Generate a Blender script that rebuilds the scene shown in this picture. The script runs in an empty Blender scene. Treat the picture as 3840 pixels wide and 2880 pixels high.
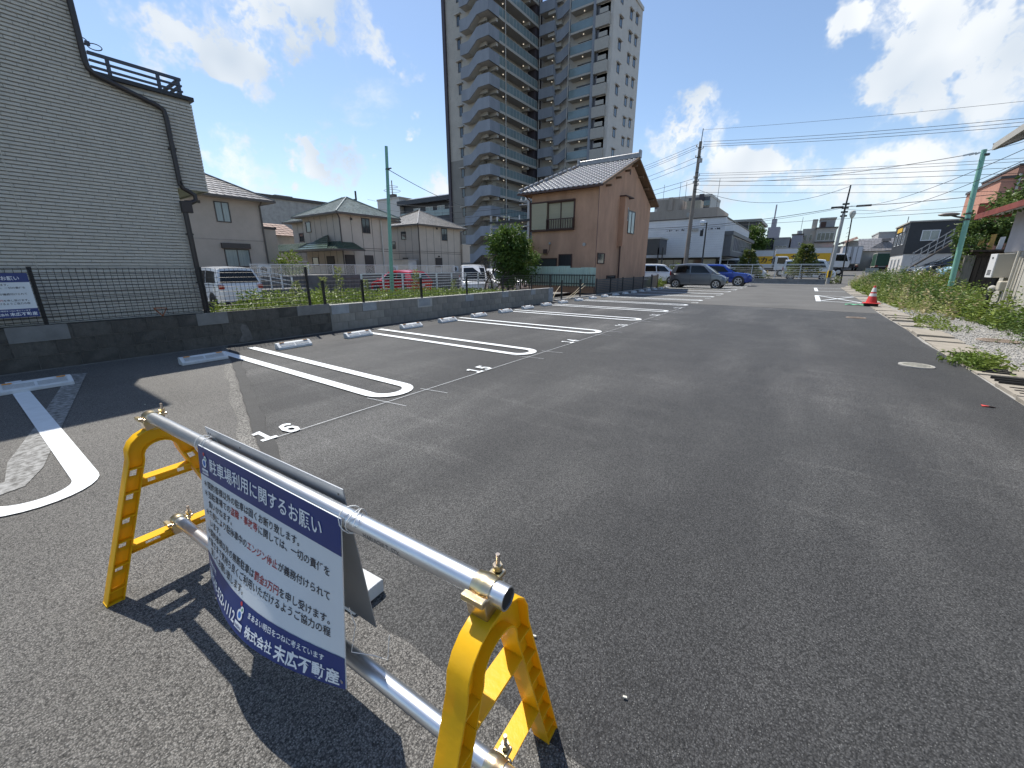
import bpy, math, random
from mathutils import Vector, Matrix
random.seed(7)
sc = bpy.context.scene
COL = sc.collection
R = math.radians
PI = math.pi

# ------------------------------------------------------------------ camera
cd = bpy.data.cameras.new('camera'); cam = bpy.data.objects.new('camera', cd); COL.objects.link(cam)
cd.sensor_width = 36.0; cd.lens = 36.0 * 1500 / 3840; cd.clip_start = 0.02; cd.clip_end = 3000
cam.location = (0, 0, 1.35)
cam.rotation_euler = (R(90) - math.atan(436 / 1500), 0, R(35.4))
sc.camera = cam
sc.view_settings.view_transform = 'Standard'; sc.view_settings.look = 'None'
sc.view_settings.exposure = 0.5; sc.view_settings.gamma = 1.0
cy = sc.cycles; cy.max_bounces = 5; cy.diffuse_bounces = 2; cy.glossy_bounces = 2; cy.transmission_bounces = 3; cy.transparent_max_bounces = 4; cy.caustics_reflective = False; cy.caustics_refractive = False; cy.use_denoising = True

# ------------------------------------------------------------------ sun and sky
SUN = Vector((-0.5, 0.18, 1.0)).normalized()
EL = math.asin(SUN.z); AZ = math.atan2(SUN.x, SUN.y)
sl = bpy.data.lights.new('sun', 'SUN'); sl.energy = 4.2; sl.angle = R(0.53); sl.color = (1.0, 0.95, 0.865)
so = bpy.data.objects.new('sun', sl); COL.objects.link(so); so.location = (-20, 8, 40)
so.rotation_euler = (-SUN).to_track_quat('-Z', 'Y').to_euler()

W = bpy.data.worlds.new('World'); sc.world = W; W.use_nodes = True
nt = W.node_tree; N = nt.nodes; Lk = nt.links
for n in list(N): N.remove(n)
def wn(t, **k):
    n = N.new(t)
    for a, b in k.items(): setattr(n, a, b)
    return n
def wmath(op, a, b=None, c=None):
    n = wn('ShaderNodeMath', operation=op)
    for i, v in enumerate((a, b, c)):
        if v is None: continue
        if isinstance(v, (int, float)): n.inputs[i].default_value = v
        else: Lk.new(v, n.inputs[i])
    return n.outputs[0]
out = wn('ShaderNodeOutputWorld'); bg = wn('ShaderNodeBackground'); bg.inputs[1].default_value = 0.12
sky = wn('ShaderNodeTexSky'); sky.sky_type = 'NISHITA'; sky.sun_disc = False
sky.sun_elevation = EL; sky.sun_rotation = AZ
sky.air_density = 1.0; sky.dust_density = 0.35; sky.ozone_density = 1.8; sky.altitude = 30
tc = wn('ShaderNodeTexCoord')
nrm = wn('ShaderNodeVectorMath', operation='NORMALIZE'); Lk.new(tc.outputs['Generated'], nrm.inputs[0])
D = nrm.outputs[0]
sep = wn('ShaderNodeSeparateXYZ'); Lk.new(D, sep.inputs[0])
# drifting of the cloud outlines
nz = wn('ShaderNodeTexNoise'); nz.inputs['Scale'].default_value = 7.0; nz.inputs['Detail'].default_value = 5; nz.inputs['Roughness'].default_value = 0.62
Lk.new(D, nz.inputs['Vector'])
nsub = wn('ShaderNodeVectorMath', operation='SUBTRACT'); Lk.new(nz.outputs['Color'], nsub.inputs[0]); nsub.inputs[1].default_value = (0.5, 0.5, 0.5)
nsc = wn('ShaderNodeVectorMath', operation='SCALE'); Lk.new(nsub.outputs[0], nsc.inputs[0]); nsc.inputs['Scale'].default_value = 0.26
nad = wn('ShaderNodeVectorMath', operation='ADD'); Lk.new(D, nad.inputs[0]); Lk.new(nsc.outputs[0], nad.inputs[1])
DW = nad.outputs[0]
# cloud banks (unit directions and angular radii), then a broken field over the rest of the sky
CLOUDS = [
(-0.878,0.287,0.382,0.052,0.90),
(-0.865,0.335,0.374,0.056,0.80),
(-0.829,0.394,0.398,0.066,1.00),
(-0.805,0.445,0.393,0.065,0.90),
(-0.767,0.489,0.415,0.062,0.80),
(-0.857,0.377,0.351,0.056,0.90),
(-0.774,0.499,0.390,0.064,0.90),
(-0.719,0.571,0.396,0.049,0.80),
(-0.886,0.326,0.331,0.031,0.70),
(-0.698,0.613,0.369,0.033,0.50),
(-0.842,0.500,0.203,0.043,0.90),
(-0.822,0.538,0.187,0.039,0.80),
(-0.785,0.580,0.220,0.039,0.90),
(-0.872,0.458,0.173,0.030,0.70),
(-0.906,0.376,0.193,0.050,0.60),
(-0.905,0.403,0.137,0.043,0.50),
(-0.715,0.644,0.272,0.029,0.80),
(-0.806,0.528,0.269,0.029,0.30),
(-0.678,0.718,0.157,0.052,0.90),
(-0.721,0.683,0.118,0.053,0.50),
(-0.238,0.933,0.269,0.054,1.00),
(-0.280,0.931,0.233,0.062,0.90),
(-0.208,0.949,0.236,0.059,0.90),
(-0.149,0.969,0.198,0.058,0.90),
(-0.098,0.977,0.189,0.052,0.80),
(-0.045,0.988,0.147,0.056,0.60),
(-0.170,0.976,0.134,0.072,0.60),
(0.011,0.955,0.297,0.046,0.70),
(0.046,0.944,0.328,0.061,0.80),
(0.087,0.937,0.338,0.067,0.85),
(0.140,0.931,0.337,0.069,0.90),
(0.184,0.941,0.285,0.065,0.85),
(0.136,0.951,0.278,0.057,0.75),
(0.031,0.959,0.282,0.046,0.60),
(0.093,0.965,0.245,0.052,0.70),
(0.145,0.959,0.244,0.055,0.90),
(0.202,0.954,0.221,0.055,0.90),
(0.059,0.972,0.227,0.047,0.50),
(0.132,0.974,0.181,0.056,0.60),
(0.204,0.964,0.169,0.047,0.60),
(0.028,0.993,0.118,0.066,0.50),
(0.095,0.986,0.137,0.065,0.50),
]
acc = None
for (dx, dy, dz, rad, amp) in CLOUDS:
    dn = wn('ShaderNodeVectorMath', operation='DISTANCE'); Lk.new(DW, dn.inputs[0]); dn.inputs[1].default_value = (dx, dy, dz)
    mr = wn('ShaderNodeMapRange'); mr.interpolation_type = 'SMOOTHSTEP'
    Lk.new(dn.outputs['Value'], mr.inputs['Value'])
    mr.inputs['From Min'].default_value = rad * 1.25; mr.inputs['From Max'].default_value = rad * 0.15
    mr.inputs['To Min'].default_value = 0.0; mr.inputs['To Max'].default_value = amp
    acc = mr.outputs[0] if acc is None else wmath('ADD', acc, mr.outputs[0])
# general field of broken cloud on a flat layer
zz = wmath('ADD', sep.outputs[2], 0.12); zz = wmath('MAXIMUM', zz, 0.05)
cx = wn('ShaderNodeCombineXYZ'); Lk.new(wmath('DIVIDE', sep.outputs[0], zz), cx.inputs[0]); Lk.new(wmath('DIVIDE', sep.outputs[1], zz), cx.inputs[1])
n2 = wn('ShaderNodeTexNoise'); n2.inputs['Scale'].default_value = 1.3; n2.inputs['Detail'].default_value = 6; n2.inputs['Roughness'].default_value = 0.58
Lk.new(cx.outputs[0], n2.inputs['Vector'])
m2 = wn('ShaderNodeMapRange'); m2.interpolation_type = 'SMOOTHSTEP'; Lk.new(n2.outputs['Fac'], m2.inputs['Value'])
m2.inputs['From Min'].default_value = 0.50; m2.inputs['From Max'].default_value = 0.80; m2.inputs['To Max'].default_value = 0.5
acc = wmath('ADD', acc, m2.outputs[0])
# billows inside the banks
n3 = wn('ShaderNodeTexNoise'); n3.inputs['Scale'].default_value = 9.0; n3.inputs['Detail'].default_value = 6; n3.inputs['Roughness'].default_value = 0.6
Lk.new(DW, n3.inputs['Vector'])
bil = wmath('MULTIPLY_ADD', n3.outputs['Fac'], 2.9, -0.75)
dens = wmath('MULTIPLY', acc, bil)
sm = wn('ShaderNodeMapRange'); sm.interpolation_type = 'SMOOTHSTEP'; Lk.new(dens, sm.inputs['Value']); sm.inputs['From Min'].default_value = 0.08; sm.inputs['From Max'].default_value = 0.74
dens = sm.outputs[0]
cl = wn('ShaderNodeClamp'); Lk.new(dens, cl.inputs[0]); cl.inputs[2].default_value = 0.96
n4 = wn('ShaderNodeTexNoise'); n4.inputs['Scale'].default_value = 5.0; n4.inputs['Detail'].default_value = 3
Lk.new(D, n4.inputs['Vector'])
cr = wn('ShaderNodeValToRGB'); Lk.new(n4.outputs['Fac'], cr.inputs[0])
cr.color_ramp.elements[0].position = 0.34; cr.color_ramp.elements[0].color = (3.7, 4.25, 4.9, 1)
cr.color_ramp.elements[1].position = 0.60; cr.color_ramp.elements[1].color = (5.9, 6.1, 6.25, 1)
hz = wn('ShaderNodeMapRange'); hz.interpolation_type = 'SMOOTHSTEP'; Lk.new(sep.outputs[2], hz.inputs['Value'])
hz.inputs['From Min'].default_value = 0.30; hz.inputs['From Max'].default_value = -0.02; hz.inputs['To Min'].default_value = 0.02; hz.inputs['To Max'].default_value = 0.45
mh = wn('ShaderNodeMix', data_type='RGBA'); Lk.new(hz.outputs[0], mh.inputs[0]); Lk.new(sky.outputs[0], mh.inputs[6]); mh.inputs[7].default_value = (4.1, 4.9, 5.5, 1)
mx = wn('ShaderNodeMix', data_type='RGBA'); Lk.new(cl.outputs[0], mx.inputs[0]); Lk.new(mh.outputs[2], mx.inputs[6]); Lk.new(cr.outputs[0], mx.inputs[7])
Lk.new(mx.outputs[2], bg.inputs[0]); Lk.new(bg.outputs[0], out.inputs[0])

# ------------------------------------------------------------------ materials
MATS = {}
def M(name, col=(0.5, 0.5, 0.5), rough=0.6, metal=0.0, var=0.12, scale=3.0, bump=0.0, bscale=40.0, col2=None, stain=0.0, stcol=(0.05, 0.05, 0.04), stscale=1.5, coat=0.0, spec=0.5, alpha=1.0, trans=0.0, stretch=None, emit=None, detail=5, fine=0.0, fscale=120.0, fcol=(0.4, 0.4, 0.4), sss=0.0):
    if name in MATS: return MATS[name]
    m = bpy.data.materials.new(name); m.use_nodes = True
    t = m.node_tree; b = t.nodes['Principled BSDF']; lk = t.links
    b.inputs['Roughness'].default_value = rough; b.inputs['Metallic'].default_value = metal
    b.inputs['Specular IOR Level'].default_value = spec
    if coat: b.inputs['Coat Weight'].default_value = coat; b.inputs['Coat Roughness'].default_value = 0.05
    if alpha < 1: b.inputs['Alpha'].default_value = alpha
    if trans: b.inputs['Transmission Weight'].default_value = trans
    if sss: b.inputs['Subsurface Weight'].default_value = sss
    if emit: b.inputs['Emission Color'].default_value = (*emit[:3], 1); b.inputs['Emission Strength'].default_value = emit[3]
    co = t.nodes.new('ShaderNodeTexCoord').outputs['Object']
    if stretch:
        mp = t.nodes.new('ShaderNodeMapping'); lk.new(co, mp.inputs[0]); mp.inputs['Scale'].default_value = stretch; co2 = mp.outputs[0]
    else: co2 = co
    def noise(sc_, det, src, rg=0.6):
        n = t.nodes.new('ShaderNodeTexNoise'); n.inputs['Scale'].default_value = sc_; n.inputs['Detail'].default_value = det; n.inputs['Roughness'].default_value = rg
        lk.new(src, n.inputs['Vector']); return n.outputs['Fac']
    def mix(fac, a, bb, mode='MIX'):
        x = t.nodes.new('ShaderNodeMix'); x.data_type = 'RGBA'; x.blend_type = mode
        if isinstance(fac, float): x.inputs[0].default_value = fac
        else: lk.new(fac, x.inputs[0])
        for i, v in ((6, a), (7, bb)):
            if isinstance(v, tuple): x.inputs[i].default_value = (*v[:3], 1)
            else: lk.new(v, x.inputs[i])
        return x.outputs[2]
    def ramp(fac, p0, p1):
        r = t.nodes.new('ShaderNodeMapRange'); r.inputs['From Min'].default_value = p0; r.inputs['From Max'].default_value = p1; lk.new(fac, r.inputs['Value']); return r.outputs[0]
    c = tuple(col)
    if var > 0 or col2:
        c2 = col2 if col2 else tuple(min(1, x * (1 + var)) for x in col)
        c1 = tuple(col) if col2 else tuple(x * (1 - var) for x in col)
        c = mix(ramp(noise(scale, detail, co2), 0.33, 0.67), c1, c2)
    if fine:
        v = t.nodes.new('ShaderNodeTexVoronoi'); v.inputs['Scale'].default_value = fscale; lk.new(co, v.inputs['Vector'])
        s2 = t.nodes.new('ShaderNodeSeparateColor'); lk.new(v.outputs['Color'], s2.inputs[0])
        f1 = ramp(s2.outputs[0], 1 - fine, 1.0)
        dm = ramp(v.outputs['Distance'], 0.45, 0.25)
        mm = t.nodes.new('ShaderNodeMath'); mm.operation = 'MULTIPLY'; lk.new(f1, mm.inputs[0]); lk.new(dm, mm.inputs[1])
        c = mix(mm.outputs[0], c, tuple(fcol))
    if stain > 0:
        f = ramp(noise(stscale, 7, co2, 0.68), 0.52, 0.75)
        mm = t.nodes.new('ShaderNodeMath'); mm.operation = 'MULTIPLY'; lk.new(f, mm.inputs[0]); mm.inputs[1].default_value = stain
        c = mix(mm.outputs[0], c, tuple(stcol))
    if isinstance(c, tuple): b.inputs['Base Color'].default_value = (*c, 1)
    else: lk.new(c, b.inputs['Base Color'])
    if bump > 0:
        bn = t.nodes.new('ShaderNodeBump'); bn.inputs['Strength'].default_value = min(1.0, bump); bn.inputs['Distance'].default_value = 0.6 / bscale
        lk.new(noise(bscale, 4, co2, 0.6), bn.inputs['Height']); lk.new(bn.outputs[0], b.inputs['Normal'])
    MATS[name] = m; return m

# ------------------------------------------------------------------ mesh helpers
class MB:
    def __init__(s): s.v = []; s.f = []
    def add(s, vs, fs):
        o = len(s.v); s.v += [tuple(v) for v in vs]; s.f += [tuple(i + o for i in f) for f in fs]; return s
    def box(s, x0, x1, y0, y1, z0, z1):
        return s.add([(x0,y0,z0),(x1,y0,z0),(x1,y1,z0),(x0,y1,z0),(x0,y0,z1),(x1,y0,z1),(x1,y1,z1),(x0,y1,z1)],
            [(0,3,2,1),(4,5,6,7),(0,1,5,4),(1,2,6,5),(2,3,7,6),(3,0,4,7)])
    def obb(s, c, a, b, d):
        c, a, b, d = Vector(c), Vector(a), Vector(b), Vector(d)
        return s.add([c-a-b-d, c+a-b-d, c+a+b-d, c-a+b-d, c-a-b+d, c+a-b+d, c+a+b+d, c-a+b+d],
            [(0,3,2,1),(4,5,6,7),(0,1,5,4),(1,2,6,5),(2,3,7,6),(3,0,4,7)])
    def bar(s, p0, p1, w, h, up=(0,0,1)):
        p0, p1 = Vector(p0), Vector(p1); d = p1 - p0; u = Vector(up)
        if abs(d.normalized().dot(u)) > 0.98: u = Vector((1,0,0))
        a = d.cross(u).normalized(); b = a.cross(d).normalized()
        return s.obb((p0+p1)/2, d/2, a*w/2, b*h/2)
    def cyl(s, p0, p1, r0, r1=None, n=8, caps=True):
        r1 = r0 if r1 is None else r1
        p0, p1 = Vector(p0), Vector(p1); d = (p1-p0).normalized(); u = Vector((0,0,1)) if abs(d.z) < 0.95 else Vector((1,0,0))
        a = d.cross(u).normalized(); b = d.cross(a)
        vs = []
        for p, r in ((p0, r0), (p1, r1)):
            for i in range(n): t = 2*PI*i/n; vs.append(p + a*math.cos(t)*r + b*math.sin(t)*r)
        fs = [(i, (i+1) % n, n+(i+1) % n, n+i) for i in range(n)]
        if caps: fs += [tuple(range(n-1, -1, -1)), tuple(range(n, 2*n))]
        return s.add(vs, fs)
    def tube(s, pts, r, n=6, caps=True):
        pts = [Vector(p) for p in pts]; rings = []
        d0 = (pts[1]-pts[0]).normalized(); u = Vector((0,0,1)) if abs(d0.z) < 0.9 else Vector((1,0,0)); a = d0.cross(u).normalized()
        for i, p in enumerate(pts):
            d = (pts[min(i+1, len(pts)-1)] - pts[max(i-1, 0)]).normalized()
            a = (a - d*a.dot(d)).normalized(); b = d.cross(a)
            rr = r[i] if isinstance(r, (list, tuple)) else r
            rings.append([p + a*math.cos(2*PI*k/n)*rr + b*math.sin(2*PI*k/n)*rr for k in range(n)])
        return s.loft(rings, caps)
    def loft(s, rings, caps=True, closed=True):
        n = len(rings[0]); vs = [p for r in rings for p in r]; fs = []
        for j in range(len(rings)-1):
            for i in range(n if closed else n-1):
                k = (i+1) % n; fs.append((j*n+i, j*n+k, (j+1)*n+k, (j+1)*n+i))
        if caps and closed: fs += [tuple(range(n-1, -1, -1)), tuple(range((len(rings)-1)*n, len(rings)*n))]
        return s.add(vs, fs)
    def lathe(s, prof, c=(0,0,0), n=16, axis='z'):
        vs = []; m = len(prof)
        for r, h in prof:
            for i in range(n):
                t = 2*PI*i/n; x, y = r*math.cos(t), r*math.sin(t)
                p = (x, y, h) if axis == 'z' else ((h, x, y) if axis == 'x' else (x, h, y))
                vs.append((p[0]+c[0], p[1]+c[1], p[2]+c[2]))
        fs = [(j*n+i, j*n+(i+1) % n, (j+1)*n+(i+1) % n, (j+1)*n+i) for j in range(m-1) for i in range(n)]
        fs += [tuple(range(n-1, -1, -1)), tuple(range((m-1)*n, m*n))]
        return s.add(vs, fs)
    def prism(s, poly, f0, f1):
        # poly: list of 2d points, f0/f1 map a 2d point to 3d on either side
        n = len(poly); vs = [f0(*p) for p in poly] + [f1(*p) for p in poly]
        fs = [tuple(range(n-1, -1, -1)), tuple(range(n, 2*n))] + [(i, (i+1) % n, n+(i+1) % n, n+i) for i in range(n)]
        return s.add(vs, fs)
    def quad(s, a, b, c, d): return s.add([a, b, c, d], [(0,1,2,3)])
    def grid(s, fn, nu, nv):
        vs = [fn(i/nu, j/nv) for j in range(nv+1) for i in range(nu+1)]
        return s.add(vs, [(j*(nu+1)+i, j*(nu+1)+i+1, (j+1)*(nu+1)+i+1, (j+1)*(nu+1)+i) for j in range(nv) for i in range(nu)])
    def sph(s, c, r, nu=10, nv=6, sc3=(1,1,1)):
        prof = []
        vs = []; 
        for j in range(nv+1):
            ph = -PI/2 + PI*j/nv
            for i in range(nu):
                th = 2*PI*i/nu
                vs.append((c[0]+r*sc3[0]*math.cos(ph)*math.cos(th), c[1]+r*sc3[1]*math.cos(ph)*math.sin(th), c[2]+r*sc3[2]*math.sin(ph)))
        return s.add(vs, [(j*nu+i, j*nu+(i+1) % nu, (j+1)*nu+(i+1) % nu, (j+1)*nu+i) for j in range(nv) for i in range(nu)])
    def mesh(s, name, loc=(0,0,0), smooth=False):
        me = bpy.data.meshes.new(name)
        me.from_pydata([(v[0]-loc[0], v[1]-loc[1], v[2]-loc[2]) for v in s.v], [], s.f); me.update()
        if smooth:
            me.polygons.foreach_set('use_smooth', [True]*len(me.polygons))
        return me
    def build(s, name, mat, parent=None, smooth=False, bevel=0.0, fix=True, loc=None):
        L = WL(parent) if parent else (loc or (0,0,0))
        me = s.mesh(name, L, smooth)
        if fix:
            import bmesh
            bm = bmesh.new(); bm.from_mesh(me); bmesh.ops.recalc_face_normals(bm, faces=bm.faces); bm.to_mesh(me); bm.free()
        if smooth:
            try: me.set_sharp_from_angle(angle=R(38))
            except Exception: pass
        o = bpy.data.objects.new(name, me); COL.objects.link(o)
        if mat: me.materials.append(mat)
        if parent: o.parent = parent
        elif loc: o.location = loc
        if bevel:
            b = o.modifiers.new('bevel', 'BEVEL'); b.width = bevel; b.segments = 2; b.limit_method = 'ANGLE'
        return o
WLOC = {}
def WL(o):
    x = Vector((0,0,0))
    while o is not None: x = x + o.location; o = o.parent
    return tuple(x)
def tag(o, label, cat, group=None):
    o['label'] = label; o['category'] = cat
    if group: o['group'] = group
    return o
def T(name, label, cat, loc=(0,0,0), group=None):
    o = bpy.data.objects.new(name, None); o.empty_display_size = 0.1; COL.objects.link(o); o.location = loc
    return tag(o, label, cat, group)
def struct(o, kind='structure'): o['kind'] = kind; return o
def inst(name, me, parent, loc, mat=None, rot=None, scale=None):
    o = bpy.data.objects.new(name, me); COL.objects.link(o); o.parent = parent
    L = WL(parent); o.location = (loc[0]-L[0], loc[1]-L[1], loc[2]-L[2])
    if rot: o.rotation_euler = rot
    if scale: o.scale = scale
    if mat:
        if not me.materials: me.materials.append(None)
        o.material_slots[0].link = 'OBJECT'; o.material_slots[0].material = mat
    return o
def copy_tree(o, parent=None):
    c = o.copy(); COL.objects.link(c); c.parent = parent
    for ch in list(o.children): copy_tree(ch, c)
    return c
def text_mesh(body, size, bold=0.0, align='LEFT', shear=0.0, sx=1.0):
    c = bpy.data.curves.new('lettering', 'FONT'); c.body = body; c.size = size; c.offset = bold*size; c.align_x = align; c.resolution_u = 2
    o = bpy.data.objects.new('lettering', c); COL.objects.link(o)
    dg = bpy.context.evaluated_depsgraph_get(); dg.update()
    me = bpy.data.meshes.new_from_object(o.evaluated_get(dg))
    vs = [(v.co.x*sx, v.co.y) for v in me.vertices]; fs = [tuple(p.vertices) for p in me.polygons]
    bpy.data.objects.remove(o); bpy.data.curves.remove(c); bpy.data.meshes.remove(me)
    return vs, fs
def lettering(name, body, size, fn, mat, parent, bold=0.015, align='LEFT', sx=1.0):
    vs, fs = text_mesh(body, size, bold, align, sx=sx)
    mb = MB(); mb.add([fn(x, y) for x, y in vs], fs)
    return mb.build(name, mat, parent, fix=False)
# ------------------------------------------------------------------ ground
def asphalt(name, c0, c1, dust, dustamt, stone, stamt, gs, rough, lanes=(0.8, 0.16)):
    m = bpy.data.materials.new(name); m.use_nodes = True; MATS[name] = m
    t = m.node_tree; b = t.nodes['Principled BSDF']; lk = t.links; co = t.nodes.new('ShaderNodeTexCoord').outputs['Object']
    def nz_(sc_, det, rg=0.6, src=None, st=None):
        n = t.nodes.new('ShaderNodeTexNoise'); n.inputs['Scale'].default_value = sc_; n.inputs['Detail'].default_value = det; n.inputs['Roughness'].default_value = rg
        v = src or co
        if st:
            mp = t.nodes.new('ShaderNodeMapping'); lk.new(v, mp.inputs[0]); mp.inputs['Scale'].default_value = st[:3]
            if len(st) > 3: mp.inputs['Rotation'].default_value = (0, 0, st[3])
            v = mp.outputs[0]
        lk.new(v, n.inputs['Vector']); return n.outputs['Fac']
    def rng(f, a, b_, lo=0.0, hi=1.0):
        r = t.nodes.new('ShaderNodeMapRange'); lk.new(f, r.inputs[0]); r.inputs[1].default_value = a; r.inputs[2].default_value = b_; r.inputs[3].default_value = lo; r.inputs[4].default_value = hi; return r.outputs[0]
    def mth(op, x, y):
        n = t.nodes.new('ShaderNodeMath'); n.operation = op
        for i, v in enumerate((x, y)):
            if isinstance(v, float): n.inputs[i].default_value = v
            else: lk.new(v, n.inputs[i])
        return n.outputs[0]
    def mixc(f, x, y, mode='MIX'):
        n = t.nodes.new('ShaderNodeMix'); n.data_type = 'RGBA'; n.blend_type = mode
        if isinstance(f, float): n.inputs[0].default_value = f
        else: lk.new(f, n.inputs[0])
        for i, v in ((6, x), (7, y)):
            if isinstance(v, tuple): n.inputs[i].default_value = (*v, 1)
            else: lk.new(v, n.inputs[i])
        return n.outputs[2]
    c = mixc(rng(nz_(0.5, 4), 0.35, 0.68), c0, c1)
    # wheel-dusted lanes along the aisle, soft oblique scuffs, broad patches
    lane = rng(nz_(1.0, 6, 0.62, st=(lanes[0], lanes[1], 1.0)), 0.43, 0.68)
    scuff = rng(nz_(2.2, 7, 0.7, st=(0.25, 2.2, 1.0, 0.35)), 0.55, 0.74)
    patch = rng(nz_(0.28, 5, 0.6), 0.40, 0.62)
    d = mth('ADD', mth('MULTIPLY', mth('MULTIPLY', lane, 0.75), patch), mth('MULTIPLY', mth('MULTIPLY', scuff, 0.55), patch))
    d = mth('MULTIPLY', mth('MINIMUM', d, 1.0), dustamt)
    c = mixc(d, c, dust)
    g1 = nz_(gs, 2, 0.7); g2 = nz_(gs*0.36, 3, 0.7)
    va = t.nodes.new('ShaderNodeTexVoronoi'); va.inputs['Scale'].default_value = gs*0.62; lk.new(co, va.inputs['Vector'])
    sa2 = t.nodes.new('ShaderNodeSeparateColor'); lk.new(va.outputs['Color'], sa2.inputs[0])
    cell = mth('MULTIPLY', rng(sa2.outputs[1], 0.0, 1.0, 0.52, 1.65), rng(va.outputs['Distance'], 0.38, 0.68, 1.0, 0.30))
    gr = mth('ADD', mth('MULTIPLY', cell, rng(g1, 0.30, 0.70, 0.6, 1.4)), rng(g2, 0.3, 0.7, -0.25, 0.35))
    grc = t.nodes.new('ShaderNodeCombineColor'); 
    for i in range(3): lk.new(gr, grc.inputs[i])
    c = mixc(1.0, c, grc.outputs[0], 'MULTIPLY')
    v = t.nodes.new('ShaderNodeTexVoronoi'); v.inputs['Scale'].default_value = gs*0.75; lk.new(co, v.inputs['Vector'])
    s2 = t.nodes.new('ShaderNodeSeparateColor'); lk.new(v.outputs['Color'], s2.inputs[0])
    sf = mth('MULTIPLY', rng(s2.outputs[0], 1-stamt, 1-stamt*0.5), rng(v.outputs['Distance'], 0.48, 0.30))
    c = mixc(sf, c, stone)
    lk.new(c, b.inputs['Base Color']); lk.new(rng(g1, 0.3, 0.7, rough+0.12, rough-0.16), b.inputs['Roughness']); b.inputs['Specular IOR Level'].default_value = 0.5
    bn = t.nodes.new('ShaderNodeBump'); bn.inputs['Strength'].default_value = 0.9; bn.inputs['Distance'].default_value = 0.004; lk.new(mth('SUBTRACT', mth('ADD', g1, mth('MULTIPLY', sf, 0.4)), mth('MULTIPLY', va.outputs['Distance'], 0.8)), bn.inputs['Height']); lk.new(bn.outputs[0], b.inputs['Normal'])
    return m
m_asph = asphalt('asphalt_new', (0.037,0.0372,0.038), (0.055,0.055,0.0545), (0.185,0.182,0.174), 1.0, (0.16,0.16,0.155), 0.13, 255.0, 0.72)
m_asph_old = asphalt('asphalt_old', (0.115,0.110,0.101), (0.158,0.151,0.139), (0.20,0.19,0.175), 0.5, (0.34,0.33,0.31), 0.14, 290.0, 0.68)
m_asph_far = M('asphalt_weathered', (0.085,0.082,0.076), 0.8, col2=(0.12,0.117,0.11), scale=0.5, bump=0.6, bscale=60, stain=0.5, stcol=(0.055,0.054,0.052), stscale=0.35)
m_earth = M('earth', (0.13,0.115,0.09), 0.95, col2=(0.20,0.185,0.155), scale=0.3, bump=0.5, bscale=8)
m_rear = M('rear_lot_paving', (0.13,0.13,0.125), 0.9, col2=(0.19,0.185,0.175), scale=0.25, bump=0.3, bscale=20)
m_paint = M('road_paint', (0.76,0.79,0.80), 0.55, var=0.05, scale=9, bump=0.35, bscale=140, stain=0.12, stcol=(0.5,0.52,0.53), stscale=14)
m_oldpaint = M('worn_paint', (0.075,0.072,0.066), 0.75, col2=(0.36,0.36,0.35), scale=26, detail=9, bump=0.8, bscale=110, fine=0.4, fscale=120, fcol=(0.3,0.3,0.29))
m_edge = asphalt('asphalt_cut_edge', (0.13,0.124,0.112), (0.19,0.182,0.165), (0.24,0.23,0.21), 0.6, (0.35,0.34,0.32), 0.2, 140.0, 0.75)
m_seal = M('joint_seal', (0.030,0.030,0.030), 0.7, var=0.2, scale=6, bump=0.9, bscale=130, fine=0.25, fscale=140, fcol=(0.1,0.1,0.1))
def sheet(name, poly, z, mat, parent=None):
    mb = MB(); mb.add([(x, y, z) for x, y in poly], [tuple(range(len(poly)))])
    o = mb.build(name, mat, parent, fix=False); return o
g_ = MB(); g_.add([(-900,-600,-0.5),(900,-600,-0.5),(900,1400,-0.5),(-900,1400,-0.5)], [(0,1,2,3)])
struct(g_.build('ground', m_earth, fix=False))
edge = [(2.02,-8),(2.02,6.5),(2.03,9.2),(1.99,10.6),(2.05,12.4),(2.02,15),(2.0,17),(2.08,20),(2.04,25),(2.02,30),(2.15,36),(2.6,40),(3.6,43)]
lot = sheet('parking_lot', [(-8.28,-8)] + edge + [(-9.6,43),(-9.6,16),(-8.28,15.2)], 0.0, m_asph); struct(lot)
# strip of verge between the lot and the right-hand house, and the yard behind the block wall
struct(sheet('verge', [(2.0,-8),(60,-8),(60,43),(2.0,43)], -0.012, M('verge_soil', (0.22,0.21,0.19), 0.95, col2=(0.36,0.35,0.33), scale=2.2, bump=0.8, bscale=30, fine=0.5, fscale=38, fcol=(0.45,0.44,0.42))))
struct(sheet('rear_lot', [(-90,-30),(-8.45,-30),(-8.45,15.1),(-9.7,15.6),(-9.7,43),(-90,43)], -0.30, m_rear))
# rising road beyond the lot
def zr(y): return 0.0 if y < 43 else min(1.0, (y-43)*1.0/35)
rd = MB(); ys = [43, 44.5, 47, 50, 55, 60, 66, 72, 78, 90, 160, 400]
rd.add([(x, y, zr(y)-0.006) for y in ys for x in (-60, 60)], [(2*i, 2*i+1, 2*i+3, 2*i+2) for i in range(len(ys)-1)])
struct(rd.build('road', m_asph_far, fix=False))
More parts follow.
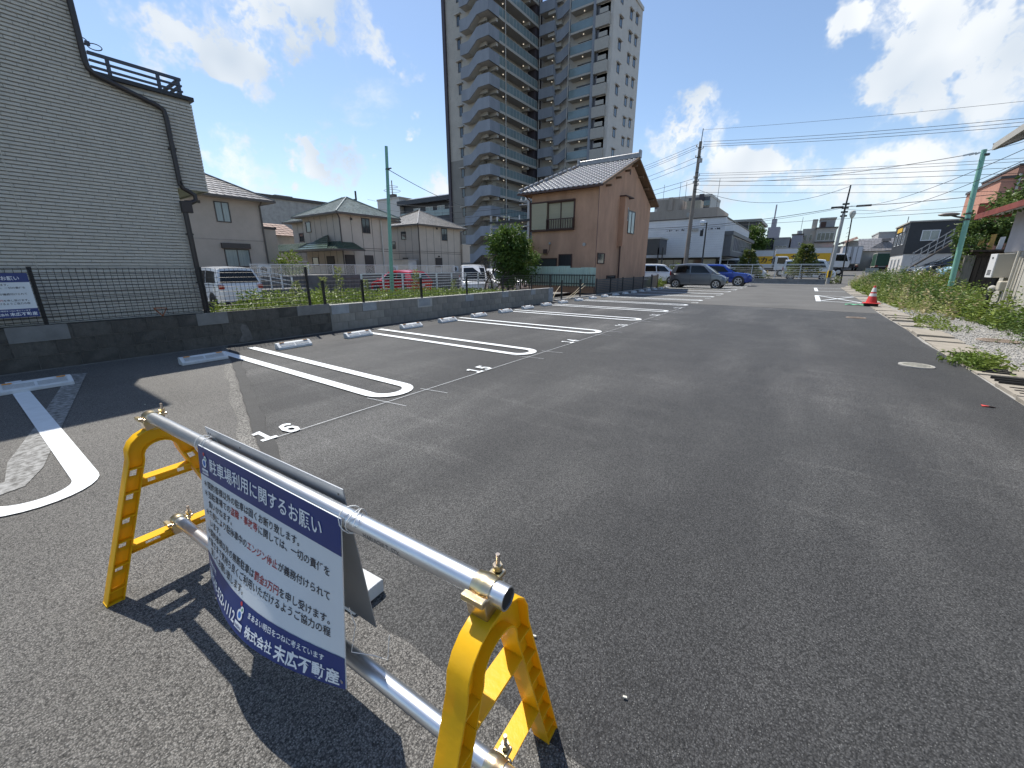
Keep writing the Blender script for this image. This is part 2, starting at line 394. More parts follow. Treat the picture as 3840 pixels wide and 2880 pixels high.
# earlier asphalt in the foreground (cut line wanders) and weathered asphalt at the far end: sheets of the lot
cut = [(2.02,0.92),(0.6,0.80),(-0.53,0.75),(-1.1,0.71),(-2.2,0.86),(-3.22,1.17),(-4.0,1.42),(-4.78,1.67),(-5.6,1.94),(-7.0,2.39),(-8.28,2.82)]
wig = []
for i in range(len(cut)-1):
    for k in range(6):
        t = k/6; wig.append((cut[i][0]*(1-t)+cut[i+1][0]*t, cut[i][1]*(1-t)+cut[i+1][1]*t + random.uniform(-.012,.012)))
wig.append(cut[-1])
sheet('old_asphalt', [(-8.28,-8),(2.02,-8)] + wig, 0.004, m_asph_old, lot)
far = [(1.99,16.5),(0.5,16.7),(-0.92,16.85),(-2.4,16.95),(-3.4,16.9),(-4.2,17.6),(-5.4,17.7),(-6.3,16.9),(-8.0,17.1)]
sheet('weathered_asphalt', [(2.0,17),(2.07,20),(2.03,25),(2.01,30),(2.14,36),(2.58,40),(3.55,43),(-9.55,43),(-9.55,17.3)] + far[::-1], 0.004, m_asph_far, lot)
# dark sealing band along the cut
band = [p for p in wig if p[0] < -2.6]
sheet('joint_band', [(x, y+0.004) for x, y in band] + [(x+0.06, y+0.10+0.012*math.sin(x*9)) for x, y in band[::-1]], 0.008, m_seal, lot)

sheet('pale_cut_edge', [(x, y-0.006+random.uniform(-.01,.004)) for x, y in band if x < -2.9] + [(x-0.03, y-0.10-0.02*math.sin(x*5)) for x, y in band[::-1] if x < -2.9], 0.0065, m_edge, lot)
# ------------------------------------------------------------------ painted bay lines
def umark(cy, x0=-7.72, x1=-3.42, half=0.295, w=0.128, z=0.0125, xs=None, mat=m_paint, name='bay_line'):
    mb = MB(); r = half
    pts = [(x0, cy-half)] ; n = 14
    cxx = x1 - r
    outer = [(x0 if xs is None else xs, cy-r)] + [(cxx + r*math.sin(PI*i/n), cy - r*math.cos(PI*i/n)) for i in range(n+1)] + [(x0, cy+r)]
    ri = r-w
    inner = [(x0 if xs is None else xs, cy-ri)] + [(cxx + ri*math.sin(PI*i/n), cy - ri*math.cos(PI*i/n)) for i in range(n+1)] + [(x0, cy+ri)]
    k = len(outer)
    mb.add([(x, y, z) for x, y in outer] + [(x, y, z) for x, y in inner], [(i, i+1, k+i+1, k+i) for i in range(k-1)])
    return mb.build(name, mat, lot, fix=False)
UC = [0.07 + 2.68*k for k in range(0, 15)]
for c in UC: umark(c)
# faded earlier marking, skewed against the new one
wo = MB(); wo.add([(x, y, 0.0085) for x, y in ((-7.66,.77),(-7.58,.92),(-5.15,.38),(-4.15,.16),(-3.86,.05),(-3.80,-.12),(-3.95,-.3),(-4.1,-.3),(-4.0,-.1),(-4.05,-.02),(-4.45,.02),(-5.25,.22))], [tuple(range(12))])
wo.build('worn_bay_line', m_oldpaint, lot, fix=False)
num = 16
for k in range(13):
    cy = UC[k] + 1.34
    lettering('bay_number', ''.join(chr(0xFF10+int(d_)) for d_ in str(num-k)), 0.30, lambda x, y, cy=cy: (-3.35 - y, cy + x, 0.0125), m_paint, lot, bold=0.042, align='CENTER', sx=0.68)
th = MB(); th.box(-3.343,-3.337,1.25,15.4,0.0118,0.0122)
for c in UC[1:6]:
    th.bar((-3.62,c-0.33,0.0122),(-3.08,c-0.26,0.0122),0.005,0.0006); th.bar((-3.42,c+0.24,0.0122),(-3.05,c+0.30,0.0122),0.005,0.0006)
th.build('setting_out_line', m_paint, lot)
bx = MB()
def strip(pts, w, z=0.0125):
    for a, b in zip(pts[:-1], pts[1:]): bx.bar((*a, z), (*b, z), w, 0.001)
strip([(0.58,21.2),(0.58,25.7)],0.17); strip([(0.66,25.6),(2.0,25.3)],0.10); strip([(0.66,21.3),(1.95,21.0)],0.10); strip([(0.66,25.4),(1.95,21.15)],0.10,0.0165); strip([(0.66,21.5),(1.98,25.15)],0.10,0.0205)
strip([(0.64,30.3),(0.64,35.4)],0.17); strip([(0.7,35.3),(2.0,35.0)],0.12); strip([(0.7,30.4),(1.98,30.3)],0.12)
bx.build('reserved_bay_marking', m_paint, lot)
# manholes
m_conc = M('concrete', (0.36,0.35,0.33), 0.85, var=0.15, scale=2.5, bump=0.5, bscale=45, stain=0.5, stcol=(0.17,0.165,0.15), stscale=2.0)
m_iron = M('cast_iron_cover', (0.30,0.24,0.19), 0.6, var=0.2, scale=12, bump=0.8, bscale=60)
m_palecov = M('pale_manhole_cover', (0.47,0.45,0.38), 0.6, col2=(0.30,0.29,0.25), scale=18, bump=0.8, bscale=70)
for (x, y, r, mt, lb) in ((1.49,7.9,0.175,m_palecov,'round pale worn manhole cover set in dark asphalt beside concrete drain slabs'), (1.32,14.77,0.205,m_iron,'round brown iron manhole cover near the seam with the lighter asphalt'), (3.2,11.6,0.27,m_iron,'rusty round cover lying in the gravel verge')):
    t = T('manhole_cover', lb, 'manhole cover', (x, y, 0))
    MB().lathe([(r+0.018,0.0),(r+0.018,0.012),(r,0.012),(r,0.006)], (x,y,0), 28).build('rim', m_conc if mt is m_palecov else m_iron, t)
    mb = MB(); mb.lathe([(r*0.985,0.004),(r*0.985,0.015)], (x,y,0), 28); 
    for a in range(-3, 4):
        hw = math.sqrt(max(0, (r*0.85)**2-(a*r*0.24)**2))
        mb.box(x-hw, x+hw, y+a*r*0.24-0.008, y+a*r*0.24+0.008, 0.013, 0.019)
    mb.build('cover', mt, t)
# little bits of litter
m_red = M('red_scrap', (0.55,0.06,0.05), 0.6)
sc_ = MB(); sc_.grid(lambda u, v: (1.66+0.10*u, 5.87+0.05*v+0.01*u, 0.006+0.008*math.sin(3*u+2*v)), 4, 2)
tag(sc_.build('paper_scrap', m_red, loc=(1.7,5.89,0.0)), 'small red scrap lying on the dark asphalt', 'litter')
m_pebble = M('light_chip', (0.6,0.58,0.5), 0.8)
for (x, y) in ((-0.26,1.0),(-0.62,1.02),(-5.3,0.98)):
    tag(MB().obb((x,y,0.009),(0.006,0.002,0),(-0.001,0.003,0),(0,0,0.002)).build('stone_chip', m_pebble, loc=(x,y,0)), 'tiny pale chip lying loose on the asphalt', 'stone chip', 'loose pale chips on the asphalt')

# ------------------------------------------------------------------ wheel stops
m_stop = M('wheel_stop_concrete', (0.60,0.62,0.63), 0.75, var=0.08, scale=7, bump=0.4, bscale=70, stain=0.25, stcol=(0.36,0.36,0.35), stscale=5)
m_stopshade = M('wheel_stop_groove_shade', (0.17,0.18,0.19), 0.8, var=0.1)  # dark tone puts the shade between the ribs into the colour
m_refl = M('orange_reflector', (0.85,0.33,0.03), 0.3, var=0.05, coat=0.5)
def wheel_stop(label, grp):
    t = T('wheel_stop', label, 'wheel stop', (0,0,0), grp)
    Ls, Dp, Hh = 0.58, 0.155, 0.105
    prof = [(0.0,0.0),(0.0,0.038),(-0.008,0.046),(-0.075,Hh-0.006),(-0.088,Hh),(-Dp+0.012,Hh),(-Dp,Hh-0.012),(-Dp,0.0)]
    MB().prism(prof, lambda x, z: (x, 0, z), lambda x, z: (x, Ls, z)).build('body', m_stop, t, bevel=0.006)
    d = Vector((-0.067,0,Hh-0.052)).normalized(); n = Vector((d.z,0,-d.x)); n = n if n.x > 0 else -n
    for s in (0, 1):
        y0 = 0.045 + s*0.258; y1 = y0 + 0.232
        a = Vector((-0.008,0,0.046)) + d*0.012 + n*0.0015; b = a + d*0.062
        MB().obb(((a.x+b.x)/2,(y0+y1)/2,(a.z+b.z)/2), d*0.031, (0,(y1-y0)/2,0), n*0.001).build('groove_shade_panel', m_stopshade, t)
        rb = MB()
        for k in range(5):
            c = a + d*(0.003 + k*0.0139); rb.obb((c.x,(y0+y1)/2,c.z), d*0.0034, (0,(y1-y0)/2,0), n*0.004)
        rb.build('rib', m_stop, t)
        yc = 0.085 + s*0.41
        MB().obb((-0.079,yc,Hh+0.002), (0.016,0,0.002), (0,0.036,0), (0,0,0.005)).build('reflector', m_refl, t)
    return t
STOPY = [0.14,1.80,3.16,4.50,5.95,7.22,8.56,9.92,11.3,12.65,14.04,15.45,16.85,18.2,19.6,20.95,22.3,23.6,24.9,26.2,27.6,28.9,30.2,31.6,33.0,34.2,35.6,36.9]
bays = 16
WORDS = ['sixteen','fifteen','fourteen','thirteen','twelve','eleven','ten','nine','eight','seven','six','five','four','three','two','one']
st0 = None
for i, y in enumerate(STOPY):
    xf = max(-7.62, -6.93 - 0.05*y)
    bn = bays - i//2
    side = 'the higher-numbered side' if i % 2 == 0 else 'the lower-numbered side'
    lb = 'white ribbed concrete wheel stop in bay %s, on %s' % (WORDS[i//2], side)
    if i == 0: o = st0 = wheel_stop(lb, 'wheel stops along the block wall')
    else: o = copy_tree(st0)
    o['label'] = lb
    o.location = (xf, y, 0.008 if y < 2.2 or y > 17 else 0.002); o.rotation_euler = (0,0,random.uniform(-.012,.02))
# ------------------------------------------------------------------ barricade in the foreground
PA = Vector((-2.20, 0.407, 0.742)); PB = Vector((-0.365, 0.501, 0.742))
PD = (PB-PA).normalized(); PN = Vector((-PD.y, PD.x, 0))      # along the pipe / across it (away from the camera)
m_yel = M('yellow_plastic', (0.98,0.57,0.010), 0.38, var=0.06, scale=9, bump=0.06, bscale=25, stain=0.2, stcol=(0.70,0.38,0.02), stscale=9)
def add_translucency(m, f, tint=None):
    t = m.node_tree; b = t.nodes['Principled BSDF']; o_ = t.nodes['Material Output']; tr = t.nodes.new('ShaderNodeBsdfTranslucent'); mxs = t.nodes.new('ShaderNodeMixShader'); mxs.inputs[0].default_value = f
    l_ = b.inputs['Base Color'].links
    if tint: tr.inputs[0].default_value = (*tint, 1)
    elif l_: t.links.new(l_[0].from_socket, tr.inputs[0])
    t.links.new(b.outputs[0], mxs.inputs[1]); t.links.new(tr.outputs[0], mxs.inputs[2]); t.links.new(mxs.outputs[0], o_.inputs[0])
add_translucency(m_yel, 0.28, (1.0,0.55,0.012))
m_galv = M('galvanised_steel', (0.70,0.715,0.735), 0.36, metal=1.0, var=0.10, scale=30, stretch=(0.2,4,4), bump=0.05, bscale=90)
m_dark = M('dark_inside', (0.012,0.012,0.012), 0.6)
m_zinc = M('yellow_zinc', (0.72,0.60,0.30), 0.30, metal=1.0, col2=(0.62,0.50,0.42), scale=40, bump=0.08, bscale=60)
m_bolt = M('bolt_steel', (0.55,0.47,0.40), 0.35, metal=1.0)
def a_frame(s, label):
    base = PA + PD*s; base.z = 0
    t = T('barricade_stand', label, 'barricade stand', tuple(base), 'yellow stands of the pipe barricade')
    def P(u, w, z): return base + PN*u + PD*w + Vector((0,0,z))
    def path(hw, hx, zs, zt):
        pts = [(-hw, 0.0)]
        n = 10
        for i in range(1, 6): pts.append((-hw + (hw-hx)*i/6, zs*i/6))
        for i in range(n+1):
            a = PI - PI*i/n; pts.append((hx*math.cos(a)*1.0, zs + (zt-zs)*math.sin(a)**0.8))
        for i in range(5, -1, -1): pts.append((hw - (hw-hx)*i/6 if i else hw, zs*i/6))
        return pts
    O = path(0.300, 0.112, 0.585, 0.700); I = path(0.243, 0.060, 0.575, 0.640)
    D2 = 0.026
    def ribbon(pts, th, w0=-D2, w1=D2):
        mb = MB(); rings = []
        for i, (u, z) in enumerate(pts):
            a = pts[max(i-1,0)]; b = pts[min(i+1,len(pts)-1)]
            d = Vector((b[0]-a[0], b[1]-a[1])); 
            if d.length < 1e-6: d = Vector((1,0))
            d.normalize(); nx, nz = -d.y*th, d.x*th
            rings.append([P(u,w0,z), P(u,w1,z), P(u-nx,w1,z-nz), P(u-nx,w0,z-nz)])
        return mb.loft(rings)
    ribbon(O, 0.0045).build('outer_rail', m_yel, t, smooth=True, bevel=0.0012)
    ribbon(I, -0.004).build('inner_rail', m_yel, t, smooth=True)
    # web with slots
    mb = MB(); n = len(O)
    SUB = 6
    def lerp(a, b, k): return (a[0]+(b[0]-a[0])*k, a[1]+(b[1]-a[1])*k)
    for i in range(n-1):
        for q in range(SUB):
            a0, a1 = lerp(O[i],O[i+1],q/SUB), lerp(O[i],O[i+1],(q+1)/SUB)
            b0, b1 = lerp(I[i],I[i+1],q/SUB), lerp(I[i],I[i+1],(q+1)/SUB)
            zc = (a0[1]+a1[1])/2
            legs = abs(a0[0]) > 0.105
            ph = (zc/0.098) % 1.0
            slot = legs and 0.05 < zc < 0.60 and 0.28 < ph < 0.72
            for k0, k1, keep in ((0.02,0.30,True),(0.30,0.72,not slot),(0.72,0.98,True)):
                if not keep: continue
                c = [lerp(a0,b0,k0), lerp(a1,b1,k0), lerp(a1,b1,k1), lerp(a0,b0,k1)]
                vs = [P(u,-0.002,z) for u, z in c] + [P(u,0.002,z) for u, z in c]
                mb.add(vs, [(0,1,2,3),(7,6,5,4),(0,4,5,1),(1,5,6,2),(2,6,7,3),(3,7,4,0)])
    mb.build('web', m_yel, t)
    # stiffening ribs across the channel
    for sgn in (-1, 1):
        for z in [0.06+0.098*k for k in range(6)]:
            rb = MB()
            uo = 0.300 - (0.188)*z/0.585; ui = 0.243 - (0.183)*z/0.575
            rb.obb(P(sgn*(uo+ui)/2,0,z), PN*((uo-ui)/2-0.003), PD*(D2-0.002), Vector((0,0,0.0022)))
            rb.build('stiffener', m_yel, t)
    for zc in (0.478, 0.205):
        hw = 0.243 - 0.183*zc/0.575
        cb = MB(); cb.obb(P(0,0,zc+0.017), PN*hw, PD*D2, Vector((0,0,0.0022))); cb.obb(P(0,0,zc-0.020), PN*hw, PD*0.012, Vector((0,0,0.002)))
        k = 7
        for q in range(k):
            u0 = -hw + 2*hw*q/k; u1 = -hw + 2*hw*(q+1)/k
            if q in (1, 5): 
                for zz in (0.012, -0.015): cb.obb(P((u0+u1)/2,0,zc+zz), PN*((u1-u0)/2), PD*0.002, Vector((0,0,0.004)))
            else: cb.obb(P((u0+u1)/2,0,zc-0.0015), PN*((u1-u0)/2), PD*0.002, Vector((0,0,0.0175)))
        cb.build('cross_bar', m_yel, t)
    # hooked feet
    for sgn in (-1, 1):
        ft = MB(); ft.obb(P(sgn*0.272,0,0.006), PN*0.026, PD*(D2-0.003), Vector((0,0,0.006)))
        ft.build('foot', m_yel, t)
    return t
S0, S1 = 0.035, 1.795
a_frame(S0, 'yellow plastic A-shaped barricade stand at the logo end of the hanging notice')
a_frame(S1, 'yellow plastic A-shaped barricade stand under the open black end of the steel pipe')
def pipe(a, b, r, label, mark=None):
    t = T('steel_pipe', label, 'pipe', tuple(a), 'galvanised pipes of the barricade')
    d = (b-a).normalized(); u = d.cross(Vector((0,0,1))).normalized(); w = u.cross(d)
    n = 28
    def ring(p, rr): return [p + u*math.cos(2*PI*k/n)*rr + w*math.sin(2*PI*k/n)*rr for k in range(n)]
    MB().loft([ring(a+d*0.004, r-0.003), ring(a, r-0.003), ring(a, r), ring(b, r), ring(b, r-0.003), ring(b-d*0.004, r-0.003)], caps=False).build('tube', m_galv, t, smooth=True)
    for p, q in ((a+d*0.003, a+d*0.03), (b-d*0.003, b-d*0.03)):
        MB().loft([ring(p, r-0.003), ring(q, r-0.003)]).build('bore', m_dark, t, smooth=True)
    if mark:
        def fn(x, y):
            an = y/r - 0.32          # printed low on the near side
            s = 1.44 + x
            return a + d*s + (-u*0 ) + (u*math.cos(an) + w*math.sin(an))*(r+0.0006)
        if u.y > 0: u = -u; w = u.cross(d) if (u.cross(d)).z > 0 else d.cross(u)
        lettering('mill_stamp', mark, 0.016, fn, M('stamp_ink', (0.10,0.10,0.11), 0.7, var=0.0), t, bold=0.0)
    return t
PR = 0.0235
pipe(PA, PB, PR, 'upper galvanised steel pipe of the barricade, with the notice hanging from it', 'MARUICHI T  STK')
LA = Vector((PA.x+0.05, PA.y-0.004, 0.252)); LB = LA + PD*1.80
pipe(LA, LB, PR, 'lower galvanised steel pipe of the barricade, passing behind the notice')
def clamp(c, sgn, label):
    t = T('pipe_clamp', label, 'pipe clamp', (c.x,c.y,c.z-0.05), 'brassy pipe clamps on the barricade')
    def Q(u, w, z): return c + PN*u + PD*w + Vector((0,0,z))
    mb = MB(); n = 20; rings = []
    for w in (-0.022,-0.016,-0.006,0.006,0.016,0.022):
        rr = PR + 0.0035 + (0.0025 if abs(w) < 0.01 else 0)
        rings.append([Q(math.cos(2*PI*k/n)*rr, w, math.sin(2*PI*k/n)*rr) for k in range(n)])
    mb.loft(rings).build('band', m_zinc, t, smooth=True)
    MB().prism([(-0.030,-0.050),(0.030,-0.050),(0.036,-0.012),(0.034,0.004),(-0.034,0.004),(-0.036,-0.012)], lambda u, z: Q(u,-0.024,z), lambda u, z: Q(u,0.024,z)).build('saddle', m_zinc, t, bevel=0.003)
    MB().obb(Q(-0.040,0,0.004), PN*0.008, PD*0.026, Vector((0,0,0.007))).build('hinge', m_zinc, t, bevel=0.002)
    mb = MB(); mb.cyl(Q(0.040,0.0,-0.012), Q(0.042,0.0,0.050), 0.0048, n=10)
    mb.build('bolt', m_bolt, t, smooth=True)
    MB().cyl(Q(0.041,0,0.014), Q(0.041,0,0.026), 0.0105, n=6).build('nut', m_zinc, t)
    MB().obb(Q(0.037,0,0.006), PN*0.015, PD*0.014, Vector((0,0,0.0055))).build('flap', m_zinc, t, bevel=0.002)
    return t
cu = lambda s: PA + PD*s
cl_ = lambda s: Vector((LA.x, LA.y, LA.z)) + PD*s
clamp(cu(S0), 1, 'brassy clamp holding the upper pipe on the stand away from the pipe mouth')
clamp(cu(S1-0.01), 1, 'brassy clamp holding the upper pipe next to its open black end')
clamp(cl_(0.012), 1, 'brassy clamp holding the lower pipe on the cross bar away from the pipe mouth')
clamp(cl_(1.755), 1, 'brassy clamp holding the lower pipe under the open black pipe end')

# ------------------------------------------------------------------ parking notices
m_white = M('notice_white', (0.70,0.74,0.76), 0.35, var=0.03, scale=4)
m_navy = M('notice_blue', (0.010,0.034,0.175), 0.35, var=0.08, scale=4)
m_ink = M('notice_ink', (0.02,0.022,0.03), 0.5, var=0.0); m_rink = M('notice_red_ink', (0.42,0.03,0.03), 0.5, var=0.0); m_wink = M('notice_white_ink', (0.80,0.83,0.85), 0.45, var=0.0)
m_green = M('logo_green', (0.05,0.30,0.12), 0.5, var=0.0); m_blue = M('logo_blue', (0.04,0.16,0.50), 0.5, var=0.0); m_lred = M('logo_red', (0.55,0.05,0.06), 0.5, var=0.0)
m_alu = M('board_back_grey', (0.42,0.44,0.46), 0.42, metal=0.35, var=0.06, scale=6)
def notice(t, P, Wd, Hd):
    k = Wd/0.8; NU = 16
    def face(x0, x1, y0, y1, off, name, mat, n=NU, nv=8):
        MB().grid(lambda u, v: P(x0+(x1-x0)*u, y0+(y1-y0)*v, off), n, nv).build(name, mat, t, smooth=True, fix=False)
    mb = MB(); nu, nv = NU, 8
    f = [[P(Wd*i/nu, -Hd*j/nv, 0.0) for i in range(nu+1)] for j in range(nv+1)]; b = [[P(Wd*i/nu, -Hd*j/nv, -0.003) for i in range(nu+1)] for j in range(nv+1)]
    vs = [p for r in f for p in r] + [p for r in b for p in r]; q = (nu+1)*(nv+1)
    I = lambda i, j: j*(nu+1)+i
    fs = [(I(i,j),I(i,j+1),I(i+1,j+1),I(i+1,j)) for i in range(nu) for j in range(nv)] + [(q+I(i,j),q+I(i+1,j),q+I(i+1,j+1),q+I(i,j+1)) for i in range(nu) for j in range(nv)]
    for i in range(nu): fs += [(I(i,0),I(i+1,0),q+I(i+1,0),q+I(i,0)), (I(i,nv),q+I(i,nv),q+I(i+1,nv),I(i+1,nv))]
    for j in range(nv): fs += [(I(0,j),q+I(0,j),q+I(0,j+1),I(0,j+1)), (I(nu,j),I(nu,j+1),q+I(nu,j+1),q+I(nu,j))]
    mb.add(vs, fs); mb.build('board', m_white, t, smooth=True)
    e = 0.0012*1.2
    face(0, Wd, -Hd*0.205, 0, e, 'header_band', m_navy); face(0, Wd, -Hd, -Hd*0.805, e, 'footer_band', m_navy)
    def line(segs, x, y, size, bold=0.018, sx=1.0, off=0.0014, nm='lettering'):
        for s, mt in segs:
            vs, fs_ = text_mesh(s, size*k, bold, sx=sx)
            w = 0
            for ch in s: w += (1.0 if ord(ch) > 255 else 0.58)
            mw = max((v[0] for v in vs), default=0)
            mb = MB(); mb.add([P(x*k+vx, y*k+vy, off) for vx, vy in vs], fs_); mb.build(nm, mt, t, fix=False)
            x += (mw/k if mw else 0) + size*0.07
        return x
    hb = -Hd/k
    line([('駐車場利用に関するお願い', m_wink)], 0.085, hb*0.205+0.030, 0.0545, 0.014, sx=0.98, off=0.0030)
    sz = 0.0292; y0 = hb*0.205-0.040; pt = (hb*0.805-hb*0.205+0.018)/8.0
    L8 = [[('＊契約者様以外の駐車は固くお断り致します。', m_ink)],
          [('＊当駐車場での', m_ink), ('盗難・事故等', m_rink), ('に関しては、一切の責任を', m_ink)],
          [('　負いかねます。', m_ink)],
          [('＊条例により駐停車中の', m_ink), ('エンジン停止', m_rink), ('が義務付けられて', m_ink)],
          [('　います。', m_ink)],
          [('＊契約者様以外の無断駐車は', m_ink), ('罰金3万円', m_rink), ('を申し受けます。', m_ink)],
          [('＊皆さまで気持ち良くご利用いただけるようご協力の程', m_ink)],
          [('　宜しくお願い致します。', m_ink)]]
    for i, sg in enumerate(L8): line(sg, 0.022, y0 + pt*i, sz, 0.009)
    fb = hb*0.805
    line([('お問合せ先', m_wink)], 0.030, fb-0.030, 0.020, off=0.0030)
    line([('☎048-522-1112', m_wink)], 0.030, fb-0.078, 0.044, 0.02, off=0.0030)
    line([('まあるい明日をつねに考えています', m_wink)], 0.405, fb-0.030, 0.0205, off=0.0030)
    line([('株式会社', m_wink)], 0.405, fb-0.080, 0.034, 0.022, off=0.0030)
    line([('末広不動産', m_wink)], 0.550, fb-0.084, 0.047, 0.026, off=0.0030)
    def disc(x, y, r0, r1, mt, nm='logo_ring'):
        mb = MB(); n = 16
        mb.add([P((x+r1*math.cos(2*PI*i/n))*k, (y+r1*math.sin(2*PI*i/n))*k, 0.003) for i in range(n)] + [P((x+r0*math.cos(2*PI*i/n))*k, (y+r0*math.sin(2*PI*i/n))*k, 0.003) for i in range(n)],
               [(i,(i+1)%n,n+(i+1)%n,n+i) for i in range(n)]); mb.build(nm, mt, t, fix=False)
    for lx, ly in ((0.050, hb*0.205+0.058), (0.365, fb-0.032)):
        disc(lx-0.004, ly+0.023, 0.0005, 0.0065, m_lred, 'logo_dot'); disc(lx+0.006, ly+0.008, 0.004, 0.010, m_wink); disc(lx+0.006, ly+0.008, 0.0003, 0.0058, m_green, 'logo_dot')
        disc(lx-0.004, ly-0.010, 0.009, 0.016, m_wink); disc(lx-0.004, ly-0.010, 0.0003, 0.0105, m_blue, 'logo_dot')
        face((lx-0.024)*k, (lx+0.022)*k, (ly-0.050)*k, (ly-0.031)*k, 0.003, 'logo_plate', m_wink, 2, 1)
        vs, fs_ = text_mesh('suehiro', 0.0135*k, 0.02)
        mb = MB(); mb.add([P((lx-0.021)*k+vx, (ly-0.0445)*k+vy, 0.0042) for vx, vy in vs], fs_); mb.build('logo_lettering', m_navy, t, fix=False)
BX0 = (Vector((-1.635,0,0))-Vector((PA.x,0,0))).x
def PF(x, y, off):
    v = -y/0.5; u = x/0.8
    out_ = 0.027 + 0.052*v + 0.075*v*v*math.sin(PI*min(1,max(0,u)))**1.0 + off
    p = PA + PD*(BX0 + x) - PN*out_; p.z = 0.757 + y
    return p
t = T('parking_notice', 'blue and white Japanese parking notice hanging on the barricade pipe', 'notice board', (PF(.4,-.5,0).x, PF(.4,-.5,0).y, 0.257))
notice(t, PF, 0.80, 0.50)
for xx in (0.012, 0.788):
    MB().cyl(PF(xx,-0.478,0.001), PF(xx,-0.478,0.0025), 0.006, n=10).build('eyelet', M('eyelet', (0.7,0.7,0.7), 0.3, metal=1.0), t)
# plain board hung back to back
rb = MB(); A0 = PA + PD*(BX0-0.075); A1 = A0 + PD*0.81
def PBk(u, v, o): p = A0 + PD*(0.81*u) + PN*(0.028 + 0.05*v + o); p.z = 0.79 - 0.505*v; return p
rb.add([PBk(0,0,0),PBk(1,0,0),PBk(1,1,0),PBk(0,1,0),PBk(0,0,.003),PBk(1,0,.003),PBk(1,1,.003),PBk(0,1,.003)], [(0,1,2,3),(7,6,5,4),(0,4,5,1),(1,5,6,2),(2,6,7,3),(3,7,4,0)])
tb = T('backing_board', 'plain grey metal board hung behind the parking notice, its edge above the pipe', 'board', tuple(PBk(.5,1,0)))
rb.build('panel', m_alu, tb)
hl = MB()
for u in (0.02, 0.04, 0.31, 0.97): hl.cyl(PBk(u,0.045,-0.0005), PBk(u,0.045,-0.0012), 0.003, n=8)
hl.build('screw_hole', m_dark, tb)
# wire ties
m_wire = M('white_tie_wire', (0.74,0.74,0.72), 0.4, var=0.05)
for s, lb in ((BX0-0.02, 'white wire tie looped round the pipe at the logo end of the notice'), (BX0+0.795, 'white wire tie looped round the pipe at the clear end of the notice')):
    pts = []
    for i in range(40):
        a = 2*PI*i/16; rr = PR + 0.004 + 0.004*max(0, math.sin(a*0.5))
        c = PA + PD*(s + 0.0012*i + 0.01*math.sin(i*0.7))
        p = c + PN*(math.cos(a)*rr); p.z = PA.z + math.sin(a)*rr*(1.25 if math.sin(a) > 0 else 1.0)
        pts.append(p)
    e0 = pts[-1]; pts += [e0 + PN*0.02 + Vector((0,0,-.02)), e0 + PN*0.03 + PD*0.01 + Vector((0,0,-.05))]
    tag(MB().tube(pts, 0.0014, 5).build('wire_tie', m_wire, smooth=True, loc=tuple(pts[0])), lb, 'wire')
pts = [PF(0.8,-0.26,-0.004) + PN*0.012, PF(0.8,-0.33,-0.004)+PN*0.03-PD*0.0, PF(0.8,-0.40,0)+PN*0.02, PF(0.8,-0.44,0)+PN*0.07+PD*0.03, PF(0.8,-0.47,0)+PN*0.10+PD*0.05, PF(0.8,-0.40,0)+PN*0.11+PD*0.045]
tag(MB().tube(pts, 0.0013, 5).build('loose_wire', m_wire, smooth=True, loc=tuple(pts[0])), 'loose curled white wire hanging between the two boards', 'wire')
# spare wheel stop lying behind the notice
sp = copy_tree(st0); sp['label'] = 'spare wheel stop lying on the asphalt behind the parking notice'; sp['group'] = 'wheel stops along the block wall'
sp.location = (-1.84, 0.64, 0.004); sp.rotation_euler = (0, 0, R(-86)); sp.scale = (1, 1, 0.62)
t2 = T('parking_notice', 'blue and white Japanese parking notice fixed to the black mesh fence of the white house', 'notice board', (-8.255,0.34,0.73))
notice(t2, lambda x, y, off: Vector((-8.255+off, -0.06+x, 1.285+y)), 0.80, 0.555)

# ------------------------------------------------------------------ block wall
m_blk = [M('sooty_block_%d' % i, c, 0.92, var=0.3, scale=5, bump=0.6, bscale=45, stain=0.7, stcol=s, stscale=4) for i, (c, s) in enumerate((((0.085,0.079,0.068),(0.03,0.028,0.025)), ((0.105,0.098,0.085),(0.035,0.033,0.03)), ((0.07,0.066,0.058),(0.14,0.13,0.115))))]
m_blk2 = [M('grey_block_%d' % i, c, 0.9, var=0.2, scale=4, bump=0.5, bscale=50, stain=0.6, stcol=s, stscale=3, stretch=(1,1,0.4)) for i, (c, s) in enumerate((((0.25,0.24,0.215),(0.11,0.105,0.095)), ((0.28,0.27,0.24),(0.12,0.115,0.105)), ((0.22,0.213,0.195),(0.10,0.097,0.088))))]
m_patch = M('new_mortar_patch', (0.20,0.198,0.188), 0.85, var=0.15, scale=6, bump=0.3, bscale=60); m_patch2 = M('blue_grey_patch', (0.30,0.325,0.345), 0.85, var=0.15, scale=6)
m_mort = M('sooty_mortar', (0.13,0.125,0.112), 0.95, var=0.3, scale=9); m_mort2 = M('mortar', (0.17,0.165,0.155), 0.95, var=0.2, scale=9)
bm_ = MB(); bm_.box(-0.06,0.0,0.004,0.396,0.004,0.196); blk = bm_.mesh('block'); blk.materials.append(m_blk[0])
bh = MB(); bh.box(-0.06,0.0,0.004,0.196,0.004,0.196); blkh = bh.mesh('half_block'); blkh.materials.append(m_blk[0])
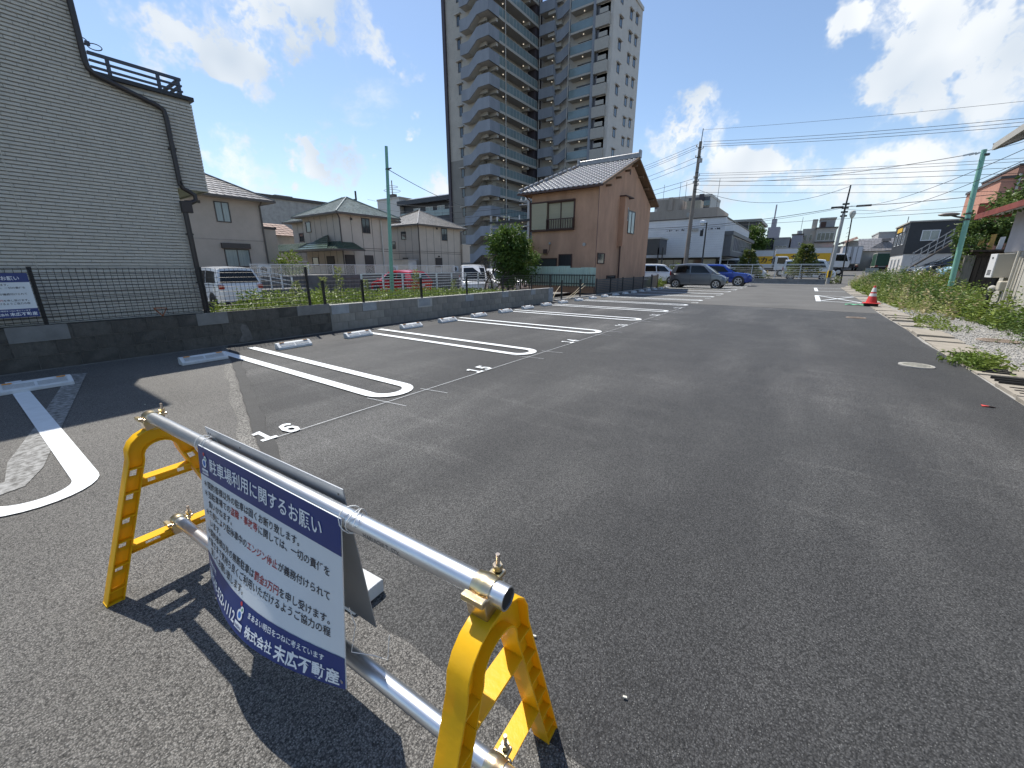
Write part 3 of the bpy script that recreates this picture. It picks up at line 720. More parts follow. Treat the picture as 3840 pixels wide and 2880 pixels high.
def wall_run(t, y0, y1, top, mats, core, mortar):
    mb = MB(); mb.box(-8.41,-8.306,y0,y1,0,top-0.004); mb.build(core, mortar, t)
    rows = 3; h = top/rows
    for r in range(rows):
        y = y0 + (0.0 if r % 2 == 0 else -0.2)
        while y < y1-0.02:
            ya, yb = max(y,y0), min(y+0.4,y1)
            if yb-ya > 0.05:
                inst('block', blk, t, (-8.30+random.uniform(-.003,.003), ya, r*h), random.choice(mats), scale=(1,(yb-ya)/0.4,h/0.2))
            y += 0.4
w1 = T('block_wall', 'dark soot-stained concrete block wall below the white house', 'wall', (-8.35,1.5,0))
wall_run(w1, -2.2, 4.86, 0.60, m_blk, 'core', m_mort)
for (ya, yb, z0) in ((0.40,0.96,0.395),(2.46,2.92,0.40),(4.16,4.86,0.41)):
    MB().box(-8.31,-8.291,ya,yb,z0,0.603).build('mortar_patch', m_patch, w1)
    
MB().prism([(3.02,0.05),(3.12,0.02),(3.26,0.06),(3.24,0.2),(3.20,0.33),(3.12,0.36),(3.08,0.28),(3.10,0.17)], lambda y, z: (-8.300,y,z), lambda y, z: (-8.2945,y,z)).build('cement_smear', M('cement_smear', (0.15,0.142,0.13), 0.9, var=0.25, scale=9), w1)
rh = MB(); rh.tube([(-8.285,1.93,0.74),(-8.285,2.09,0.73),(-8.285,2.02,0.61)], 0.009, 6); rh.tube([(-8.285,1.93,0.74),(-8.285,2.02,0.61)], 0.009, 6)
tag(rh.build('hand_tool', M('rust_orange', (0.30,0.10,0.04), 0.8, var=0.2), smooth=True, loc=(-8.285,2.0,0.6)), 'rusty triangular tool handle sticking up on the soot-stained wall', 'tool')
MB().box(-8.306,-8.27,-2.2,15.0,0.0,0.012).build('footing_edge', m_mort2, w1)
w2 = T('block_wall', 'weathered grey concrete block wall along the weed bed', 'wall', (-8.35,9.7,0))
wall_run(w2, 4.866, 14.55, 0.555, m_blk2, 'core', m_mort2)
MB().box(-8.43,-8.292,4.866,14.55,0.556,0.575).build('coping', M('coping', (0.42,0.41,0.39), 0.85, var=0.1), w2)
for (ya, yb, z0, mt) in ((4.90,5.32,0.37,m_patch2),(5.68,6.06,0.38,m_patch2),(7.40,7.80,0.36,m_patch2),(9.25,9.62,0.37,m_patch2),(11.1,11.45,0.38,m_patch2),(12.9,13.2,0.38,m_patch2),(14.2,14.55,0.05,m_patch2)):
    MB().box(-8.31,-8.290,ya,yb,z0,0.556).build('mortar_patch', mt, w2)
    if abs(ya-7.40) < .01: MB().box(-8.31,-8.2935,ya-0.05,yb+0.07,z0-0.03,0.556).build('mortar_smear', M('pale_mortar', (0.42,0.42,0.40), 0.9), w2)

# ------------------------------------------------------------------ black mesh fence on the wall
m_blackmetal = M('black_painted_steel', (0.022,0.022,0.024), 0.45, var=0.1)
def mesh_panel(mb, x, y0, y1, z0, z1, step=0.066, hz=0.082, r=0.0036):
    n = max(2, int(round((y1-y0)/step)))
    for i in range(n+1):
        y = y0+(y1-y0)*i/n
        mb.tube([(x,y,z0),(x,y,z1-0.05),(x+0.022,y,z1-0.022),(x,y,z1)], r, 3, False)
    k = max(2, int(round((z1-z0)/hz)))
    for j in range(k+1): mb.cyl((x-0.004,y0,z0+(z1-z0)*j/k), (x-0.004,y1,z0+(z1-z0)*j/k), r*1.25, n=3, caps=False)
def mesh_fence(label, posts, x, zb, zt, step=0.07):
    t = T('mesh_fence', label, 'fence', (x, posts[0], zb), None)
    for y in posts:
        MB().box(x-0.055,x-0.012,y-0.021,y+0.021,zb-0.1,zt+0.012).build('post', m_blackmetal, t)
        MB().box(x-0.058,x-0.009,y-0.025,y+0.025,zt+0.012,zt+0.020).build('post_cap', m_blackmetal, t)
    for a, b in zip(posts[:-1], posts[1:]):
        mb = MB(); mesh_panel(mb, x, a+0.004, b-0.004, zb+0.03, zt, step); mb.build('mesh_panel', m_blackmetal, t, fix=False)
    return t
mesh_fence('tall black wire mesh fence on the soot-stained wall in front of the white house', [-2.1,-1.05,0.78,2.66,4.47], -8.31, 0.60, 1.345)
mesh_fence('lower black wire mesh fence on the grey wall in front of the weed bed', [4.80,5.75,7.55,9.37,11.2,13.0,14.4], -8.31, 0.575, 1.075, 0.075)

# ------------------------------------------------------------------ white lap-sided house at the left
m_side = M('white_siding', (0.53,0.495,0.42), 0.7, var=0.06, scale=8, bump=0.35, bscale=60, stain=0.18, stcol=(0.38,0.36,0.31), stscale=0.9, stretch=(1,1.2,0.25))
m_sidegap = M('siding_joint', (0.33,0.31,0.27), 0.85, var=0.1)
m_brownpipe = M('dark_brown_pipe', (0.035,0.028,0.026), 0.4, var=0.1)
m_soff = M('soffit', (0.42,0.41,0.38), 0.8)
HX = -8.75
hs = T('white_house', 'white house of brick-pattern lap siding with stepped upper floors', 'house', (-11,0.5,0))
YA, YB, YC = 2.72, 3.16, 1.97    # ground floor, first floor and top floor corners
core = MB(); core.box(-15,HX-0.022,-6,YA-0.022,0,2.66); core.box(-15,HX-0.022,-6,YB-0.022,2.66,3.99); core.box(-15,HX-0.022,-6,YC-0.022,3.99,6.55); core.build('wall', m_sidegap, hs)
ch = 0.0475
nrow = int(6.5/ch)
for r in range(nrow):
    z0 = 0.14 + r*ch; z1 = z0+ch
    ye = YA if z0 < 2.60 else (YB if z0 < 3.94 else YC)
    mb = MB(); x = HX
    off = (r*0.083) % 0.225
    y = -2.6 - off
    while y < ye:
        ya, yb = max(y,-2.6), min(y+0.225, ye)
        if yb-ya > 0.03:
            e1 = 0.005+random.uniform(-.0015,.0025)
            mb.add([(x-0.012,ya+.002,z0+.004),(x-0.012,yb-.002,z0+.004),(x+e1,yb-.002,z0+.008),(x+e1,ya+.002,z0+.008),(x+0.003,yb-.002,z1-.016),(x+0.003,ya+.002,z1-.016),(x-0.006,yb-.002,z1-.003),(x-0.006,ya+.002,z1-.003),(x-0.02,ya+.002,z1),(x-0.02,yb-.002,z1)],
                   [(0,3,2,1),(3,5,4,2),(5,7,6,4),(7,8,9,6),(0,8,7,5,3),(1,2,4,6,9)])
        y += 0.225
    mb.build('siding_course', m_side, hs, fix=False)
    # return face (normal +Y), one strip
    q = MB(); q.box(-12.0,HX-0.004,ye-0.02,ye,z0+0.006,z1-0.002); q.build('siding_return', m_side, hs, fix=False)
for yj in (-1.4,0.9,2.62):
    MB().box(HX-0.01,HX+0.0075,yj-0.005,yj+0.005,0.14,2.62 if yj > 1.9 else 6.5).build('sealant_joint', m_side, hs)
MB().box(-15,HX+0.006,YA+0.002,YB-0.002,2.635,2.657).build('soffit', m_soff, hs)
MB().box(-15,HX+0.035,YC+0.004,YB+0.035,3.985,4.04).build('parapet_cap', m_blackmetal, hs)
MB().box(-15.2,HX+0.35,-6.3,YC+0.35,6.55,6.68).build('eave', m_brownpipe, hs)
# balcony railing
m_rail = M('navy_grey_rail', (0.05,0.06,0.085), 0.4, var=0.05)
rl = T('balcony_railing', 'dark metal railing of three bars on the flat roof of the white house', 'railing', (HX-0.1,2.6,4.04))
for y in (2.22, 2.80, 3.06): MB().box(HX-0.11,HX-0.07,y-0.02,y+0.02,4.04,4.30).build('post', m_rail, rl)
for z in (4.12,4.20,4.29):
    h_ = 0.018 if z > 4.25 else 0.011
    MB().box(HX-0.115,HX-0.065,YC+0.05,3.10,z-h_,z+h_).build('rail', m_rail, rl)
    MB().box(-10.6,HX-0.115,3.06,3.10,z-h_,z+h_).build('rail', m_rail, rl)
for x in (-9.6,-10.5): MB().box(x-.02,x+.02,3.06,3.10,4.04,4.30).build('post', m_rail, rl)
# rain pipe
rp = T('rain_pipe', 'dark brown rain pipe zigzagging down the corner of the white house', 'rain pipe', (HX+0.05,2.72,0.5))
def RP(y, z): return (HX+0.05, y, z)
MB().tube([RP(1.945,6.5),RP(1.945,4.12),RP(1.96,4.04),RP(2.02,3.985),RP(2.68,3.78),RP(2.74,3.74),RP(2.755,3.66),RP(2.755,2.66)], 0.036, 10).build('upper_run', m_brownpipe, rp, smooth=True)
MB().tube([RP(2.755,2.72),RP(2.78,2.62),RP(2.86,2.58),RP(2.93,2.53),RP(2.93,2.45),RP(2.86,2.41),RP(2.77,2.40)], 0.036, 10).build('elbow', m_brownpipe, rp, smooth=True)
MB().box(HX+0.005,HX+0.095,2.70,2.85,2.24,2.42).build('hopper', m_brownpipe, rp, bevel=0.008)
MB().tube([RP(2.745,2.3),RP(2.745,0.1)], 0.040, 10).build('lower_run', m_brownpipe, rp, smooth=True)
for z in (1.9,1.1,4.9,3.2):
    y = 2.745 if z < 2.3 else (1.945 if z > 4 else 2.755)
    MB().box(HX+0.0,HX+0.06,y-0.05,y+0.05,z-0.012,z+0.012).build('bracket', m_brownpipe, rp)
# aerial
ae = T('tv_aerial', 'loop aerial sticking out beyond the top corner of the white house', 'aerial', (HX-0.3,1.95,4.3))
MB().tube([(HX-.3,1.9,4.30),(HX-.3,2.06,4.46)], 0.014, 8).build('arm', m_rail, ae, smooth=True)
for y in (2.02,2.17):
    MB().tube([(HX-.3+0.02*math.cos(a*PI/8), y+0.075*math.cos(a*PI/8), 4.475+0.04*math.sin(a*PI/8)-(y-2.1)*0.25) for a in range(17)], 0.007, 6).build('loop', m_rail, ae, smooth=True)
MB().box(HX-.32,HX-.27,2.07,2.12,4.45,4.50).build('joint_box', m_rail, ae)
# ------------------------------------------------------------------ building helpers
m_glass = M('window_glass', (0.035,0.045,0.05), 0.06, var=0.15, scale=0.8, spec=0.8, coat=0.3)
m_curtain = M('curtained_glass', (0.20,0.24,0.24), 0.12, col2=(0.30,0.34,0.33), scale=3, stretch=(6,6,0.3), spec=0.8)
m_frame = M('dark_window_frame', (0.06,0.05,0.045), 0.45, var=0.1)
m_alu2 = M('aluminium_frame', (0.45,0.45,0.44), 0.4, metal=0.4, var=0.05)
def FP(face, pl):
    # maps (a, z, proud) on a wall face to world
    if face == 'X+': return lambda a, z, d: (pl+d, a, z)
    if face == 'X-': return lambda a, z, d: (pl-d, a, z)
    if face == 'Y-': return lambda a, z, d: (a, pl-d, z)
    return lambda a, z, d: (a, pl+d, z)
def fbox(mb, f, a0, a1, z0, z1, d0, d1):
    p = f(a0, z0, d0); q = f(a1, z1, d1)
    return mb.box(min(p[0],q[0]),max(p[0],q[0]),min(p[1],q[1]),max(p[1],q[1]),min(p[2],q[2]),max(p[2],q[2]))
def window(t, face, pl, a0, a1, z0, z1, fr=None, pane=None, mull=1, fw=0.05, sill=False, proud=0.04, name='window'):
    f = FP(face, pl); mb = MB()
    fbox(mb, f, a0, a1, z0, z0+fw, -0.01, proud); fbox(mb, f, a0, a1, z1-fw, z1, -0.01, proud)
    fbox(mb, f, a0, a0+fw, z0+fw, z1-fw, -0.01, proud); fbox(mb, f, a1-fw, a1, z0+fw, z1-fw, -0.01, proud)
    for k in range(mull):
        c = a0+(a1-a0)*(k+1)/(mull+1); fbox(mb, f, c-fw*0.4, c+fw*0.4, z0+fw, z1-fw, 0.0, proud*0.8)
    w = mb.build(name, fr or m_frame, t)
    n = mull+1
    for k in range(n):
        b0 = a0+fw+(a1-a0-2*fw)*k/n; b1 = a0+fw+(a1-a0-2*fw)*(k+1)/n
        q = MB(); fbox(q, f, b0+0.002, b1-0.002, z0+fw, z1-fw, 0.002, 0.012 + 0.006*(k % 2)); q.build('pane', pane or m_glass, w)
    if sill:
        q = MB(); fbox(q, f, a0-0.06, a1+0.06, z0-0.05, z0, 0.0, proud+0.06); q.build('sill', fr or m_frame, w)
    return w
def slope(t, A, B, C, D, rows, cols, mat, name='roof_slope', lift=0.03, jit=0.006):
    # A-B eave edge, D-C top edge; stepped courses of flat tiles
    A, B, C, D = Vector(A), Vector(B), Vector(C), Vector(D); mb = MB()
    n = (B-A).cross(D-A)
    if n.length < 1e-6: n = (B-A).cross(C-A)
    n.normalize()
    if n.z < 0: n = -n
    for r in range(rows):
        t0, t1 = r/rows, (r+1)/rows
        l0, r0 = A.lerp(D,t0), B.lerp(C,t0); l1, r1 = A.lerp(D,t1), B.lerp(C,t1)
        k = max(1, int(round(cols*((r0-l0).length+(r1-l1).length)/2/max(1e-6,(B-A).length))))
        for c in range(k):
            o = random.uniform(-jit, jit)
            a = l0.lerp(r0, c/k+0.003); b = l0.lerp(r0, (c+1)/k-0.003); cc = l1.lerp(r1, (c+1)/k-0.003); d = l1.lerp(r1, c/k+0.003)
            up = n*(lift+o)
            mb.add([a+up, b+up, cc+n*o*0.3, d+n*o*0.3, a-n*0.02, b-n*0.02], [(0,1,2,3),(4,5,1,0),(4,0,3),(5,2,1)])
    return mb.build(name, mat, t, fix=False)
def hip_roof(t, x0, x1, y0, y1, z, rise, ov, mat, rows=14, cols=26, ridge='y', trim=None):
    X0, X1, Y0, Y1 = x0-ov, x1+ov, y0-ov, y1+ov
    if ridge == 'y':
        h = (X1-X0)/2; r0 = (X0+h, Y0+h, z+rise); r1 = (X0+h, Y1-h, z+rise)
    else:
        h = (Y1-Y0)/2; r0 = (X0+h, Y0+h, z+rise); r1 = (X1-h, Y0+h, z+rise)
    a, b, c, d = (X0,Y0,z), (X1,Y0,z), (X1,Y1,z), (X0,Y1,z)
    if ridge == 'y':
        slope(t, b, c, r1, r0, rows, cols, mat); slope(t, d, a, r0, r1, rows, cols, mat); slope(t, a, b, r0, r0, rows, cols, mat); slope(t, c, d, r1, r1, rows, cols, mat)
    else:
        slope(t, a, b, r1, r0, rows, cols, mat); slope(t, c, d, r0, r1, rows, cols, mat); slope(t, b, c, r1, r1, rows, cols, mat); slope(t, d, a, r0, r0, rows, cols, mat)
    base = MB(); base.add([a,b,c,d,r0,r1], [(0,3,2,1)] + ([(1,2,5,4),(3,0,4,5),(0,1,4),(2,3,5)] if ridge == 'y' else [(0,1,5,4),(2,3,4,5),(1,2,5),(3,0,4)])); 
    base.build('roof_deck', mat, t)
    tm = trim or m_gutter
    mb = MB()
    mb.box(X0-.03,X1+.03,Y0-.06,Y0,z-0.10,z+0.01); mb.box(X0-.03,X1+.03,Y1,Y1+.06,z-0.10,z+0.01); mb.box(X0-.06,X0,Y0,Y1,z-0.10,z+0.01); mb.box(X1,X1+.06,Y0,Y1,z-0.10,z+0.01)
    mb.build('gutter', tm, t)
    MB().box(X0,X1,Y0,Y1,z-0.09,z-0.05).build('soffit', m_soff2, t)
    rd_ = MB(); 
    for p, q in ((a,r0),(b,r0 if ridge == 'y' else r1),(c,r1),(d,r1 if ridge == 'y' else r0),(r0,r1)): rd_.tube([Vector(p)+Vector((0,0,.03)), Vector(q)+Vector((0,0,.05))], 0.055, 6)
    rd_.build('ridge_cap', mat, t, smooth=True)
m_wfence = M('white_fence_paint', (0.66,0.68,0.69), 0.45, var=0.05)
m_gutter = M('brown_gutter', (0.10,0.085,0.075), 0.5, var=0.1)
m_soff2 = M('beige_soffit', (0.33,0.30,0.26), 0.8)
m_beige1 = M('plain_beige_stucco', (0.46,0.395,0.33), 0.85, var=0.06, scale=1.5, bump=0.4, bscale=40)
m_beige2 = M('beige_panel', (0.58,0.505,0.415), 0.8, var=0.06, scale=1.2, bump=0.3, bscale=30)
m_jnt = M('panel_joint', (0.16,0.14,0.12), 0.85)
m_slate1 = M('charcoal_slate', (0.19,0.18,0.175), 0.32, var=0.3, scale=4, spec=0.7)
m_slate2 = M('green_grey_slate', (0.20,0.235,0.215), 0.33, var=0.3, scale=5, spec=0.7)
m_slate3 = M('pale_slate', (0.28,0.265,0.245), 0.38, var=0.35, scale=6, spec=0.7)
m_shut = M('brown_shutter', (0.06,0.048,0.042), 0.6, var=0.1, bump=0.6, bscale=30, stretch=(0.1,0.1,3))

# rear yard sits lower than the lot: its own paving, retaining wall and terrace
# ------------------------------------------------------------------ beige houses
h1 = T('beige_house', 'plain beige two-storey house with charcoal slate roof and shutter-box window', 'house', (-31,9.5,-0.3), 'beige houses behind the rear lot')
MB().box(-36,-28,3,12.72,-0.3,5.22).build('wall', m_beige1, h1)
hip_roof(h1, -36, -28, 3, 12.72, 5.26, 2.5, 0.62, m_slate1, 16, 30)
window(h1, 'X+', -28, 10.25, 11.0, 3.88, 4.98, pane=m_curtain)
window(h1, 'X+', -28, 10.33, 11.68, 1.40, 2.42, pane=m_curtain)
MB().box(-28.0,-27.82,10.22,11.74,2.45,2.74).build('shutter_box', m_frame, h1)
MB().box(-28.0,-27.93,9.45,9.60,4.78,4.92).build('vent', m_frame, h1)
MB().tube([(-27.6,12.66,5.2),(-27.93,12.66,4.95),(-27.93,12.66,0)], 0.05, 8).build('rain_pipe', m_gutter, h1, smooth=True)
MB().box(-28.02,-27.985,3,12.72,2.90,2.96).build('string_course', M('beige_band', (0.36,0.315,0.275), 0.8), h1)
ax = T('annexe', 'small beige flat-roofed annexe between the plain beige house and the tiled porch house', 'annexe', (-31,14,-0.3))
MB().box(-34,-29.0,12.9,13.9,-0.3,3.75).build('wall', m_beige1, ax); MB().box(-34.1,-28.95,12.86,13.95,3.75,3.9).build('coping', m_frame, ax)
def panels(t, face, pl, a0, a1, z0, z1, step, zband):
    f = FP(face, pl); mb = MB(); n = int(round((a1-a0)/step))
    for k in range(1, n): c = a0+(a1-a0)*k/n; fbox(mb, f, c-0.018, c+0.018, z0, z1, -0.01, 0.006)
    mb.build('panel_joint', m_jnt, t)
    mb = MB()
    for z in zband: fbox(mb, f, a0, a1, z-0.02, z+0.02, -0.01, 0.009)
    mb.build('band_joint', m_jnt, t)
h2 = T('beige_house', 'beige panelled house with green-grey slate roof and low green tiled porch roof', 'house', (-31,19,-0.3), 'beige houses behind the rear lot')
MB().box(-33,-28,18.0,22.5,-0.3,5.12).build('wall', m_beige2, h2)
MB().box(-37.2,-29.3,19.3,23.2,-0.3,5.10).build('rear_wing', m_beige2, h2)
hip_roof(h2, -33, -28, 18.0, 22.5, 5.14, 1.45, 0.55, m_slate2, 14, 22, 'x')
hip_roof(h2, -37.2, -29.3, 19.3, 23.6, 5.10, 1.35, 0.55, m_slate2, 14, 26, 'x')
panels(h2, 'X+', -28, 18.0, 22.5, 0, 5.1, 0.9, (2.62,2.78)); panels(h2, 'Y-', 18.0, -33, -28, 0, 5.1, 0.9, (2.62,2.78)); panels(h2, 'Y-', 19.3, -37.2, -33, 0, 5.1, 0.9, (2.62,))
window(h2, 'X+', -28, 19.8, 20.5, 3.88, 4.95); 
for a in ((18.1,18.9),(19.78,20.55)):
    MB().box(-28.0,-27.95,a[0],a[1],0.9,2.28).build('shutter', m_shut, h2)
MB().box(-28.0,-27.93,18.85,19.0,4.72,4.88).build('vent', m_frame, h2)
window(h2, 'Y-', 18.0, -32.6, -31.9, 4.0, 4.78, mull=0); window(h2, 'Y-', 19.3, -36.2, -35.5, 3.5, 4.2, mull=0)
window(h2, 'Y-', 18.0, -32.3, -31.4, 1.5, 2.15, mull=0); MB().box(-30.2,-29.2,17.95,18.0,0.9,2.2).build('shutter', m_shut, h2)
MB().tube([(-27.5,17.5,5.1),(-27.9,17.93,4.8),(-27.9,17.93,0)], 0.05, 8).build('rain_pipe', m_gutter, h2, smooth=True)
MB().tube([(-27.92,21.5,4.95),(-27.92,21.5,0)], 0.055, 8).build('white_pipe', M('cream_pipe', (0.6,0.57,0.5), 0.5), h2, smooth=True)
m_gtile = M('green_porch_tile', (0.045,0.085,0.062), 0.3, var=0.25, scale=7, spec=0.7)
# porch roof wrapping the near corner
pz = 2.62
slope(h2, (-38.2,16.6,pz), (-26.9,16.6,pz), (-28.2,18.0,pz+0.62), (-37,18.0,pz+0.62), 6, 34, m_gtile, 'porch_roof')
slope(h2, (-26.9,16.6,pz), (-26.9,19.1,pz), (-28.0,18.9,pz+0.55), (-28.2,18.0,pz+0.62), 6, 9, m_gtile, 'porch_roof')
slope(h2, (-31.6,16.55,pz+0.02), (-29.6,16.55,pz+0.02), (-29.75,18.0,3.72), (-29.8,18.0,3.72), 7, 8, m_gtile, 'porch_gable')
slope(h2, (-29.8,16.55,pz+0.02), (-27.6,16.55,pz+0.02), (-29.7,18.0,3.72), (-29.8,18.0,3.72), 7, 8, m_gtile, 'porch_gable')
MB().box(-38.2,-26.85,16.52,16.6,pz-0.1,pz+0.02).box(-26.92,-26.85,16.6,19.1,pz-0.1,pz+0.02).build('porch_gutter', m_gutter, h2)
MB().box(-37,-28,16.62,18.0,pz-0.06,pz-0.03).build('porch_ceiling', m_soff2, h2)
MB().box(-32,-31.0,15.6,16.0,-0.3,1.75).box(-32.2,-29.6,15.5,16.1,1.75,1.82).build('porch_planter', M('white_planter', (0.55,0.53,0.5), 0.7), h2)
h3 = T('beige_house', 'beige panelled house with pale slate roof beside the apartment tower', 'house', (-32,30,-0.3), 'beige houses behind the rear lot')
MB().box(-36.5,-30.5,27.7,33.45,-0.3,5.22).build('wall', m_beige2, h3)
hip_roof(h3, -36.5, -30.5, 27.7, 33.45, 5.26, 1.75, 0.55, m_slate3, 16, 30)
panels(h3, 'X+', -30.5, 27.7, 33.45, 0, 5.2, 0.95, (2.72,2.88)); panels(h3, 'Y-', 27.7, -36.5, -30.5, 0, 5.2, 0.95, (2.72,2.88))
window(h3, 'X+', -30.5, 30.7, 31.5, 3.98, 5.18); MB().box(-30.5,-30.44,29.7,30.6,1.4,2.30).build('shutter', m_shut, h3)
MB().box(-30.5,-30.42,30.1,30.3,2.38,2.5).build('lamp', m_frame, h3); MB().box(-30.5,-30.43,30.0,30.18,4.98,5.14).build('vent', m_frame, h3)
window(h3, 'Y-', 27.7, -33.0, -32.3, 3.98, 4.72, mull=0); window(h3, 'Y-', 27.7, -34.7, -33.95, 3.15, 3.86, mull=0); window(h3, 'Y-', 27.7, -33.0,-32.2,2.05,2.3,mull=0)
MB().tube([(-30.0,27.2,5.2),(-30.42,27.62,4.9),(-30.42,27.62,0)], 0.055, 8).build('rain_pipe', m_gutter, h3, smooth=True)
MB().tube([(-30.0,33.9,5.2),(-30.42,33.5,4.9),(-30.42,33.5,0)], 0.055, 8).build('rain_pipe', m_gutter, h3, smooth=True)
MB().box(-31.5,-30.2,33.46,34.6,1.9,3.6).box(-31.6,-30.15,33.46,34.7,3.6,3.72).build('bay', m_beige2, h3)
for (hx, hy, hz_, lb) in ((-27.95,11.9,0.95,'white air-conditioner unit beside the shutter-box window'),(-27.95,21.9,0.95,'white air-conditioner unit near the cream pipe of the porch house'),(-30.45,31.9,0.95,'white air-conditioner unit on the pale-roofed beige house')):
    t_ = T('air_conditioner', lb, 'air conditioner', (hx,hy,hz_)); MB().box(hx,hx+0.3,hy,hy+0.75,hz_,hz_+0.55).build('casing', m_wfence, t_, bevel=0.02); MB().lathe([(0.0,0.0),(0.2,0.0),(0.2,0.02),(0.0,0.03)], (hx+0.3,hy+0.28,hz_+0.28), 16, 'x').build('fan_grille', m_frame, t_)
pd = T('porch_block', 'low white rendered block beside the pale-roofed beige house', 'outbuilding', (-32,26.5,-0.3))
MB().box(-33.3,-30.6,26.3,27.3,-0.3,2.05).build('wall', M('white_render', (0.62,0.61,0.58), 0.8), pd); MB().box(-33.4,-30.5,26.25,27.4,2.05,2.13).build('lid', M('grey_lid', (0.35,0.35,0.36), 0.7), pd)
cb = T('concrete_building', 'stained grey concrete flat-roofed building behind the beige houses', 'building', (-50,24,0))
MB().box(-56,-46,20,30,0,8.2).build('wall', m_conc, cb); MB().box(-56.2,-45.8,19.8,30.2,8.2,8.5).build('parapet', m_frame, cb); MB().box(-53,-51,25,27,8.5,9.4).build('roof_hut', m_conc, cb)
sh = T('small_house', 'small white house with rusty lean-to roof between the beige houses', 'house', (-40,17.5,-0.3))
MB().box(-44,-39,15.5,20.5,-0.3,4.2).build('wall', M('grey_white_wall', (0.5,0.49,0.46), 0.85), sh)
slope(sh, (-38.6,15.2,4.1), (-38.6,20.8,4.1), (-41.5,20.8,5.3), (-41.5,15.2,5.3), 6, 12, M('rust_metal', (0.20,0.11,0.08), 0.6, var=0.3), 'roof')

# ------------------------------------------------------------------ rear lot edges
m_rwall = M('retaining_block', (0.13,0.135,0.14), 0.9, var=0.2, scale=2, bump=0.4, bscale=20)
rw = T('retaining_wall', 'grey concrete retaining wall below the white chain-link fence', 'wall', (-24.2,18,-0.3))
MB().box(-24.6,-24.0,9.8,27.5,-0.3,0.92).build('wall', m_rwall, rw)
for k in range(4): MB().box(-24.0,-23.985,9.8,27.5,-0.06+k*0.25,-0.045+k*0.25).build('course_joint', m_jnt, rw)
struct(sheet('terrace', [(-24.3,9.8),(-24.3,40),(-60,40),(-60,9.8)], 0.90, m_rear))
cf = T('chain_link_fence', 'white chain-link fence on top of the retaining wall', 'fence', (-24.3,18,0.92))
posts = [10.05+1.58*k for k in range(11)]
for y in posts: MB().cyl((-24.3,y,0.9),(-24.3,y,1.54),0.022,n=8).build('post', m_wfence, cf)
MB().cyl((-24.3,posts[0],1.53),(-24.3,posts[-1],1.53),0.018,n=6).build('top_rail', m_wfence, cf)
for a, b in zip(posts[:-1], posts[1:]):
    mb = MB(); st = 0.085; h = 0.58; n = int((b-a+h)/st)
    for i in range(n):
        y = a - h + i*st
        for sg in (0, 1):
            p0, p1 = (y, 0.94), (y+h, 0.94+h)
            if sg: p0, p1 = (y, 0.94+h), (y+h, 0.94)
            ya, yb = p0[0], p1[0]; ta = max(0, (a-ya)/(yb-ya)); tb_ = min(1, (b-ya)/(yb-ya))
            if tb_ <= ta: continue
            mb.cyl((-24.3+0.005*sg, ya+(yb-ya)*ta, p0[1]+(p1[1]-p0[1])*ta), (-24.3+0.005*sg, ya+(yb-ya)*tb_, p0[1]+(p1[1]-p0[1])*tb_), 0.0042, n=3, caps=False)
    mb.build('chain_link', m_wfence, cf, fix=False)
pf = T('pipe_fence', 'low white pipe fence in front of the red car', 'fence', (-15,13,-0.3))
py_ = [10.35+1.07*k for k in range(9)]
for y in py_: MB().box(-15.03,-14.97,y-0.03,y+0.03,-0.3,1.10).build('post', m_wfence, pf)
for z in (1.09,0.98,0.88,0.74,0.6,0.46): MB().cyl((-15,py_[0],z),(-15,py_[-1],z),0.014 if z < 1.05 else 0.02,n=6).build('rail', m_wfence, pf)
sr = T('ramp_railing', 'white railing of the ramp beside the white minivan', 'railing', (-21.5,9.6,-0.3))
for k, y in enumerate((9.0,9.5,10.0,10.5)): MB().box(-21.03,-20.97,y-0.03,y+0.03,-0.3,1.25-0.12*k).build('post', m_wfence, sr)
for dz in (0,0.2,0.4): MB().bar((-21,9.0,1.25-dz),(-21,10.5,0.9-dz),0.04,0.04).build('rail', m_wfence, sr)
MB().box(-22,-20.4,8.8,11.2,-0.3,0.35).build('ramp_wall', m_rwall, sr)
# pale green steel pole in the weed bed
m_mint = M('mint_paint', (0.22,0.46,0.36), 0.5, var=0.08, scale=4, stain=0.15, stcol=(0.16,0.22,0.17), stscale=3)
mp_ = T('green_pole', 'tall pale green steel pole standing in the weed bed behind the grey wall', 'pole', (-12.5,9.93,0))
MB().cyl((-12.5,9.85,0),(-12.5,10.12,5.36),0.075,0.052,n=14).build('shaft', m_mint, mp_, smooth=True)
MB().lathe([(0.075,0),(0.075,0.04)], (-12.5,10.1,4.62), 12).build('band', m_frame, mp_); MB().box(-12.47,-12.3,10.07,10.12,4.64,4.67).build('hook', m_frame, mp_)

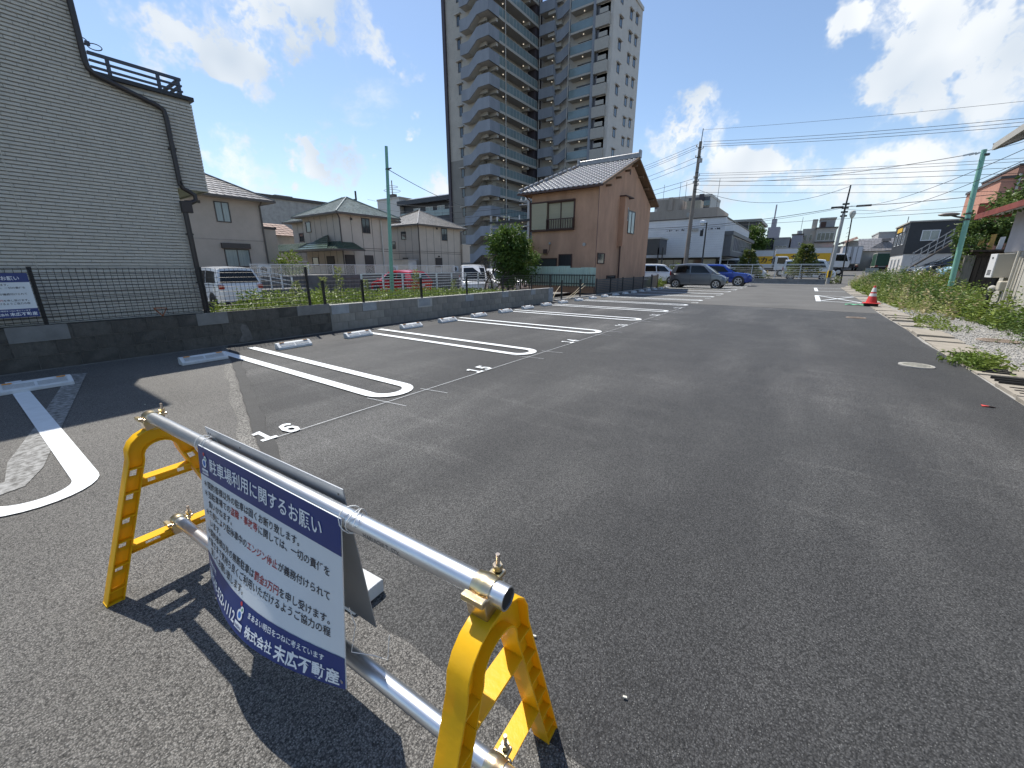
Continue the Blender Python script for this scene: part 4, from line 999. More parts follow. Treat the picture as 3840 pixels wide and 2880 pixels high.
# ------------------------------------------------------------------ foliage
def leafmat(name, c, c2, rough=0.5):
    m = M(name, c, rough, col2=c2, scale=1.7, detail=8, spec=0.4)
    b = m.node_tree.nodes['Principled BSDF']
    if 'Transmission Weight' in b.inputs:
        pass
    # thin-leaf translucency
    t = m.node_tree; o_ = t.nodes['Material Output']; tr = t.nodes.new('ShaderNodeBsdfTranslucent'); mxs = t.nodes.new('ShaderNodeMixShader'); mxs.inputs[0].default_value = 0.28
    src = b.inputs['Base Color'].links[0].from_socket
    t.links.new(src, tr.inputs[0]); t.links.new(b.outputs[0], mxs.inputs[1]); t.links.new(tr.outputs[0], mxs.inputs[2]); t.links.new(mxs.outputs[0], o_.inputs[0])
    return m
m_weed = leafmat('weed_green', (0.10,0.165,0.025), (0.25,0.31,0.055)); m_weed2 = leafmat('pale_weed', (0.24,0.29,0.08), (0.40,0.42,0.15)); m_leafdk = leafmat('dark_leaf', (0.045,0.095,0.02), (0.14,0.21,0.04)); m_conif = leafmat('conifer', (0.08,0.115,0.03), (0.18,0.215,0.06)); m_vine = leafmat('vine_leaf', (0.05,0.105,0.025), (0.15,0.21,0.05))
m_bark = M('bark', (0.06,0.045,0.035), 0.95, var=0.3, scale=12, bump=0.8, bscale=30)
def leaf(mb, p, s, d=None, asp=0.5):
    d = d or Vector((random.gauss(0,1),random.gauss(0,1),random.gauss(0,0.7))); d.normalize()
    u = Vector((random.gauss(0,1),random.gauss(0,1),random.gauss(0,1))); a = d.cross(u)
    if a.length < 1e-4: return
    a.normalize(); a *= s*asp*0.5; n = a.cross(d).normalized()*s*0.12
    p = Vector(p)
    mb.add([p, p+d*s*0.5+a+n, p+d*s, p+d*s*0.5-a+n], [(0,1,2),(0,2,3)])
def leafcloud(mb, blobs, n, s, hollow=0.55):
    tot = sum(b[3]*b[4]*b[5] for b in blobs)
    for (x,y,z,rx,ry,rz) in blobs:
        k = int(n*rx*ry*rz/tot)
        # clumps
        nc = max(3, k//26)
        cl = []
        for i in range(nc):
            v = Vector((random.gauss(0,1),random.gauss(0,1),random.gauss(0,1))).normalized()*(hollow+(1-hollow)*random.random()**0.6)
            cl.append((v, random.uniform(0.10,0.26)))
        for i in range(k):
            v, r = random.choice(cl)
            w = v + Vector((random.gauss(0,r),random.gauss(0,r),random.gauss(0,r*0.8)))
            leaf(mb, (x+w.x*rx, y+w.y*ry, z+w.z*rz), s*random.uniform(0.6,1.3), Vector((v.x,v.y,v.z*0.6)) + Vector((random.gauss(0,.7),random.gauss(0,.7),random.gauss(-.1,.6))))
def limb(mb, pts, r0, r1, n=7):
    k = len(pts); mb.tube(pts, [r0+(r1-r0)*i/(k-1) for i in range(k)], n)
def tree(name, label, base, blobs, n, s, mat, trunk, grp=None, cat='tree'):
    t = T(name, label, cat, base, grp); mb = MB()
    for pts, r0, r1 in trunk: limb(mb, [(base[0]+p[0],base[1]+p[1],base[2]+p[2]) for p in pts], r0, r1)
    mb.build('trunk', m_bark, t, smooth=True)
    mb = MB(); leafcloud(mb, [(base[0]+b[0],base[1]+b[1],base[2]+b[2],*b[3:]) for b in blobs], n, s); mb.build('crown', mat, t, fix=False)
    return t
tree('broadleaf_tree', 'rounded green tree with pale blossoms beside the brown stucco house', (-13.2,18.2,0), [(0,0,2.0,0.82,0.8,1.4),(0.35,0.1,2.65,0.65,0.6,0.8),(-0.4,-.1,2.45,0.65,0.6,0.75),(0.85,0.5,1.6,0.6,0.6,0.9),(0.1,0,1.1,0.6,0.5,0.7)], 8000, 0.17, m_leafdk,
     [([(0,0,0),(0.02,0.0,0.8),(0.05,0.05,1.6),(0,0,2.5)],0.07,0.02),([(0.02,0,0.7),(0.3,0.1,1.4),(0.6,0.3,1.9)],0.035,0.012),([(0.02,0,0.9),(-0.3,-0.1,1.7),(-0.4,-0.2,2.3)],0.035,0.012),([(0.25,0.1,0),(0.3,0.1,0.9),(0.5,0.2,1.6)],0.05,0.02)])
tree('shrub', 'yellow-green shrub squeezed against the brown stucco house', (-13.75,20.2,0), [(0,0,1.9,0.8,0.7,0.95),(0.2,0.2,2.5,0.5,0.5,0.5)], 2600, 0.12, m_weed, [([(0,0,0),(0,0,1),(0.1,0,2)],0.05,0.02)], cat='shrub')
bt = T('bare_tree', 'leafless dark twisted tree in front of the parked white cars', 'tree', (-13.7,17.0,0)); mb = MB()
random.seed(3)
def branch(mb, p, d, r, L, depth):
    pts = [Vector(p)]; dd = Vector(d).normalized()
    for i in range(4):
        dd = (dd + Vector((random.gauss(0,.25),random.gauss(0,.25),random.gauss(0.03,.18)))).normalized(); pts.append(pts[-1]+dd*L/4)
    mb.tube(pts, [r*(1-0.13*i) for i in range(5)], 5)
    if depth:
        for k in range(3): branch(mb, pts[random.randint(2,4)], dd+Vector((random.gauss(0,.8),random.gauss(0,.8),random.gauss(0.1,.5))), r*0.5, L*0.62, depth-1)
for bx_, d in ((0.0,(-.25,0,1)),(0.45,(-.05,0,1)),(0.5,(.3,0,1))): branch(mb, (-13.85+bx_,17.0,0), d, 0.055, 1.25, 3)
mb.build('trunk', m_bark, bt, smooth=True)
random.seed(11)
def weed_patch(name, label, fn, n, mats, hmin, hmax, ls, stems=True, cat='weeds'):
    # leafy stalks growing from fn() -> (x, y, z)
    mb = MB()
    for i in range(n):
        x, y, z, sc_h = fn(); h = random.uniform(hmin, hmax)*sc_h
        tip = Vector((x+random.gauss(0,.10)*h, y+random.gauss(0,.10)*h, z+h))
        b = Vector((x,y,z))
        k = max(3, int(h/ls*2.4))
        mb.add([b+Vector((.004,0,0)), b-Vector((.004,0,0)), tip], [(0,1,2)])
        for j in range(k):
            p = b.lerp(tip, (j+0.6)/k); a = random.uniform(0,2*PI)
            leaf(mb, p, ls*random.uniform(0.6,1.25)*(1.15-0.5*j/k), Vector((math.cos(a),math.sin(a),random.uniform(-.1,.7))), 0.42)
    o = mb.build(name, mats, None, fix=False); o['kind'] = 'stuff'; o['label'] = label; o['category'] = cat
    return o
def f_bed():
    y = random.uniform(4.9,14.2); x = random.uniform(-13.5,-8.6)
    return (x, y, 0.08, 1.08-0.05*(y-5))
def f_bed0():
    return (random.uniform(-11,-8.7), random.uniform(3.3,5.0), 0.05, 0.85)
weed_patch('weed_bed', 'dense bed of green weeds behind the grey block wall', f_bed, 3000, m_weed, 0.32, 0.66, 0.16)
weed_patch('weed_bed', 'weeds beside the corner of the white house behind the dark wall', f_bed0, 330, m_weed, 0.35, 0.72, 0.13)
struct(sheet('weed_soil', [(-14.2,2.9),(-8.44,2.9),(-8.44,15),(-14.2,15)], 0.08, M('bed_soil', (0.06,0.055,0.035), 0.95, col2=(0.09,0.11,0.04), scale=3)))
def tall_weed(x, y, h, label, s=0.11):
    t = T('tall_weed', label, 'weed', (x,y,0.08), 'tall feathery weeds in the bed'); mb = MB()
    mb.tube([(x,y,0.08),(x+0.02,y,h*0.5),(x+0.04,y+0.02,h)], [0.008,0.006,0.003], 5); mb.build('stem', m_weed, t)
    mb = MB()
    for i in range(240):
        z = h*random.uniform(0.25,1.0); r = (1.05-z/h)*0.22+0.02; a = random.uniform(0,2*PI)
        leaf(mb, (x+0.03+math.cos(a)*r*random.random(),y+math.sin(a)*r*random.random(),z), s*random.uniform(.5,1.1), Vector((math.cos(a),math.sin(a),0.6)), 0.22)
    mb.build('foliage', m_weed2, t, fix=False)
for x, y, h, lb in ((-10.4,6.45,1.36,'tallest pale feathery weed behind the grey wall, near the taller fence end'),(-10.0,5.75,1.10,'pale feathery weed close to the end of the taller black fence'),(-10.6,5.35,1.0,'short feathery weed next to the end post of the taller black fence'),(-10.2,9.0,1.28,'feathery weed in front of the red car'),(-9.6,10.1,0.95,'low feathery weed beside the pale green pole'),(-10.2,7.1,1.0,'feathery weed between the tallest weed and the pipe fence')): tall_weed(x, y, h, lb)
tree('garden_shrub', 'small leafy shrub between the plain beige house and the tiled porch', (-27.5,13.9,0.5), [(0,0,1.0,0.8,0.9,0.7)], 700, 0.2, m_weed, [([(0,0,0),(0,0,1)],0.05,0.03)], cat='shrub')
# ------------------------------------------------------------------ cars
m_tyre = M('tyre_rubber', (0.018,0.018,0.019), 0.8, var=0.1); m_rim = M('alloy_rim', (0.55,0.56,0.58), 0.3, metal=0.9, var=0.05); m_trimblk = M('black_trim', (0.015,0.015,0.016), 0.5, var=0.1)
m_cglass = M('car_glass', (0.006,0.008,0.009), 0.06, var=0.1, spec=0.45); m_lightglass = M('headlamp', (0.6,0.62,0.64), 0.12, var=0.05, coat=0.8); m_tail = M('tail_lamp', (0.35,0.015,0.015), 0.2, var=0.05, coat=0.6); m_plate = M('number_plate', (0.75,0.76,0.74), 0.5, var=0.02); m_plateY = M('yellow_plate', (0.75,0.6,0.05), 0.5, var=0.02)
def interp(pts, x, k):
    if x <= pts[0][0]: return pts[0][k]
    for a, b in zip(pts[:-1], pts[1:]):
        if x <= b[0]: t = (x-a[0])/max(1e-6, b[0]-a[0]); return a[k]+(b[k]-a[k])*t
    return pts[-1][k]
def car(name, label, loc, yaw, paint, L=4.2, W=1.72, H=1.55, wb=2.55, fo=0.80, wr=0.31, zb=0.20, top=None, belt=None, roof=None, wins=None, grp=None, tail=None, plate=m_plate, cat='car', rimdk=False, stripe=None, glass=None, roofmat=None, lamp_z=0.62, privacy=True):
    """x forward from the rear bumper (0) to the nose (L)"""
    g = glass or m_cglass
    t = T(name, label, cat, (0,0,0), grp); hw = W/2
    top = top or [(0,0.80),(0.1,0.93),(L-1.0,0.93),(L-0.15,0.74),(L,0.55)]
    xs = sorted(set([0,0.04,0.12,0.3,0.6,1.0] + [L*k/10 for k in range(2,9)] + [L-0.9,L-0.5,L-0.25,L-0.1,L-0.03,L] + [p[0] for p in top]))
    mb = MB(); rings = []
    for x in xs:
        e = min(x, L-x); wf = 1.0 - 0.16*max(0, 1-e/0.35)**2 - (0.05*max(0, 1-(L-x)/1.0))
        zt = interp(top, x, 1); lo = zb + 0.10*max(0, 1-e/0.25); w = hw*wf
        h = zt-lo
        half = [(w*0.86,lo),(w*0.97,lo+0.10*h),(w,lo+0.38*h),(w*0.995,lo+0.62*h),(w*0.965,zt-0.045),(w*0.90,zt)]
        rings.append([(x,-y,z) for y, z in half[::-1]] + [(x,y,z) for y, z in half])
    mb.loft(rings); mb.build('body', paint, t, smooth=True)
    # cabin
    def BP(x): return Vector((x, interp(belt,x,2), interp(belt,x,1)))
    def RPt(x): return Vector((x, interp(roof,x,2), interp(roof,x,1)))
    n = 12; mb = MB()
    bx0, bx1, rx0, rx1 = belt[0][0], belt[-1][0], roof[0][0], roof[-1][0]
    rows = []
    for i in range(n+1):
        k = i/n; b = BP(bx0+(bx1-bx0)*k); r = RPt(rx0+(rx1-rx0)*k); m_ = b.lerp(r,0.55); m_.y += 0.02
        half = [b, m_, r, Vector((r.x, r.y*0.86, r.z+0.035)), Vector((r.x, 0, r.z+0.06))]
        rows.append([(p.x,-p.y,p.z) for p in half[:-1]] + [tuple(half[-1])] + [(p.x,p.y,p.z) for p in half[:-1][::-1]])
    mb.loft(rows, caps=False, closed=False)
    m0 = len(rows[0]); mb.f.append(tuple(range(m0))); mb.f.append(tuple(len(mb.v)-m0+i for i in range(m0)))
    mb.build('cabin', roofmat or paint, t, smooth=True)
    for sg in (1, -1):
        for (b0, b1, r0, r1) in wins:
            q = MB()
            def fn(u, v):
                tt = 0.10+0.74*v
                p = BP(b0+(b1-b0)*u).lerp(RPt(r0+(r1-r0)*u), tt); mid = 0.02*(1-abs(tt-0.55)/0.55)
                return (p.x, sg*(p.y+mid+0.012), p.z)
            q.grid(fn, 5, 4); q.build('side_window', g, t, smooth=True, fix=False)
    def endglass(xb, xr, sgn, nm):
        b = BP(xb); r = RPt(xr); q = MB()
        def fn(u, v):
            tt = 0.10+0.80*v; p = b.lerp(r, tt); y = (p.y-0.07)*(2*u-1)
            return (p.x + sgn*0.014, y, p.z + 0.004 + 0.02*(1-(2*u-1)**2)*v)
        q.grid(fn, 6, 3); return q.build(nm, g, t, smooth=True, fix=False)
    endglass(bx1, rx1, 1, 'windscreen'); endglass(bx0, rx0, -1, 'rear_window')
    # wheels
    for x in (L-fo-wb, L-fo):
        for sg in (1, -1):
            y = sg*(hw-0.085)
            arch = MB(); arch.lathe([(wr*1.14,-0.10),(wr*1.14,0.094)], (x, y, wr), 22, 'y'); arch.build('wheel_arch', m_trimblk, t, smooth=True)
            w = MB(); w.lathe([(wr*0.62,-0.09),(wr*0.93,-0.095),(wr,-0.06),(wr,0.06),(wr*0.93,0.10),(wr*0.68,0.102)], (x, y+sg*0.004, wr), 24, 'y')
            if sg < 0: w.v = [(v[0], 2*y-v[1], v[2]) for v in w.v]
            wh = w.build('wheel', m_tyre, t, smooth=True)
            rm = MB(); rm.lathe([(wr*0.70,0.098),(wr*0.66,0.106),(wr*0.60,0.10),(wr*0.60,0.080)], (x,0,wr), 24, 'y')
            for k in range(5):
                a = 2*PI*k/5+0.3; d = Vector((math.cos(a),0,math.sin(a)))
                rm.obb(Vector((x,0.098,wr))+d*wr*0.36, d*wr*0.28, Vector((-d.z,0,d.x))*wr*0.085, (0,0.008,0))
            rm.lathe([(wr*0.14,0.09),(wr*0.12,0.112)], (x,0,wr), 10, 'y')
            rm.v = [(v[0], y+sg*v[1], v[2]) for v in rm.v]
            rm.build('rim', m_rim, wh)
            dk = MB(); dk.lathe([(wr*0.62,0.07),(wr*0.62,0.078)], (x,0,wr), 18, 'y'); dk.v = [(v[0], y+sg*v[1], v[2]) for v in dk.v]; dk.build('brake', m_trimblk, wh)
    # lamps, bumpers, mirrors, plates, door seams, handles
    for sg in (1, -1):
        zt = interp(top, L-0.2, 1)
        hl = MB(); hl.grid(lambda u, v: (L-0.30+0.24*u, sg*(hw*(0.94-0.20*u)+0.012), lamp_z+0.02+0.10*v-0.03*u), 4, 2); hl.build('headlight', m_lightglass, t, smooth=True, fix=False)
        q = MB(); q.obb((L-0.035, sg*hw*0.60, lamp_z+0.05), (0.03,0,0), (0,0.14,0), (0,0,0.055)); q.build('headlight', m_lightglass, t, bevel=0.01)
        tl = tail or (0.03, 0.86, 0.74, 0.98)
        q = MB(); q.obb((tl[0], sg*hw*tl[1], (tl[2]+tl[3])/2), (0.035,0,0), (0,hw*0.11,0), (0,0,(tl[3]-tl[2])/2)); q.build('tail_light', m_tail, t, bevel=0.01)
        b = BP(bx1-0.22); q = MB(); q.obb((b.x-0.02, sg*(b.y+0.13), b.z+0.07), (0.04,0,0), (0,0.075,0), (0,0,0.06)); q.build('mirror', paint, t, bevel=0.02)
        for (b0, b1, r0, r1) in wins[:2]:
            q = MB(); q.obb((b0+0.13, sg*(hw*0.985+0.008), interp(belt,b0,1)-0.13), (0.08,0,0), (0,0.012,0), (0,0,0.012)); q.build('door_handle', paint, t, bevel=0.004)
        sm = MB()
        for xx in [w_[0] for w_ in wins] + [wins[-1][1]]:
            sm.obb((xx, sg*(hw*0.99+0.003), (zb+0.14+interp(belt,xx,1))/2-0.02), (0.006,0,0), (0,0.004,0), (0,0,(interp(belt,xx,1)-zb-0.22)/2))
        sm.build('door_seam', m_trimblk, t)
        q = MB(); q.obb((L/2, sg*hw*0.965, zb+0.035), (wb/2-wr*1.25,0,0), (0,0.02,0), (0,0,0.035)); q.build('sill', m_trimblk, t)
    MB().obb((L+0.004-0.03,0,zb+0.24), (0.03,0,0), (0,hw*0.50,0), (0,0,0.09)).build('grille', m_trimblk, t, bevel=0.01)
    MB().obb((L+0.01,0,zb+0.22), (0.006,0,0), (0,0.165,0), (0,0,0.05)).build('front_plate', plate, t)
    MB().obb((-0.008,0,0.66), (0.006,0,0), (0,0.165,0), (0,0,0.05)).build('rear_plate', plate, t)
    MB().obb((0.05,0,zb+0.09), (0.05,0,0), (0,hw*0.8,0), (0,0,0.06)).build('rear_bumper', m_trimblk, t, bevel=0.02)
    if stripe:
        for sg in (1, -1): MB().box(0.25, L-0.35, sg*hw*1.003-0.005, sg*hw*1.003+0.005, stripe[1], stripe[2]).build('stripe', stripe[0], t)
        MB().box(L-0.012, L+0.012, -hw*0.75, hw*0.75, stripe[1], stripe[2]).build('stripe', stripe[0], t)
    off = Matrix.Rotation(yaw, 4, 'Z') @ Vector((L/2, 0, 0))
    t.location = Vector(loc) - off; t.rotation_euler = (0,0,yaw)
    return t
def cpaint(nm, c, metal=0.0, rough=0.22): return M(nm, c, rough, metal=metal, var=0.03, coat=0.7, scale=1)
p_grey = cpaint('grey_metallic', (0.17,0.185,0.205), 0.55, 0.3); p_blue = cpaint('blue_metallic', (0.010,0.04,0.26), 0.3); p_white = cpaint('white_car_paint', (0.74,0.76,0.78)); p_red = cpaint('red_car_paint', (0.46,0.008,0.014), 0.0); p_black = cpaint('black_car_paint', (0.012,0.013,0.017)); p_silver = cpaint('silver_paint', (0.5,0.53,0.56), 0.6, 0.3); p_lblue = cpaint('pale_blue_paint', (0.30,0.50,0.58), 0.3); p_roofw = cpaint('pale_roof_paint', (0.62,0.64,0.66))
# tall kei hatchback
kw = dict(L=3.55, W=1.50, H=1.62, wb=2.55, fo=0.56, wr=0.29, zb=0.20, top=[(0,0.86),(0.06,0.98),(2.75,0.98),(3.25,0.84),(3.47,0.70),(3.55,0.52)],
          belt=[(0.05,0.97,0.70),(1.2,0.96,0.735),(2.5,0.96,0.725),(2.98,0.95,0.66)], roof=[(0.26,1.50,0.56),(1.0,1.58,0.60),(1.9,1.57,0.60),(2.12,1.52,0.565)], wins=[(0.35,1.28,0.50,1.26),(1.36,2.62,1.34,2.02)], tail=(0.03,0.88,0.84,1.12))
car('kei_car', 'grey metallic kei hatchback with pale roof, nose towards the aisle', (-6.02,30.72,0), 0, p_grey, grp=None, plate=m_plateY, roofmat=None, **kw)
# suv
sv = dict(L=4.55, W=1.86, H=1.62, wb=2.72, fo=0.88, wr=0.36, zb=0.24, top=[(0,0.86),(0.08,1.02),(3.25,1.02),(4.1,0.94),(4.45,0.82),(4.55,0.60)],
          belt=[(0.10,1.02,0.84),(1.4,1.0,0.90),(2.8,0.99,0.88),(3.45,0.98,0.78)], roof=[(0.42,1.50,0.62),(1.3,1.58,0.68),(2.2,1.57,0.68),(2.55,1.51,0.64)], wins=[(0.45,1.35,0.72,1.36),(1.45,2.98,1.45,2.42)], lamp_z=0.74)
car('suv', 'bright blue sports utility car parked beyond the grey kei hatchback', (-5.55,36.3,0), 0, p_blue, **sv)
# minivan and hatch in the rear lot
ZR = -0.28
mv = dict(L=4.3, W=1.70, H=1.68, wb=2.75, fo=0.80, wr=0.31, zb=0.18, top=[(0,0.84),(0.05,0.98),(3.5,0.98),(4.0,0.86),(4.22,0.72),(4.3,0.52)],
          belt=[(0.06,0.98,0.80),(1.5,0.98,0.83),(3.0,0.97,0.82),(3.85,0.95,0.72)], roof=[(0.32,1.56,0.64),(1.2,1.63,0.69),(2.3,1.62,0.69),(2.85,1.56,0.65)], wins=[(0.35,1.25,0.55,1.25),(1.33,2.25,1.33,2.15),(2.33,3.4,2.23,2.75)], tail=(0.03,0.84,0.80,0.95))
car('minivan', 'white minivan seen from behind beside the white house', (-21.0,7.35,ZR), PI, p_white, **mv)
hb_ = dict(L=4.0, W=1.70, H=1.48, wb=2.55, fo=0.80, wr=0.31, zb=0.18, top=[(0,0.80),(0.06,0.93),(3.0,0.92),(3.65,0.80),(3.92,0.66),(4.0,0.48)],
          belt=[(0.06,0.94,0.78),(1.4,0.92,0.82),(2.6,0.90,0.80),(3.2,0.88,0.70)], roof=[(0.45,1.38,0.60),(1.2,1.45,0.64),(1.9,1.44,0.64),(2.25,1.38,0.60)], wins=[(0.55,1.32,0.72,1.3),(1.4,2.72,1.38,2.12)], tail=(0.03,0.86,0.70,0.90))
car('hatchback', 'red hatchback parked behind the white pipe fence', (-20.2,16.6,ZR), PI, p_red, **hb_)
vn = dict(L=4.6, W=1.72, H=1.95, wb=2.6, fo=0.95, wr=0.31, zb=0.2, top=[(0,0.9),(0.04,1.05),(3.95,1.02),(4.38,0.92),(4.55,0.75),(4.6,0.5)],
          belt=[(0.05,1.06,0.83),(2.0,1.05,0.85),(3.5,1.03,0.84),(4.28,1.0,0.76)], roof=[(0.14,1.84,0.72),(1.2,1.90,0.76),(2.8,1.90,0.76),(3.55,1.82,0.72)], wins=[(0.25,1.45,0.30,1.4),(1.55,2.6,1.5,2.5),(2.7,3.85,2.6,3.4)], tail=(0.03,0.9,0.9,1.25), lamp_z=0.70)
car('van', 'white van facing the weed bed, sky mirrored in its windscreen', (-18.3,21.2,ZR-0.12), R(-46), p_white, cat='van', **vn)
car('minivan', 'white minivan parked next to the sky-mirroring van, behind the leafless tree', (-18.6,24.0,ZR-0.1), R(-30), p_white, **mv)
car('hatchback', 'white hatchback half hidden by the rounded green tree', (-18.4,26.6,ZR-0.1), R(-30), p_white, **hb_)
car('minivan', 'white minivan behind the rear of the grey kei hatchback', (-11.0,37.6,0), 0.2, p_white, **mv)
# ------------------------------------------------------------------ apartment tower
m_twall = M('tower_beige_tile', (0.40,0.38,0.34), 0.75, var=0.08, scale=0.6, bump=0.3, bscale=12, fine=0.25, fscale=6, fcol=(0.26,0.25,0.225))
m_twall2 = M('tower_grey_tile', (0.215,0.205,0.185), 0.75, var=0.1, scale=0.6)
m_twhite = M('tower_white_tile', (0.52,0.50,0.465), 0.7, var=0.05, scale=0.8, bump=0.3, bscale=10, fine=0.3, fscale=5, fcol=(0.43,0.415,0.385))
m_tblue = M('tower_blue_grey_paint', (0.235,0.26,0.30), 0.75, var=0.12, scale=0.8, stain=0.25, stcol=(0.13,0.155,0.20), stscale=1.2, stretch=(1,1,0.3))
m_tslab = M('tower_slab', (0.42,0.405,0.37), 0.8, var=0.06); m_tunder = M('tower_soffit', (0.36,0.345,0.32), 0.85, var=0.08); m_tdark = M('tower_dark_trim', (0.06,0.05,0.06), 0.6)
m_bglass = M('balcony_glass', (0.17,0.235,0.25), 0.12, var=0.12, scale=0.4, spec=0.8, coat=0.2)
m_lamp = M('corridor_lamp', (0.9,0.85,0.75), 0.4, var=0.0, emit=(1.0,0.88,0.7,0.5))
m_door = M('flat_door', (0.30,0.285,0.26), 0.6); m_door_and_shade = M('dark_door_and_recess_shade', (0.10,0.10,0.115), 0.5)  # the dark one serves real doors and painted shade in recesses
tw = T('apartment_tower', 'tall beige and blue-grey apartment tower with open corridors and outside stairs', 'apartment tower', (-40,60,0))
ZT = 41.2
MB().box(-50.2,-43.6,53.5,66,0,17.9).build('wall', m_twall2, tw)
MB().box(-50.2,-43.6,53.5,66,17.9,ZT+4).build('wall', m_twall, tw)
MB().box(-50.75,-50.2,53.2,66,0,ZT+4).build('dark_edge', m_tdark, tw)
MB().box(-43.6,-42.6,54.6,66,0,ZT+4).build('corridor_wall', m_tslab, tw)
MB().box(-42.6,-28.45,66.4,76.6,0,ZT).build('wall', m_twhite, tw)
MB().box(-30.6,-28.44,65.2,66.4,0,ZT).build('corner_wall', m_twhite, tw)
MB().box(-43.0,-28.3,66.3,76.7,ZT,ZT+0.5).build('parapet', m_twhite, tw)
MB().box(-42.6,-41.2,64.4,66.4,0,ZT+3).build('shaft', m_tdark, tw)
FL = [6.18 + 2.885*k for k in range(-1, 13)]
def yz(mb, poly, x0, x1): return mb.prism(poly, lambda y, z: (x0,y,z), lambda y, z: (x1,y,z))
def xz(mb, poly, y0, y1): return mb.prism(poly, lambda x, z: (x,y0,z), lambda x, z: (x,y1,z))
for fi, z in enumerate(FL):
    f = T if False else None
    # stair flight parapet on the Y- side, with its landing to the left
    pr = 1.38
    low = [(-46.28,z-1.17),(-44.8,z-1.17),(-43.08,z),(-41.0,z)]; top_ = [(-41.0,z+1.42),(-43.1,z+1.45),(-44.67,z+0.26),(-46.28,z+0.22)]
    sp_ = MB(); xz(sp_, low+top_, 52.1, 52.28); sp_.build('stair_parapet', m_tblue, tw)
    MB().box(-41.18,-41.0,52.28,54.57,z,z+1.42).build('corner_parapet', m_tblue, tw)
    st = MB(); xz(st, [(-46.28,z-1.13),(-44.8,z-1.13),(-43.08,z+0.04),(-41.2,z+0.04),(-41.2,z+0.2),(-43.1,z+0.2),(-44.85,z-0.95),(-46.28,z-0.95)], 52.28, 53.5); st.build('stair_flight', m_tunder, tw)
    MB().box(-43.6,-41.05,52.28,65.1,z+0.0,z+0.22).build('corridor_slab', m_tunder, tw)
    MB().box(-41.1,-40.98,54.57,65.1,z-0.03,z+0.30).build('slab_edge', m_tslab, tw)
    MB().box(-43.6,-41.25,54.15,54.6,z-0.42,z).build('beam', m_tslab, tw)
    MB().box(-44.6,-42.3,53.2,53.5,z-0.45,z-0.02).build('beam', m_tslab, tw)
    MB().box(-43.6,-41.3,62.6,63.0,z-0.42,z).build('beam', m_tslab, tw)
    n = 12; y0 = 54.57; y1 = 64.95; st_ = (y1-y0)/n
    for k in range(n):
        MB().box(-41.05,-41.02,y0+k*st_+0.03,y0+(k+1)*st_-0.03,z+0.30,z+1.38).build('glass_panel', m_bglass, tw)
    rl_ = MB(); rl_.box(-41.07,-41.0,y0,y1,z+1.38,z+1.43)
    for k in range(n+1): rl_.box(-41.06,-41.01,y0+k*st_-0.025,y0+k*st_+0.025,z+0.30,z+1.38)
    rl_.build('corridor_rail', m_tslab, tw)
    for yy in (56.8, 62.2):
        MB().lathe([(0.04,0.08),(0.09,0.1),(0.09,0.18),(0.04,0.2)], (-42.0,yy,z-0.2), 8).build('ceiling_lamp', m_lamp, tw)
    MB().box(-42.6,-42.56,57.8,58.8,z+0.22,z+2.3).build('flat_door', m_door_and_shade, tw); MB().box(-42.6,-42.56,62.8,64.3,z+0.22,z+2.4).build('flat_door', m_door_and_shade, tw); MB().box(-42.6,-42.57,55.6,57.2,z+0.22,z+2.4).build('flat_door', m_door, tw)
    # small window of the left wing with hood
    window(tw, 'Y-', 53.5, -48.0, -47.35, z+0.42, z+1.75, mull=0, fw=0.08); MB().box(-48.25,-47.1,53.15,53.5,z+1.78,z+1.92).build('window_hood', m_tslab, tw)
    # right wing: second stair, balcony glass, column, small balcony, windows
    zs = z+1.35
    a = MB(); xz(a, [(-40.6,z+1.5),(-37.9,z+1.5),(-37.9,z+2.92),(-40.6,z+2.92)], 64.6, 64.78); a.build('stair_parapet', m_tblue, tw)
    a = MB(); yz(a, [(64.78,z+1.5),(65.5,z+0.5),(65.5,z+1.9),(64.78,z+2.92)], -38.06, -37.88); a.build('stair_parapet', m_tblue, tw)
    a = MB(); xz(a, [(-37.88,z+0.3),(-37.1,z+0.3),(-35.5,z+1.15),(-35.5,z+2.6),(-37.1,z+1.75),(-37.88,z+1.75)], 65.3, 65.48); a.build('stair_parapet', m_tblue, tw)
    MB().box(-40.6,-37.9,64.78,66.4,z+1.52,z+1.70).build('stair_landing', m_tunder, tw); MB().box(-39.2,-37.95,64.9,65.3,z+1.08,z+1.5).build('beam', m_tslab, tw)
    MB().box(-38.6,-37.3,65.7,66.4,z-0.2,z+1.5).build('stair_pier', m_tslab, tw)
    MB().lathe([(0.04,0.06),(0.08,0.08),(0.08,0.16)], (-38.7,65.6,z+0.9), 8).build('ceiling_lamp', m_lamp, tw)
    zb_ = z+0.33
    MB().box(-35.3,-31.5,65.0,66.4,zb_,zb_+0.26).build('balcony_slab', m_tslab, tw); MB().box(-35.25,-31.55,65.06,65.09,zb_+0.30,zb_+1.38).build('glass_panel', m_bglass, tw)
    MB().box(-35.3,-31.5,65.04,65.11,zb_+1.38,zb_+1.43).build('balcony_rail', m_tslab, tw)
    MB().lathe([(0.04,0.06),(0.08,0.08),(0.08,0.16)], (-33.4,65.7,zb_-0.18), 8).build('ceiling_lamp', m_lamp, tw)
    window(tw, 'Y-', 66.38, -34.6, -32.2, zb_+0.28, zb_+2.2, mull=1, fw=0.08)
    MB().box(-31.05,-28.95,64.7,65.2,z+0.0,z+1.45).build('small_balcony', m_tslab, tw); MB().box(-31.0,-29.0,65.2,65.22,z+1.45,z+2.8).build('balcony_shade', m_door_and_shade, tw); MB().box(-30.6,-29.3,65.0,65.2,z+1.7,z+2.3).build('outdoor_unit', m_tslab, tw)  # flat dark sheet paints the shade inside the small balcony
